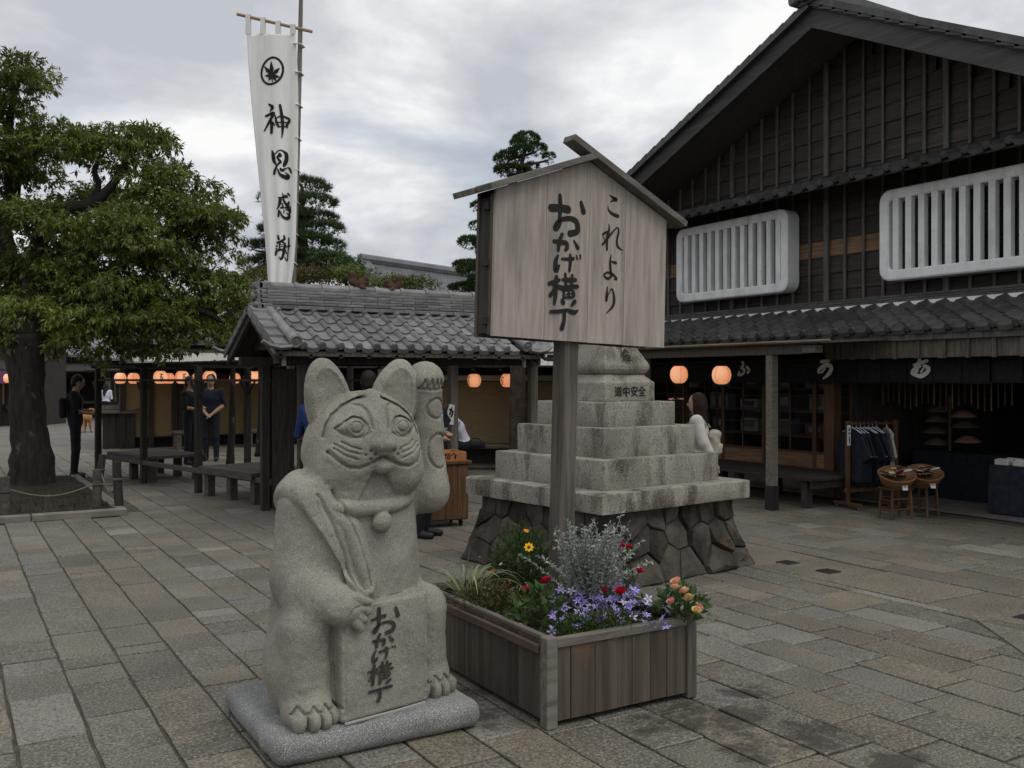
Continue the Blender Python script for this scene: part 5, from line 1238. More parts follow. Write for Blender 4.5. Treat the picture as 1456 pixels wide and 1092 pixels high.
def needle_pads(name,pads,ntuft,parent,mat,seed,nl=.12,per=9,up=.7,wid=.012):
    g=np.random.default_rng(seed); C=np.array(pads); W=C[:,3]*C[:,4]; k=g.choice(len(C),ntuft,p=W/W.sum()); d=rand_dir(g,ntuft); d[:,2]=np.where((d[:,2]<-.15)&(g.random(ntuft)<.75),-d[:,2],d[:,2])
    P=C[k,:3]+d*C[k,3:6]*g.uniform(.72,1.0,ntuft)[:,None]
    Vs=[];tn=[]
    for j in range(per):
        D=norm(d*.7+np.array([0,0,up])+.75*rand_dir(g,ntuft)); S=norm(np.cross(D,rand_dir(g,ntuft)))*wid/2; L=g.uniform(.7,1.1,ntuft)[:,None]*nl
        Vs.append(np.stack([P-S,P+S,P+D*L],1)); b=g.uniform(.65,1.25,ntuft); tn.append(np.repeat(np.stack([b,b,b,np.ones(ntuft)],1)[:,None],3,1))
    V=np.concatenate(Vs).reshape(-1,3); tone=np.concatenate(tn).reshape(-1,4); F=np.arange(len(V)).reshape(-1,3)
    o=np_mesh(name,V,F,mat,parent,False,None,tone,w=True); o['kind']='stuff'; return o
def build_pine():
    D=24; b=at(430,520,D); t=thing('pine_tree','layered pine tree beside the white banner behind the tiled ridge','tree',(b[0],b[1],0))
    A=lambda px,py,dd=0:at(px,py,D+dd)
    limb('trunk',[(b[0],b[1],0),A(428,440),A(425,400),A(432,355),A(425,320),A(430,280),A(428,262)],[.22,.2,.17,.14,.11,.07,.03],t,bark_pine,9,.1,3)
    pads=[]; s=D/1340
    for (px,py,rx,rz,dd) in ((428,268,44,13,0),(445,290,36,11,-.3),(400,285,34,12,.3),(450,312,32,10,.2),(412,310,38,11,-.4),(458,328,33,11,-.2),(395,330,30,12,.2),(430,345,45,13,-.4),(380,352,24,9,.3),(472,352,20,9,.2),(362,352,16,8,0),(440,368,40,11,-.2),(398,372,38,12,.1),(365,380,26,12,.2),(470,378,34,14,-.3),(425,388,48,14,-.2),(385,398,42,14,0),(490,386,26,13,.1)):
        x,y,z=A(px,py,dd); pads.append((x,y,z,rx*s,rx*s*.9,rz*s)); limb('branch',[A(428,py+8),A((428+px)/2,py+9,dd/2),A(px,py+4,dd)],[.05,.04,.02],t,bark_pine,6,.1,px)
    needle_pads('crown',pads,5200,t,needle,21,nl=.17,per=9,wid=.016)
build_pine()
def build_niwaki():
    D=17; b=at(735,520,D); t=thing('cloud_pine','cloud-pruned pine with rounded pads rising behind the notice board','tree',(b[0],b[1],0))
    A=lambda px,py,dd=0:at(px,py,D+dd); s=D/1340
    limb('trunk',[(b[0],b[1],0),A(735,470),A(712,400),A(730,340),A(715,290),A(738,245),A(748,205)],[.16,.14,.12,.10,.08,.05,.02],t,bark_pine,9,.1,4)
    pads=[]
    for (px,py,rx,rz,dd) in ((749,200,21,12,0),(737,206,13,9,-.1),(762,213,17,10,.1),(744,215,16,10,-.15),(722,226,19,12,0),(712,229,11,9,-.1),(780,225,10,8,.1),(729,243,29,8,0),(755,238,13,7,.2),
        (688,345,20,9,.1),(671,345,22,9,0),(680,295,12,9,.2),(676,322,10,7,.1),(668,378,26,8,0),(678,386,30,12,-.1),(690,400,26,10,.1),(705,318,22,10,.2),(720,280,24,10,.2),(690,412,32,9,.2),(740,330,24,12,.3),(700,360,24,10,0),(668,410,34,8,.6)):
        x,y,z=A(px,py,dd); pads.append((x,y,z,rx*s,rx*s*.9,rz*s)); limb('branch',[A(722,py+12),A((722+px)/2,py+9,dd/2),A(px,py+3,dd)],[.035,.03,.015],t,bark_pine,6,.1,px+py)
    needle_pads('crown',pads,9000,t,needle2,22,nl=.06,per=8,up=.5,wid=.012)
build_niwaki()
azalea=leaf_mat('azalea_leaf',(.060,.095,.018),(.135,.165,.032),.3); olive=leaf_mat('olive_leaf',(.085,.075,.022),(.15,.125,.035),.3)
def bush(label,blobs,D,mat,n,seed,ll=.05,name='shrub'):
    s=D/1340; cl=[]
    for (px,py,rx,rz,dd) in blobs:
        x,y,z=at(px,py,D+dd); cl.append((x,y,z,rx*s,rx*s*.9,rz*s))
    x,y=sum(c[0] for c in cl)/len(cl),sum(c[1] for c in cl)/len(cl)
    t=thing(name,label,'shrub',(x,y,0),0,'clipped shrubs beyond the pavilion')
    limb('stem',[(x,y,0),(x+.05,y,1.0),(cl[0][0],cl[0][1],cl[0][2]-.1)],[.08,.06,.03],t,bark,7,.1,seed)
    spray_crown('crown',cl,n,t,mat,seed,llen=(ll,ll*1.5),per=7,droop=.05,spread=.9,tips=(1.2,1.15,.8),hollow=.8)
bush('olive brown shrub between the banner and the big tree',[(368,400,26,16,0),(345,410,20,14,.2),(388,408,18,12,0)],20,olive,420,31)
bush('olive clipped shrub just right of the banner foot',[(440,393,24,13,0),(465,398,26,12,.1),(420,400,20,10,.2)],19,olive,520,32)
bush('bright green clipped shrub behind the left squirrel',[(492,390,22,9,0),(515,402,20,10,.1),(478,400,18,10,0)],19,azalea,420,33)
bush('rounded green and brown shrub right of the squirrels',[(575,410,30,14,0),(600,408,24,12,.1),(560,402,22,8,-.1),(548,412,18,8,0)],19,azalea,620,34)
bush('dark green pine shrub low behind the banner',[(500,380,20,14,1),(470,368,28,14,1),(520,395,18,14,1)],22,needle2,420,35,.06)
bush('leafy shrub rising behind the pavilion gable end',[(330,430,34,30,0),(300,450,34,34,.3),(350,450,22,24,0)],17,camp,420,36,.07)
# ================================================================ yard furniture and the rows of stalls behind
reed=surf('reed_blind',(.15,.108,.055),(.27,.205,.115),scale=7,stretch=(1.2,1.2,40),rough=.85,bump=.35,detail=4,rand=.12,spec=.15,stain=((.12,.085,.05),1.2,.55,.8,.5))
old_wood=surf('old_wood',(.040,.035,.030),(.105,.092,.077),scale=5,stretch=(.8,6,6),rough=.85,bump=.3,detail=8,rand=.18)
dark_post=surf('dark_post',(.018,.0155,.013),(.048,.041,.034),scale=5,stretch=(7,7,.5),rough=.85,bump=.3,detail=8,rand=.15)
pale_roof=surf('pale_awning',(.30,.29,.26),(.42,.40,.36),scale=3,rough=.8,bump=.1,rand=0)
lamp_m=None
def lamp_mat():
    m,nt,b=nodes_of('paper_lantern'); N=nt.nodes.new; L=nt.links.new
    tc=N('ShaderNodeTexCoord'); wv=N('ShaderNodeTexNoise'); wv.inputs['Scale'].default_value=9; L(tc.outputs['Object'],wv.inputs[0])
    cr=N('ShaderNodeValToRGB'); e=cr.color_ramp.elements; e[0].position=.3; e[0].color=(1,.30,.10,1); e[1].position=.75; e[1].color=(1,.42,.19,1); L(wv.outputs[0],cr.inputs[0])
    b.inputs['Base Color'].default_value=(.75,.52,.38,1); b.inputs['Roughness'].default_value=.8
    L(cr.outputs[0],b.inputs['Emission Color']); b.inputs['Emission Strength'].default_value=.52; return m
lamp_m=lamp_mat()
def paper_lantern(x,y,z,r,label,group,face=0,es=None,txt=True):
    t=thing('paper_lantern',label,'lantern',(x,y,z),face,group)
    prof=[]; n=22
    for i in range(n+1):
        a=-1.15+2.3*i/n; rr=r*math.cos(a)**.75 if math.cos(a)>0 else 0; prof.append((rr*(1-.018*(i%2)),r*.93*math.sin(a)/math.sin(1.15)))
    m=MB(); m.lathe(prof,24); o=m.build('paper_shade',lamp_m,t,smooth=True)
    m=MB(); m.lathe([(r*.40,r*.90),(r*.45,r*.90),(r*.45,r*1.02),(r*.40,r*1.02)],16); m.build('top_ring',black_in,t)
    m=MB(); m.lathe([(r*.34,-r*1.0),(r*.40,-r*1.0),(r*.40,-r*.90),(r*.34,-r*.90)],16); m.build('bottom_ring',plaster if es is None else black_in,t)
    m=MB(); m.tube([(0,0,r*1.0),(0,0,r*1.0+.09)],.004,6); m.build('cord',black_in,t)
    m=MB()
    for k in range(4):
        a=k*math.pi/2+.3; m.tube([(1.003*r*math.cos(q)**.75*math.cos(a),1.003*r*math.cos(q)**.75*math.sin(a),r*.93*math.sin(q)/math.sin(1.15)) for q in np.linspace(-1.0,1.0,9)],.0022,5)
    m.build('seams',plain('seam',(.25,.12,.06),.8) if 'seam' not in MATS else MATS['seam'],t,kind='stuff')
    if txt:
        st=[[(.0,.55,.07),(.0,.3,.06),(-.18,.2,.06)],[(-.2,.45,.06),(.18,.42,.05)],[(.22,.5,.05),(.25,.4,.05)],[(-.15,.05,.06),(.15,.05,.06),(.1,-.08,.05)],[(0,.15,.05),(-.08,-.1,.05)],[(-.15,-.2,.06),(-.12,-.4,.05)],[(.0,-.25,.05),(.2,-.22,.05)],[(.12,-.18,.05),(.1,-.42,.05)],[(-.18,-.55,.06),(.18,-.52,.06)],[(.02,-.48,.06),(.0,-.68,.05)]]
        def place(u,v,h):
            q=max(-1.1,min(1.1,math.asin(max(-.98,min(.98,v*math.sin(1.15)/.93))))); rr=r*math.cos(q)**.75+h+.002; a=-math.pi/2+u*1.0
            return (rr*math.cos(a),rr*math.sin(a),v*r)
        brush([[(a,b,c*.9) for a,b,c in s_] for s_ in st],'lettering',ink,t,place,lift=.0006)
    return t
# two by the shop awning, two behind the pavilion
paper_lantern(8.95,10.28,1.715,.128,'glowing round paper lantern with black lettering under the shop awning, left of the pair','lanterns under the shop awning',R(-31+75))
paper_lantern(8.95,9.42,1.705,.128,'plain glowing round paper lantern under the shop awning, right of the pair','lanterns under the shop awning',R(-31-160))
paper_lantern(8.41,15.36,1.625,.128,'glowing round paper lantern before the reed screen, left of the pair','lanterns before the reed screen',R(-31-55))
paper_lantern(8.94,15.05,1.625,.128,'glowing round paper lantern before the reed screen, nearest the notice board post','lanterns before the reed screen',R(-31-50))
# lanterns along the far row of stalls
lx=[(12,'far glowing lantern at the very left edge behind the tree trunk',26.),(24,'far glowing lantern just left of the tree trunk',27.),(190,'far glowing lantern above the small wooden hut',25.5),(171,'far dim lantern left of the hut roof',27),(228,'far glowing lantern, first right of the paired posts',24),(240,'far glowing lantern overlapped by its left neighbour',25),(259,'far large glowing lantern above the standing couple',23),(281,'far glowing lantern half hidden by the post beside the couple',25),(298,'far glowing lantern just right of the post beside the couple',23),(334,'far glowing lantern peeping between the two thin posts',25),(356,'far round glowing lantern left of the nearest pergola post',24),(368,'far large glowing lantern behind the nearest pergola post',22.5),(386,'far glowing lantern right of the nearest pergola post',25),(408,'far glowing lantern beside the dark pavilion panel',23)]
for px,lab,D in lx:
    near=D<24.5; D=(22.5 if near else 22.95)/(math.cos(R(31))-(px-728)/1340*math.sin(R(31)))
    if px<100: D=26
    x,y,z=at(px,536.5 if near else 538,D); paper_lantern(x,y,z,.155 if near else .13,lab,'lanterns along the far stalls',R(-31+rng.uniform(-60,60)),1,txt=near)
# ---------------------------------------------------------------- far row of stalls with reed blinds
def build_far_row():
    Y=24.0; t=thing('stall_row','long low row of stalls with tan reed blinds behind the pergola','stall',(6,Y,0))
    px_x=lambda px:(lambda r:r[0]*Y/r[1])(((px-728)/1340*math.cos(R(31))+math.sin(R(31)),-(px-728)/1340*math.sin(R(31))+math.cos(R(31))))
    for a,b in ((176,212),(217,244),(258,300),(302,352),(351,392),(396,440)):
        x0,x1=px_x(a),px_x(b); m=MB(); m.box(x0,x1,Y-.01,Y+.02,.25,1.66); o=m.build('reed_blind',reed,t,w=True)
        m=MB(); m.tube([(x0,Y-.03,.25),(x1,Y-.03,.25)],.02,6); m.build('blind_rod',dark_post,o,w=True)
    for px in (174,214.5,248,256,301,350,394,442):
        x=px_x(px); m=MB(); m.box(x-.06,x+.06,Y-.06,Y+.06,0,2.1); m.build('post',dark_post,t,w=True)
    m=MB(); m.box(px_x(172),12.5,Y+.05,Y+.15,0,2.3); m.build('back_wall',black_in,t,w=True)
    m=MB(); m.box(px_x(172),13,Y-.2,Y+.3,1.66,1.80); m.build('lintel',dark_post,t,w=True)
    m=MB(); m.prism([(Y-1.6,1.93),(Y+1.5,2.6),(Y+1.5,2.66),(Y-1.6,1.99)],px_x(168),11.0,'x'); m.build('awning',wood_dark,t,w=True)
    m=MB(); m.prism([(Y-1.75,1.99),(Y-.3,2.26),(Y-.3,2.29),(Y-1.75,2.05)],3.6,8.2,'x'); m.build('pale_canvas',pale_roof,t,w=True)
    m=MB(); m.prism([(Y+.2,2.5),(Y+3.0,3.2),(Y+3.0,3.3),(Y+.2,2.6)],px_x(168),11.5,'x'); m.build('tiled_roof',tile_m,t,w=True)
    for k in range(34):
        x=3.6+k*.225; m=MB(); m.tube([(x,Y+.15,2.62),(x,Y+3.0,3.33)],.045,6); m.build('tile_roll',tile_m,t,w=True)
    for (a,b,lab) in ((244,261,'far pale wooden bench by the blinds left of the couple'),(341,375,'far pale wooden bench by the blinds right of the couple')):
        x0,x1=px_x(a)-.2,px_x(b); bt=thing('bench',lab,'bench',(x0,Y-1.2,0),0,'benches before the reed blinds')
        m=MB(); m.box(x0,x1,Y-1.3,Y-.85,.38,.44,ch=.005); m.build('seat',old_wood,bt,w=True)
        for x in (x0+.12,x1-.12):
            m=MB(); m.box(x-.05,x+.05,Y-1.28,Y-.88,0,.379); m.build('leg',old_wood,bt,w=True)
build_far_row()
def build_screen_right():
    t=thing('reed_screen','brown reed screen wall behind the seated man','screen',(9.2,15.6,0),R(-31))
    m=MB(); n=40; vs=[];fs=[]
    m.box(-1.25,1.6,-.015,.015,.42,1.60); o=m.build('reed_mat',reed,t)
    for x in (-1.3,.45,1.65):
        m=MB(); m.box(x-.05,x+.05,-.05,.05,0,2.05); m.build('post',dark_post,t)
    m=MB(); m.box(-1.6,2.2,-.06,.06,1.62,1.72); m.build('top_rail',pale_roof,t)
    m=MB(); m.box(-1.6,2.2,-.05,.05,.36,.415); m.build('bottom_rail',dark_post,t)
    for k in range(8):
        m=MB(); m.box(-1.6+k*.5,-1.6+k*.5+.07,-.9,.4,1.80,1.86); m.build('rafter',dark_post,t)
    m=MB(); m.box(-1.8,2.4,-.95,.5,1.865,1.90); m.build('roof_board',wood_dark,t)
    m=MB(); m.box(-1.8,2.6,.3,.36,0,1.9); m.build('backing',wood_dark,t)
    b=thing('bench','long wooden bench the seated man sits on','bench',(8.6,14.9,0),R(-31))
    m=MB(); m.box(-.95,1.3,-.28,.22,.40,.455,ch=.005); m.build('seat',old_wood,b)
    for x in (-.8,.1,1.1):
        m=MB(); m.box(x-.05,x+.05,-.24,.18,0,.399); m.build('leg',dark_post,b)
build_screen_right()
# ---------------------------------------------------------------- pergola with low platforms
def build_pergola():
    P=[(2.24,17.5),(2.68,15.75),(3.14,14.05),(3.55,11.98)]; off=Vector((1.75,.42))
    t=thing('pergola','dark timber pergola of thin posts over low platforms, left of the cat','pergola',(2.9,14.8,0),0)
    Q=[(p[0]+off.x,p[1]+off.y) for p in P]
    ang=math.atan2(P[0][1]-P[3][1],P[0][0]-P[3][0])
    for (x,y) in P+Q:
        m=MB(); m.box(-.045,.045,-.045,.045,0,1.83,T(x,y,0)@Matrix.Rotation(ang,4,'Z'),ch=.004); m.build('post',dark_post,t,w=True)
    def bar(a,b,z0,z1,w_,nm,mt):
        a=Vector(a);b=Vector(b); d=b-a; M=T(a.x,a.y,0)@Matrix.Rotation(math.atan2(d.y,d.x),4,'Z'); m=MB(); m.box(-.12,d.length+.12,-w_,w_,z0,z1,M,ch=.003); m.build(nm,mt,t,w=True)
    for row in (P,Q): bar(row[3],row[0],1.615,1.65,.025,'beam',dark_post)
    for p,q in zip(P,Q): bar(p,q,1.831,1.875,.03,'cross_beam',dark_post)
    bar(P[3],P[0],.30,.37,.02,'low_rail',old_wood)
    for k in range(22):
        f=(k+.2)/22; a=(P[3][0]+(P[0][0]-P[3][0])*f,P[3][1]+(P[0][1]-P[3][1])*f); bar((a[0]-.1,a[1]-.02),(a[0]+off.x+.1,a[1]+off.y+.02),1.877,1.90,.06,'roof_slat',dark_post)
    for p in P+Q:
        for s in (-1,1):
            d=Vector((math.cos(ang),math.sin(ang),0))*s*.24; m=MB(); m.tube([(p[0],p[1],1.36),(p[0]+d.x,p[1]+d.y,1.60)],.022,4); m.build('brace',dark_post,t,w=True)
    for (cx,cy,lx_,ly_,lab) in ((3.72,13.1,1.5,.95,'low slatted wooden platform nearest the cat under the pergola'),(3.02,16.6,1.6,.95,'low slatted wooden platform farther off under the pergola')):
        b=thing('platform_bench',lab,'bench',(cx,cy,0),ang-math.pi,'platforms under the pergola')
        for k in range(7):
            y=-ly_/2+k*ly_/7; m=MB(); m.box(-lx_/2,lx_/2,y+.003,y+ly_/7-.003,.375,.42,ch=.003); m.build('slat',old_wood,b)
        m=MB(); m.box(-lx_/2,lx_/2,-ly_/2-.03,-ly_/2-.001,.33,.415); m.build('apron',old_wood,b)
        m=MB(); m.box(-lx_/2,lx_/2,ly_/2+.001,ly_/2+.03,.33,.415); m.build('apron',old_wood,b)
        for x in (-lx_/2+.1,0,lx_/2-.1):
            for y in (-ly_/2+.1,ly_/2-.1):
                m=MB(); m.box(x-.055,x+.055,y-.055,y+.055,0,.374); m.build('leg',old_wood,b)
build_pergola()
# ---------------------------------------------------------------- bed of the big tree
def build_bed():
    t=thing('tree_bed','low stone-edged earth bed round the big tree at left','planting bed',(0,12.3,0))
    edge=surf('bed_edge',(.13,.12,.10),(.22,.20,.17),scale=5,rough=.9,bump=.3,rand=.1)
    xs=[-3,-1.6,-.3,.85,1.90]
    for a,b in zip(xs[:-1],xs[1:]): m=MB(); m.box(a+.004,b-.004,12.22,12.36,-.01,.075,ch=.01); m.build('edge_stone',edge,t,w=True)
    ys=[12.36,13.6,14.9,16.2,17.3]
    for a,b in zip(ys[:-1],ys[1:]): m=MB(); m.box(1.78,1.90,a+.004,b-.004,-.01,.07,ch=.01); m.build('edge_stone',edge,t,w=True)
    n=22; vs=[];fs=[]
    for j in range(n+1):
        for i in range(n+1): vs.append((-3+4.78*i/n,12.36+4.95*j/n,.03+rng.uniform(0,.05)+(.10*math.exp(-(((-3+4.78*i/n)-1.05)**2+((12.36+4.95*j/n)-15.3)**2)/.5))))
    for j in range(n):
        for i in range(n): a=j*(n+1)+i; fs.append((a,a+1,a+n+2,a+n+1))
    m=MB(); m.add(vs,fs); m.build('earth',soil,t,w=True)
    g=np.random.default_rng(5); N_=2600; P=np.stack([g.uniform(-2.8,1.7,N_),g.uniform(12.4,17,N_),np.full(N_,.05)],1)
    D=norm(np.stack([g.normal(0,.35,N_),g.normal(0,.35,N_),np.ones(N_)],1)); L=g.uniform(.05,.13,N_); S=norm(np.cross(D,rand_dir(g,N_)))*.006
    V=np.stack([P-S,P+S,P+D*L[:,None]],1).reshape(-1,3); b=g.uniform(.6,1.2,N_); tone=np.repeat(np.stack([b,b,b,np.ones(N_)],1),3,0)
    o=np_mesh('grass',V,np.arange(3*N_).reshape(-1,3),leaf_mat('bed_grass',(.03,.045,.015),(.06,.075,.025),.2),None,False,None,tone); tag(o,'sparse dark grass growing round the tree foot','grass',kind='stuff')
    # stakes and rope
    for k,(x,y,h,tilt,lab) in enumerate(((1.62,12.75,.52,0,'short round stake at the front of the tree bed'),(1.86,12.62,.62,-3,'thick round stake at the right corner of the tree bed'),(1.80,14.2,.60,7,'leaning round stake in the tree bed, beside the corner one'),(.6,12.6,.50,0,'short round stake left of the tree trunk'))):
        s_=thing('stake',lab,'stake',(x,y,0),0,'stakes round the tree bed'); m=MB(); m.tube([(0,0,0),(math.sin(R(tilt))*h*.6,0,h*.6),(math.sin(R(tilt))*h,0,h)],[.055,.053,.05],12); o=m.build('stake_post',dark_post if tilt else old_wood,s_); autosmooth(o)
        m=MB(); m.lathe([(.056,h*.62),(.064,h*.63),(.064,h*.66),(.056,h*.67)],12,T(math.sin(R(tilt))*h*.65,0,0)); m.build('rope_collar',old_wood,s_)
    rope=surf('rope',(.10,.085,.065),(.17,.145,.11),scale=40,rough=.95,bump=.5,rand=0)
    for a,b,lab in (((1.62,12.75),(1.86,12.62),'short rope sagging between the two front stakes'),((1.86,12.62),(1.85,14.2),'rope sagging between the corner and leaning stakes'),((.6,12.6),(1.62,12.75),'rope sagging before the tree trunk')):
        m=MB(); pts=[(a[0]+(b[0]-a[0])*q,a[1]+(b[1]-a[1])*q,.36-.5*math.hypot(b[0]-a[0],b[1]-a[1])*.25*math.sin(math.pi*q)) for q in np.linspace(0,1,13)]
        m.tube(pts,.011,6); o=m.build('rope',rope,smooth=True); tag(o,lab,'rope','ropes round the tree bed')
build_bed()
# ---------------------------------------------------------------- cabinet, poster, hut, pillar
def build_cabinet():
    t=thing('wooden_cabinet','brown wooden cabinet on casters under the pavilion eave','cabinet',(4.78,9.55,0),R(-4))
    m=MB(); m.box(-.26,.26,-.2,.2,.075,.70,ch=.004); m.build('carcass',brown,t)
    for k in range(4):
        x=-.255+k*.1285; m=MB(); m.box(x+.0015,x+.127,-.212,-.2005,.09,.69,ch=.002); m.build('front_board',brown,t)
    for k in range(3):
        y=-.195+k*.13; m=MB(); m.box(.2605,.272,y+.0015,y+.1285,.09,.69,ch=.002); m.build('side_board',brown,t)
    m=MB(); m.box(-.30,.30,-.235,.235,.701,.735,ch=.004); m.build('top',brown,t)
    for x in (-.2,.2):
        for y in (-.14,.14):
            m=MB(); m.lathe([(.012,-.012),(.035,-.012),(.035,.012),(.012,.012)],12,T(x,y,.036)@RY(90)); m.build('caster',black_in,t)
    b=thing('leaflet_box','orange wooden leaflet box with black lettering on top of the cabinet','box',(4.78,9.55,.735),R(-4))
    om=surf('orange_box',(.34,.135,.05),(.45,.19,.075),scale=8,rough=.6,bump=.1,rand=0)
    m=MB(); m.box(-.24,.24,-.17,.17,0,.022); m.build('bottom',om,b)
    for (x0,x1,y0,y1) in ((-.25,.25,-.19,-.171),(-.25,.25,.171,.19),(-.25,-.231,-.17,.17),(.231,.25,-.17,.17)):
        m=MB(); m.box(x0,x1,y0,y1,0,.10,ch=.002); m.build('wall',om,b)
    text('店紹介',.075,ink,b,T(.02,-.1915,.05)@RX(90),offset=.002)
build_cabinet()
def build_poster():
    t=thing('poster_board','white poster board with grey map print standing under the pavilion','poster',(5.12,11.1,0),R(-20))
    m=MB(); m.box(-.42,.42,-.012,.012,.75,1.78); m.build('panel',plain('poster_white',(.62,.64,.66),.6),t)
    for x in (-.43,.41):
        m=MB(); m.box(x,x+.03,-.02,.02,0,1.8); m.build('leg',dark_post,t)
    g=random.Random(3); pm=plain('print_grey',(.30,.34,.36),.8); pb=plain('print_blue',(.035,.055,.12),.8)
    m=MB()
    for k in range(46):
        x=g.uniform(-.3,.36);z=g.uniform(1.15,1.6);w_=g.uniform(.01,.06);h=g.uniform(.005,.03); m.add([(x,-.0135-k*2e-5,z),(x+w_,-.0135-k*2e-5,z),(x+w_,-.0135-k*2e-5,z+h),(x,-.0135-k*2e-5,z+h)],[(0,1,2,3)])
    m.build('map_print',pm,t,kind='stuff')
    m=MB()
    for k in range(5):
        x=.05+k*.06; m.add([(x,-.0135,.80),(x+.04,-.0135,.80),(x+.04,-.0135,1.02-.02*k),(x,-.0135,1.02-.02*k)],[(0,1,2,3)])
    m.build('text_blocks',pb,t,kind='stuff')
    n=thing('paper_notice','torn white paper notice pinned to the pavilion post','notice',(5.285,10.243,1.22)); m=MB(); m.prism([(-.04,-.12),(.035,-.13),(.04,.02),(.05,.11),(-.02,.13),(-.05,.04)],-.006,0,'y'); m.build('sheet',plain('paper',(.55,.54,.5),.8),n)
    brush([[(-.02,.06,.012),(.02,.03,.014),(.0,-.03,.012)],[(.01,.08,.01),(-.02,.0,.012)]],'writing',ink,n,lambda u,v,h:(u,-.0065-h,v))
build_poster()
def build_hut():
    x,y,_=at(172,636,22.7); t=thing('slat_hut','small dark wooden hut with a board roof beyond the pergola','hut',(x,y,0),R(-18))
    m=MB(); m.box(-.36,.36,-.3,.3,0,.83); m.build('box',dark_post,t)
    for k in range(5):
        m=MB(); m.box(-.36+k*.144+.003,-.36+(k+1)*.144-.003,-.32,-.301,.02,.82); m.build('board',dark_post,t)
    for s in (-1,1):
        for k in range(4):
            M=T(0,0,1.02)@Matrix.Rotation(s*R(24),4,'X'); y0=(s*.05+s*.11*k); m=MB(); m.box(-.47,.47,min(y0,y0+s*.125),max(y0,y0+s*.125),-.012-.012*k+.03,.012-.012*k+.03,M) if False else m.box(-.47,.47,min(s*.11*k,s*.11*(k+1)+s*.015),max(s*.11*k,s*.11*(k+1)+s*.015),-.015+.01*(k%2),.005+.01*(k%2),T(0,0,1.02)@Matrix.Rotation(-s*R(24),4,'X')); m.build('roof_board',old_wood,t)
    m=MB(); m.prism([(-.3,.83),(.3,.83),(0,.99)],-.34,.34,'x'); m.build('gable',dark_post,t)
    x,y,_=at(398,660,18.2); p=thing('square_pillar','square grey stone pillar beside the dark pavilion panel','pillar',(x,y,0),R(-24)); m=MB(); m.box(-.17,.17,-.17,.17,0,1.08,ch=.012); m.build('shaft',lan_stone,p); m=MB(); m.box(-.178,.178,-.178,.178,1.081,1.10,ch=.006); m.build('cap',lan_stone,p)
build_hut()
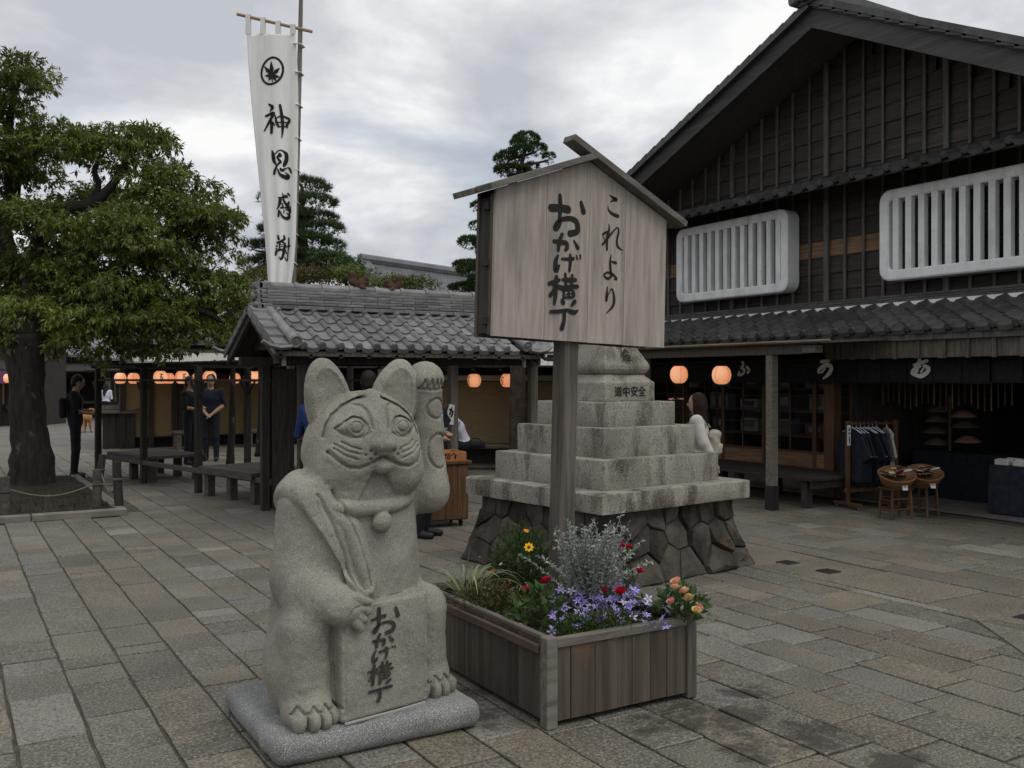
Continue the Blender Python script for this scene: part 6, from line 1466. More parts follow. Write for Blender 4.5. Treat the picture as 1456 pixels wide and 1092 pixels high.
# ---------------------------------------------------------------- things farther back
def build_far():
    D=44; t=thing('far_hall','far hall with a broad grey tiled roof behind the shrubs','building',at(600,539,D)[:2]+(0,),R(10))
    A=lambda px,py,dd=0:Vector(at(px,py,D+dd))
    a,b=A(512,375,0),A(760,410,6); e0=A(545,428,-6); e1=A(800,470,-1)
    a2=A(490,372,3)
    def quad(p,q,r,s,th,nm,mt):
        n=(q-p).cross(s-p).normalized(); n=n if n.z>0 else -n
        m=MB(); V=[p,q,r,s]; m.add([tuple(v) for v in V]+[tuple(v-n*th) for v in V],[(0,1,2,3),(7,6,5,4),(0,4,5,1),(1,5,6,2),(2,6,7,3),(3,7,4,0)]); return m.build(nm,mt,t,w=True)
    tm=surf('far_tile',(.10,.105,.112),(.16,.165,.172),scale=1.5,rough=.5,bump=0,spec=.4,rand=.1)
    quad(a,b,e1,e0,.3,'roof_slope',tm); 
    back=(a-e0); 
    quad(b,a,a+Vector((back.x,back.y,-back.z)),b+Vector((back.x,back.y,-back.z)),.3,'roof_slope',tm)
    m=MB(); N_=70
    for k in range(N_+1):
        f=k/N_; p=a+(b-a)*f; q=e0+(e1-e0)*f; m.tube([tuple(p+Vector((0,0,.06))),tuple(q+Vector((0,0,.06)))],.075,5)
    m.build('tile_rolls',tm,t,w=True,kind='stuff')
    m=MB(); m.tube([tuple(a+Vector((0,0,.25))),tuple(b+Vector((0,0,.25)))],.24,8); m.build('ridge',tm,t,w=True)
    for k in range(4):
        p=a+(b-a)*(.004+.012*k); q=e0+(e1-e0)*(.004+.012*k); m=MB(); m.tube([tuple(p+Vector((0,0,.12))),tuple(q+Vector((0,0,.12)))],.12,6); m.build('verge_roll',tm,t,w=True)
    w0,w1=e0+(a-e0)*.12,e1+(b-e1)*.12
    m=MB(); m.add([(w0.x,w0.y,0),(w1.x,w1.y,0),(w1.x,w1.y,w1.z-.4),(w0.x,w0.y,w0.z-.4),(w0.x+back.x*1.7,w0.y+back.y*1.7,0),(w1.x+back.x*1.7,w1.y+back.y*1.7,0),(w1.x+back.x*1.7,w1.y+back.y*1.7,w1.z-.4),(w0.x+back.x*1.7,w0.y+back.y*1.7,w0.z-.4)],[(0,1,2,3),(5,4,7,6),(4,0,3,7),(1,5,6,2),(3,2,6,7)]); m.build('walls',plaster,t,w=True)
    # dim shopfronts closing the yard at far left
    for k,(pa,pb,D1,z,lab) in enumerate(((-140,46,33,3.0,'dim far shopfront at the left edge beyond the tree'),(44,140,40,2.6,'dim far shopfront with dark shelves seen right of the trunk'),(138,182,38,2.4,'far pale shop counter behind the woman in white'))):
        p=Vector(at(pa,539,D1));q=Vector(at(pb,539,D1)); d=q-p; d.z=0; L=d.length; t2=thing('far_shop',lab,'shop',(p.x,p.y,0),math.atan2(d.y,d.x),'far shopfronts')
        m=MB(); m.box(0,L,.6,2.5,0,z); m.build('wall',[wood_dark,wood_dark,mid_wood][k],t2)
        m=MB(); m.prism([(-.5,1.95),(.8,2.4),(.8,2.46),(-.5,2.01)],-.3,L+.3,'x'); m.build('awning',wood_dark,t2)
        m=MB(); m.prism([(.2,z),(2.9,z+.9),(2.9,z+1.0),(.2,z+.1)],-.3,L+.3,'x'); m.build('roof',tile_m,t2)
        n=max(2,int(L/1.1))
        for i in range(n+1):
            m=MB(); m.box(i*L/n-.06,i*L/n+.06,-.06,.06,0,2.0); m.build('post',dark_post,t2)
            if i<n:
                m=MB(); m.box(i*L/n+.12,(i+1)*L/n-.12,.52,.599,.75,1.7); m.build('opening',[plain('shop_warm',(.20,.13,.09),.8),black_in,pale_roof][k] if 'shop_warm' not in MATS or k else MATS['shop_warm'],t2)
                m=MB(); m.box(i*L/n+.12,(i+1)*L/n-.12,.2,.55,.6,.72); m.build('counter',old_wood,t2)
    x,y,z=at(17,536,32.5); c=thing('purple_curtain','purple shop curtain with white marks at the far left','curtain',(x,y,z),R(-31)); m=MB()
    for k in range(3):
        m=MB(); m.box(-.45+k*.3+.006,-.45+(k+1)*.3-.006,-.008,.008,-.22,.22); m.build('panel',plain('purple',(.16,.055,.14),.9) if 'purple' not in MATS else MATS['purple'],c)
build_far()
# low wooded hills closing the horizon
def build_hills():
    g=np.random.default_rng(3); n=90; V=[];F=[]
    th=np.linspace(R(-60),R(130),n); 
    for i,a in enumerate(th):
        h=15+9*math.sin(a*3.1+1)+6*math.sin(a*7.3)+3*math.sin(a*17+2); h=max(h,5)
        for j in range(7):
            r=330+j*45; z=-1+h*[0,.45,.8,1,.9,.5,0][j]+(g.normal(0,.8) if 0<j<6 else 0); V.append((r*math.sin(a),r*math.cos(a),z))
    for i in range(n-1):
        for j in range(6): a=i*7+j; F.append((a,a+1,a+8,a+7))
    o=np_mesh('hills',np.array(V),np.array(F),surf('hill_wood',(.045,.07,.035),(.075,.10,.05),scale=.12,rough=1,bump=0,rand=0,detail=10),None,True); tag(o,kind='structure')
build_hills()
# ================================================================ planting in the box
gz=lambda px,py,z:(lambda r:tuple(r[i]*((z-1.65)/r[2]) for i in (0,1))+(z,))((( px-728)/1340*math.cos(R(31))+math.sin(R(31)),-(px-728)/1340*math.sin(R(31))+math.cos(R(31)),(539-py)/1340))
green1=leaf_mat('garden_green',(.040,.075,.018),(.085,.135,.035),.3); green2=leaf_mat('rose_green',(.050,.095,.030),(.095,.155,.050),.3)
silver=leaf_mat('silver_leaf',(.30,.33,.29),(.46,.49,.44),.15,.8); bronze=leaf_mat('bronze_leaf',(.065,.06,.022),(.12,.085,.03),.25); striped=leaf_mat('spider_leaf',(.16,.20,.10),(.36,.38,.24),.3)
def flower_mat(n,c): return plain(n,c,.7,.2)
fm_purple=flower_mat('petal_violet',(.42,.36,.74)); fm_pale=flower_mat('petal_pale',(.60,.56,.76)); fm_red=flower_mat('petal_red',(.48,.015,.04)); fm_peach=flower_mat('petal_peach',(.80,.46,.30)); fm_yellow=flower_mat('petal_yellow',(.80,.46,.015)); fm_cream=flower_mat('petal_cream',(.70,.52,.20)); fm_pink=flower_mat('petal_pink',(.68,.30,.27)); fm_dark=flower_mat('flower_eye',(.09,.025,.015)); fm_white=flower_mat('petal_white',(.62,.58,.60)); fm_mag=flower_mat('petal_magenta',(.22,.02,.18))
def star_mesh(r,n,w,name,cup=.25):
    m=MB()
    for k in range(n):
        a=2*math.pi*k/n; c,s=math.cos(a),math.sin(a); P=lambda u,v,z:(c*u-s*v,s*u+c*v,z)
        m.add([P(0,0,0),P(r*.5,-w,r*cup*.5),P(r,0,r*cup*.4),P(r*.5,w,r*cup*.5)],[(0,1,2,3)])
    m.lathe([(.0025,-.002),(.003,.004),(.001,.007)],6)
    return m.mesh(name)
def rose_mesh(r,name):
    m=MB(); g=random.Random(2)
    for ring,(n,rr,tilt,h) in enumerate(((6,1.0,25,0),(6,.78,48,.12),(5,.55,66,.22),(4,.32,80,.30))):
        for k in range(n):
            a=2*math.pi*(k+.5*ring)/n+g.uniform(-.15,.15); M=RZ(math.degrees(a))@T(0,0,h*r)@RY(-tilt)
            w_=r*rr*.62; L=r*rr; m.add([(0,-w_*.35,0),(L*.6,-w_,.06*r),(L,-w_*.55,.22*r),(L*1.02,w_*.55,.22*r),(L*.6,w_,.06*r),(0,w_*.35,0),(L*.6,0,-.08*r)],[(0,1,6),(1,2,6),(2,3,6),(3,4,6),(4,5,6),(5,0,6)],M)
    return m.mesh(name,True)
def put_flowers(t,mesh,mat,pts,seed,tilt=35,sc=(.85,1.15),name='flower'):
    g=random.Random(seed)
    if not mesh.materials: mesh.materials.append(mat)
    I=xf_of(t).inverted()
    for p in pts:
        s=g.uniform(*sc); M=I@T(*p)@RZ(g.uniform(0,360))@RX(g.uniform(-tilt,tilt))@RY(g.uniform(-tilt,tilt))@Matrix.Scale(s,4); link(mesh,name,t,M)
def foliage(t,base,ext,n,mat,seed,ll,wr=.3,up=.5,name='leaves',droop=.2,dome=True):
    g=np.random.default_rng(seed); d=rand_dir(g,n); d[:,2]=np.abs(d[:,2]); r=g.random(n)**.45
    P=np.array(base)+d*np.array(ext)*r[:,None]; D=norm(d*np.array([1,1,.6])+np.array([0,0,up])+.6*g.normal(0,1,(n,3))); Nn=norm(np.array([0,0,1.])+.6*g.normal(0,1,(n,3)))
    L=g.uniform(.7,1.25,n)*ll; V,F=leaves(P,D,Nn,L,L*wr,droop); b=g.uniform(.6,1.25,n); tone=np.repeat(np.stack([b,b,b*.95,np.ones(n)],1),5,0)
    o=np_mesh(name,V,F,mat,t,False,None,tone,w=True); o['kind']='stuff'; return o
def stems(t,base,tops,mat,r=.004,name='stem',seed=0):
    g=random.Random(seed)
    m=MB()
    for p in tops:
        b=(base[0]+g.uniform(-.05,.05)+(p[0]-base[0])*.25,base[1]+g.uniform(-.05,.05)+(p[1]-base[1])*.25,base[2]); mid=tuple((a+c)/2+g.uniform(-.015,.015) for a,c in zip(b,p)); m.tube([b,mid,p],[r,r*.9,r*.6],5)
    o=m.build(name,mat,t,w=True); o['kind']='stuff'; return o
stem_m=plain('green_stem',(.05,.085,.03),.7); twig_m=plain('silver_twig',(.25,.26,.23),.8)
def build_plants():
    gp='plants in the planter box'
    # violet star flowers
    c=gz(868,890,.40); t=thing('violet_flower_plant','low mound of small violet star flowers at the front of the planter','plant',(c[0],c[1],.36),0,gp)
    foliage(t,(c[0]-.02,c[1]+.05,.36),(.31,.18,.095),2200,green1,1,.045,.16,.6)
    g=random.Random(3); pts=[]
    for k in range(175):
        px=g.gauss(862,42); px=min(948,max(786,px)); top=829+ .10*abs(px-860); py=g.uniform(top,top+62); z=.395+.14*(1-(py-top)/62); pts.append(gz(px,py,z))
    sm=star_mesh(.030,5,.0064,'violet_blossom'); put_flowers(t,sm,fm_purple,pts[:130],4,45); sm2=star_mesh(.028,5,.0058,'pale_blossom'); put_flowers(t,sm2,fm_pale,pts[130:],5,45)
    # roses
    def roses(lab,base,ext,nl,fl,seed,ll=.05):
        t=thing('rose_plant',lab,'plant',(base[0],base[1],.36),0,gp); foliage(t,base,ext,nl,green2,seed,ll,.62,.35,droop=.1); stems(t,base,[gz(*p[:3]) for p in fl],stem_m,seed=seed)
        for i,(px,py,z,mt,r) in enumerate(fl): put_flowers(t,rose_mesh(r*1.25,'rose_bloom'),mt,[gz(px,py,z)],seed+i,30,(1,1))
    b=gz(762,890,.37); roses('rose bush with two red blooms and a peach one, left front of the planter',b,(.16,.14,.19),200,[(748,842,.50,fm_red,.030),(777,829,.56,fm_red,.032),(759,843,.50,fm_peach,.026),(738,893,.40,fm_cream,.02)],10,.055)
    b=gz(968,878,.40); roses('peach and yellow rose bush at the right front corner of the planter',b,(.15,.13,.17),220,[(962,829,.60,fm_peach,.026),(960,838,.58,fm_peach,.026),(974,843,.56,fm_peach,.028),(980,854,.52,fm_peach,.030),(955,857,.52,fm_pink,.022),(990,870,.47,fm_cream,.024),(992,864,.48,fm_pink,.022),(979,850,.55,fm_cream,.02)],30)
    b=gz(880,862,.40); roses('red rose stems rising behind the violet flowers',b,(.16,.12,.12),90,[(857,841,.52,fm_red,.022),(882,843,.52,fm_red,.028),(908,814,.60,fm_red,.026),(884,778,.76,fm_red,.02),(893,779,.76,fm_red,.02)],50,.04)
    # silver shrub
    b=gz(838,872,.37); t=thing('silver_shrub','wiry silver-grey shrub with tall sprays round the post','plant',(b[0],b[1],.36),0,gp)
    g=np.random.default_rng(8); P=[];D=[];TW=MB()
    tops=[(815,712,.93),(806,738,.86),(830,748,.84),(848,760,.80),(862,752,.80),(885,728,.86),(892,752,.80),(824,770,.78),(838,785,.74),(855,790,.72),(872,800,.68),(800,790,.70),(780,800,.66),(765,790,.66),(905,775,.74),(915,800,.66),(928,796,.66),(845,740,.84),(820,795,.70),(860,815,.62),(835,815,.62),(890,815,.62),(740,788,.66),(750,830,.50),(728,835,.48),(870,770,.76),(812,760,.80),(835,760,.82),(850,775,.76),(880,790,.70)]
    rr=random.Random(9)
    for k in range(130):
        px,py,z=tops[k%len(tops)] if k<len(tops) else (rr.gauss(842,30),rr.uniform(742,835),0)
        if z==0: z=.50+ (835-py)*.0048
        e=np.array(gz(px,py,z)); s=np.array((b[0]+rr.uniform(-.07,.07),b[1]+rr.uniform(-.07,.07),.37)); mid=(s+e)/2+np.array((rr.uniform(-.05,.05),rr.uniform(-.05,.05),rr.uniform(.0,.08)))
        pts=[(1-q)**2*s+2*q*(1-q)*mid+q*q*e for q in np.linspace(0,1,9)]; TW.tube([tuple(p) for p in pts],[.0032-.0022*i/8 for i in range(9)],4)
        n=70
        for i in range(n):
            q=.22+.78*(i+rr.random())/n; p=(1-q)**2*s+2*q*(1-q)*mid+q*q*e; tg=2*(1-q)*(mid-s)+2*q*(e-mid); tg=tg/np.linalg.norm(tg); dd=rand_dir(g,1)[0]; P.append(p); D.append(dd*.95+tg*.6)
    o=TW.build('twigs',twig_m,t,w=True); o['kind']='stuff'
    P=np.array(P);D=norm(np.array(D)); n=len(P); L=g.uniform(.014,.032,n); V,F=leaves(P,D,norm(rand_dir(g,n)),L,L*.36,.1); bb=g.uniform(.6,1.2,n); tone=np.repeat(np.stack([bb,bb,bb,np.ones(n)],1),5,0)
    o=np_mesh('leaves',V,F,silver,t,False,None,tone,w=True); o['kind']='stuff'
    # yellow cosmos bush
    b=gz(742,838,.37); t=thing('yellow_flower_plant','tall leafy green plant with a yellow daisy-like bloom, left of the post','plant',(b[0],b[1],.36),0,gp)
    foliage(t,(b[0],b[1],.36),(.20,.22,.40),1500,green1,61,.07,.17,.7,droop=.25)
    tp=[gz(715+9*k,748+(k*37%23),.80-(k*7%5)*.02) for k in range(9)]; stems(t,(b[0],b[1],.36),tp+[gz(752,778,.70),gz(748,755,.78)],stem_m,.004,seed=6)
    put_flowers(t,star_mesh(.030,8,.0105,'yellow_bloom',.12),fm_yellow,[],1)
    ym=star_mesh(.030,8,.0105,'yellow_bloom',.12); ym.materials.append(fm_yellow); I=xf_of(t).inverted(); Mv=I@T(*gz(752,778,.70))@RZ(-31)@RX(62); link(ym,'flower',t,Mv)
    e=MB(); e.lathe([(0.001,.0),(.009,.002),(.007,.008),(.002,.010)],10); em=e.mesh('eye'); em.materials.append(fm_dark); link(em,'flower_eye',t,Mv)
    y2=star_mesh(.018,7,.007,'orange_bloom',.3); y2.materials.append(flower_mat('petal_orange',(.70,.24,.02))); link(y2,'flower',t,I@T(*gz(748,755,.78))@RX(30))
    # bronze bush, spider plant, low filler
    b=gz(698,866,.37); t=thing('bronze_leaf_plant','low bushy plant with bronze-green small leaves, left part of the planter','plant',(b[0],b[1],.36),0,gp)
    foliage(t,(b[0],b[1],.36),(.19,.26,.17),1200,bronze,71,.035,.30,.6); foliage(t,(b[0]+.03,b[1]-.02,.36),(.2,.26,.11),500,green1,72,.035,.3,.5,'under_leaves')
    put_flowers(t,star_mesh(.014,5,.006,'orange_spot'),flower_mat('petal_rust',(.45,.10,.03)),[gz(725,826,.47),gz(700,812,.52),gz(692,814,.52),gz(735,848,.42),gz(720,850,.42)],7)
    put_flowers(t,star_mesh(.016,5,.009,'magenta_spot'),fm_mag,[gz(709,808,.56)],8,name='magenta_flower'); put_flowers(t,star_mesh(.014,5,.004,'white_spot'),fm_white,[gz(712,802,.58),gz(682,792,.60)],9,name='white_flower')
    b=gz(664,852,.38); t=thing('spider_plant','pale striped spider plant arching over the left rim of the planter','plant',(b[0],b[1],.36),0,gp)
    m=MB(); g=random.Random(4); vs=[];fs=[];tones=[]
    for k in range(46):
        a=g.uniform(0,2*math.pi); L=g.uniform(.20,.38); lift=g.uniform(.10,.22); w_=g.uniform(.006,.010); p0=Vector((b[0],b[1],.36)); d=Vector((math.cos(a),math.sin(a),0)); sd=Vector((-d.y,d.x,0)); bs=len(vs); tn=g.uniform(.7,1.2)
        for i in range(7):
            q=i/6; p=p0+d*(L*q)+Vector((0,0,lift*math.sin(q*2.4)-.02*q)); ww=w_*(1-q)**.6+.0006; vs+=[tuple(p-sd*ww),tuple(p+sd*ww+Vector((0,0,.001)))]; tones+=[(tn,tn,tn*.9,1)]*2
        fs+=[(bs+2*i,bs+2*i+1,bs+2*i+3,bs+2*i+2) for i in range(6)]
    o=np_mesh('blades',np.array(vs),np.array(fs),striped,t,False,None,np.array(tones),w=True); o['kind']='stuff'
    sp=gz(668,777,.62); m=MB(); m.tube([(b[0],b[1],.36),(b[0]+.0,b[1]+.02,.5),sp],[.005,.004,.002],5); m.build('flower_stalk',stem_m,t,w=True)
    b=gz(812,862,.37); t=thing('green_filler_plant','fine dark green foliage plant at the foot of the post','plant',(b[0],b[1],.36),0,gp); foliage(t,(b[0],b[1],.36),(.22,.2,.16),700,green1,81,.045,.2,.6)
build_plants()
# ================================================================ goods in front of the shop
navy=surf('navy_cloth',(.008,.010,.017),(.020,.024,.036),scale=14,rough=.9,bump=.2,rand=.25); beige=surf('beige_cloth',(.28,.265,.225),(.36,.34,.29),scale=14,rough=.9,bump=.2,rand=0)
white_trim=plain('white_trim',(.58,.60,.64),.7); metal=plain('bright_metal',(.55,.55,.55),.3,.5,.9)
def build_rack():
    A=Vector((9.90,8.13,0));B=Vector((10.62,7.96,0)); d=(B-A); L=d.length; ang=math.atan2(d.y,d.x)
    t=thing('clothes_rack','brown wooden clothes rack on casters before the shop','clothes rack',A,ang)
    for x in (0,L):
        m=MB(); m.box(x-.028,x+.028,-.022,.022,.06,1.115,ch=.006); m.build('upright',brown,t)
        m=MB(); m.box(x-.035,x+.035,-.26,.26,.035,.075,ch=.006); f=m.build('foot',brown,t)
        for y in (-.22,.22):
            m=MB(); m.lathe([(.006,-.01),(.017,-.01),(.017,.01),(.006,.01)],10,T(x,y,.018)@RY(90)); m.build('caster',metal,f)
    m=MB(); m.tube([(0,0,1.075),(L,0,1.075)],.014,10); m.build('rod',brown,t)
    m=MB(); m.box(-.05,L+.01,-.012,.012,.20,.25); m.build('low_rail',brown,t)
    m=MB(); m.box(-.026,.026,-.0265,-.0225,.80,1.06); tg=m.build('price_board',plain('board_white',(.55,.56,.57),.6),t)
    brush([[(0,1.02,.008),(.004,.99,.007)],[(-.012,1.0,.006),(.012,.998,.006)],[(0,.97,.007),(-.008,.95,.006)],[(.01,.96,.006),(.012,.945,.006)],[(0,.92,.005),(0,.85,.004)],[(.01,.9,.003),(.01,.83,.003)]],'writing',ink,t,lambda u,v,h:(u,-.027-h,v))
    def shirt(u,mat,lab,rz,long=False,trim=True,zoff=0):
        p=A+d*(u/L); s=thing('hanging_shirt',lab,'shirt',(p.x,p.y,0),ang+math.pi/2+rz,'shirts on the rack'); zt=1.01
        def panel(pts,th,nm,mt):    # softly pleated sheet with thickness, front and back
            m=MB(); n=len(pts); vs=[];fs=[]
            for sgn in (-1,1):
                for i,(x,z) in enumerate(pts): vs.append((x,sgn*th*(1+.35*math.sin(x*38+z*9)),z))
            m.add(vs,[tuple(range(n))[::-1],tuple(range(n,2*n))]+[(i,(i+1)%n,n+(i+1)%n,n+i) for i in range(n)]); return m.build(nm,mt,s)
        zb=.33 if not long else .42
        body=[(-.215,zt-.06),(-.23,.80),(-.235,.6),(-.24,zb+.02),(-.12,zb),(0,zb+.012),(.12,zb),(.24,zb+.02),(.235,.6),(.23,.80),(.215,zt-.06),(.07,zt),(0,zt-.03),(-.07,zt)]
        panel(body,.022,'body',mat)
        for sx in (-1,1):
            panel([(sx*.20,zt-.05),(sx*.235,zt-.12),(sx*.34,.72),(sx*.37,.66),(sx*.25,.60),(sx*.22,.70)],.018,'sleeve',mat)
            if trim: m=MB(); m.tube([(sx*.245,-.024,.74),(sx*.30,-.027,.67),(sx*.36,-.022,.68)],.006,5,flat=.5); m.build('sleeve_trim',white_trim,s)
        if trim: m=MB(); m.tube([(.12,-.028,.86),(.2,-.03,.89),(.215,-.028,.9)],.0055,5,flat=.5); m.build('pocket_trim',white_trim,s)
        m=MB(); m.tube([(-.2,0,zt-.045),(0,0,zt+.02),(.2,0,zt-.045)],.008,6); h=m.build('hanger',white_trim if True else metal,s)
        m=MB(); m.tube([(0,0,zt+.02),(0,0,zt+.05),(.02,0,zt+.07),(.012,0,zt+.095),(-.012,0,zt+.09)],.0035,5); m.build('hook',metal,h)
    labs=['outermost dark navy shirt beside the rack upright','second dark navy shirt from the upright on the rack','third dark navy shirt from the upright on the rack','fourth dark navy shirt from the upright on the rack','fifth dark navy shirt from the upright on the rack','sixth dark navy shirt from the upright on the rack','last dark navy shirt, next to the beige one on the rack']
    for k,l in enumerate(labs): shirt(.07+k*.062,navy,l,R(rng.uniform(-14,6)))
    shirt(.60,beige,'beige shirt at the far end of the rack',R(-22),True)
    tg=thing('orange_tag','small orange price tag on the front navy shirt','tag',(10.03,7.905,.86),ang); m=MB(); m.box(-.02,.02,-.004,.004,-.035,.035); m.build('card',plain('tag_orange',(.50,.17,.04),.6),tg)
build_rack()
def build_baskets():
    bm=surf('basket',(.13,.062,.028),(.24,.125,.06),scale=14,stretch=(1,1,8),rough=.8,bump=.5,rand=.1)
    def set_(x,y,lab1,lab2,seed,where):
        g=random.Random(seed); s=thing('stool',lab1,'stool',(x,y,0),R(g.uniform(-20,10)),'stools holding baskets')
        for sx in (-1,1):
            for sy in (-1,1):
                m=MB(); m.tube([(sx*.14,sy*.12,0),(sx*.12,sy*.10,.36)],[.017,.017],8); m.build('leg',brown,s)
        for z in (.10,.22):
            for sx in (-1,1): m=MB(); m.tube([(sx*.132,-.112,z),(sx*.132,.112,z)],.009,6); m.build('rung',brown,s)
            for sy in (-1,1): m=MB(); m.tube([(-.132,sy*.112,z+.02),(.132,sy*.112,z+.02)],.009,6); m.build('rung',brown,s)
        m=MB(); m.box(-.15,.15,-.13,.13,.345,.365,ch=.004); m.build('seat',brown,s)
        b=thing('basket',lab2,'basket',(x,y,.366),0,'sandal baskets'); m=MB(); m.lathe([(.02,.0),(.11,.012),(.17,.065),(.205,.15),(.21,.175),(.20,.175),(.163,.075),(.10,.028),(.02,.022)],22); o=m.build('bowl',bm,b,smooth=True)
        m=MB(); m.tube([(.207*math.cos(q),.207*math.sin(q),.175) for q in np.linspace(0,2*math.pi,25)],.010,6); m.build('rim',bm,b)
        b.rotation_euler=(R(17),R(-14),0)
        cols=[plain('sole_black',(.02,.02,.022),.7),plain('sole_straw',(.42,.36,.20),.8),plain('sole_red',(.22,.03,.03),.7),plain('sole_white',(.5,.5,.48),.7)] if 'sole_black' not in MATS else [MATS[k] for k in ('sole_black','sole_straw','sole_red','sole_white')]
        for k in range(9):
            a=2*math.pi*k/9; r=.11 if k<8 else 0; sd=thing('sandal',['black','straw','red','pale'][k%4]+' sandal in the '+where+' basket, '+['at its rim nearest the viewer','leaning on its rim','on top of the pile','at its left','at its right','at its back rim','low in the pile','across the others','in the middle'][k],'sandal',(x+r*math.cos(a),y+r*math.sin(a),.50+.010*k),a+g.uniform(-.6,.6),'sandals in the baskets')
            sd.rotation_euler=(R(g.uniform(-24,4)),R(g.uniform(-18,18)),a+1.57)
            m=MB(); pl=[(.034*math.cos(q)*(1+.12*math.sin(q)),.095*math.sin(q)) for q in np.linspace(0,2*math.pi,15)[:-1]]; m.prism(pl,-.008,.008,'z'); m.build('sole',cols[k%4],sd)
            m=MB(); m.tube([(-.028,-.01,.008),(-.012,.035,.028),(0,.05,.010)],.005,5); m.tube([(.028,-.01,.008),(.012,.035,.028),(0,.05,.010)],.005,5); m.build('thong',cols[(k+1)%4],sd)
        c=thing('price_card','white price card on the '+where+' basket','card',(x-.10,y-.20,.40),R(-31)); m=MB(); m.box(-.03,.03,-.003,.003,-.045,.045,RX(-18)); m.build('card',plain('card_white',(.6,.6,.6),.6) if 'card_white' not in MATS else MATS['card_white'],c)
        m=MB(); m.box(-.018,.018,-.0045,-.0035,-.01,.0,RX(-18)); m.build('print',ink,c)
    set_(9.66,7.24,'small brown wooden stool under the nearer sandal basket','nearer round brown basket heaped with sandals',1,'nearer')
    set_(10.12,7.20,'small brown wooden stool under the farther sandal basket','farther round brown basket heaped with sandals',2,'farther')
build_baskets()
def build_shop_goods():
    t=thing('platform_bench','dark low wooden platform bench before the glazed shop doors','bench',(9.85,9.6,0))
    for k in range(6):
        x=9.32+k*.17; m=MB(); m.box(x+.002,x+.168,8.2,10.9,.36,.40,ch=.003); m.build('slat',wood_dark,t,w=True)
    m=MB(); m.box(9.36,10.30,8.24,8.27,.26,.359); m.build('apron',wood_dark,t,w=True)
    for x in (9.45,10.2):
        for y in (8.4,9.6,10.7):
            m=MB(); m.box(x-.05,x+.05,y-.05,y+.05,0,.359); m.build('leg',wood_dark,t,w=True)
    def table(lab,x0,x1,y0,y1,h,mt):
        t=thing('draped_table',lab,'table',((x0+x1)/2,(y0+y1)/2,0)); m=MB(); n=40; vs=[];fs=[]
        per=[]
        for k in range(n):
            f=k/n*4; s=int(f); q=f-s; per.append([(x0+(x1-x0)*q,y0),(x1,y0+(y1-y0)*q),(x1-(x1-x0)*q,y1),(x0,y1-(y1-y0)*q)][s])
        cx,cy=(x0+x1)/2,(y0+y1)/2
        for j,z in enumerate((h,h-.02,h*.5,.05)):
            for k,(x,y) in enumerate(per): e=1+(.0,.004,.012,.02)[j]+(.012*j/3*math.sin(k*1.9)); vs.append((cx+(x-cx)*e,cy+(y-cy)*e,z))
        fs=[tuple(range(n))]+[(j*n+k,j*n+(k+1)%n,(j+1)*n+(k+1)%n,(j+1)*n+k) for j in range(3) for k in range(n)]
        m.add(vs,fs); m.build('cloth',mt,t,w=True); m=MB(); m.box(x0+.05,x1-.05,y0+.05,y1-.05,.04,h-.03); m.build('trestle',wood_dark,t,w=True); return t
    table('navy cloth table with white packets at the right edge of the shop',10.75,11.6,5.2,6.75,.62,navy)
    table('dark cloth display table deep in the shop behind the rack',11.6,12.4,6.6,8.4,.66,navy)
    g=random.Random(8); pk=surf('packet',(.42,.42,.40),(.58,.57,.54),scale=10,rough=.6,bump=.1,rand=.15)
    k=0
    for i in range(5):
        for j in range(2):
            k+=1; p=thing('packet','white paper packet in the row on the navy table, '+['first','second','third','fourth','fifth'][i]+' from the left, '+('front row' if j==0 else 'back row'),'packet',(10.86+.2*j,6.62-.22*i,.622),R(g.uniform(-9,9)),'packets on the navy table'); m=MB(); m.box(-.08,.08,-.09,.09,0,.055+.015*g.random(),ch=.008); m.build('wrapper',pk,p); m=MB(); m.box(-.02,.02,-.092,.092,.02,.074); m.build('band',white_trim,p)
    # tiers of round fans / hats on a stand
    st=thing('fan_stand','tiered stand of round dusky pink paper fans inside the dark shop','display stand',(11.9,8.05,.66)); m=MB(); m.tube([(0,0,0),(0,0,.75)],.02,8); m.build('pole',brown,st)
    fan=surf('fan_pink',(.17,.085,.065),(.26,.135,.10),scale=10,rough=.8,bump=.1,rand=.15); fan2=surf('fan_brown',(.065,.05,.042),(.10,.08,.065),scale=10,rough=.8,bump=.1,rand=.2)
    for k,(x,y,z) in enumerate(((-.05,-.30,.16),(-.05,-.26,.36),(-.05,-.24,.50),(.0,.20,.10),(.0,.22,.26),(.0,.2,.42),(.02,.18,.56))):
        m=MB(); m.lathe([(.002,.07),(.06,.06),(.13,.02),(.17,-.02),(.165,-.03),(.12,.005),(.05,.04),(.002,.05)],20,T(x,y,z)); m.build('fan',fan if k in (0,2) else fan2,st,smooth=True)
    # bamboo slips hanging under the curtain and things behind the glass
    h=thing('hanging_slips','row of thin wooden slips hanging inside the shop','hangings',(11.4,7.8,1.6))
    for k in range(22):
        y=8.75-k*.09; m=MB(); m.box(11.39,11.40,y-.008,y+.008,1.28+.05*math.sin(k),1.60); m.build('slip',mid_wood if k%3 else bare,h,w=True)
    m=MB(); m.box(11.38,11.41,6.7,8.85,1.601,1.62); m.build('rail',mid_wood,h,w=True)
    sh=thing('display_shelf','dark shelves with goods behind the glazed doors','shelf',(11.7,11.2,0))
    for z in (.75,1.12,1.48):
        m=MB(); m.box(11.55,11.95,9.0,13.4,z,z+.025); m.build('board',brown,sh,w=True)
    for y in (9.0,10.1,11.2,12.3,13.4):
        m=MB(); m.box(11.56,11.94,y-.02,y+.02,.285,1.9); m.build('upright',brown,sh,w=True)
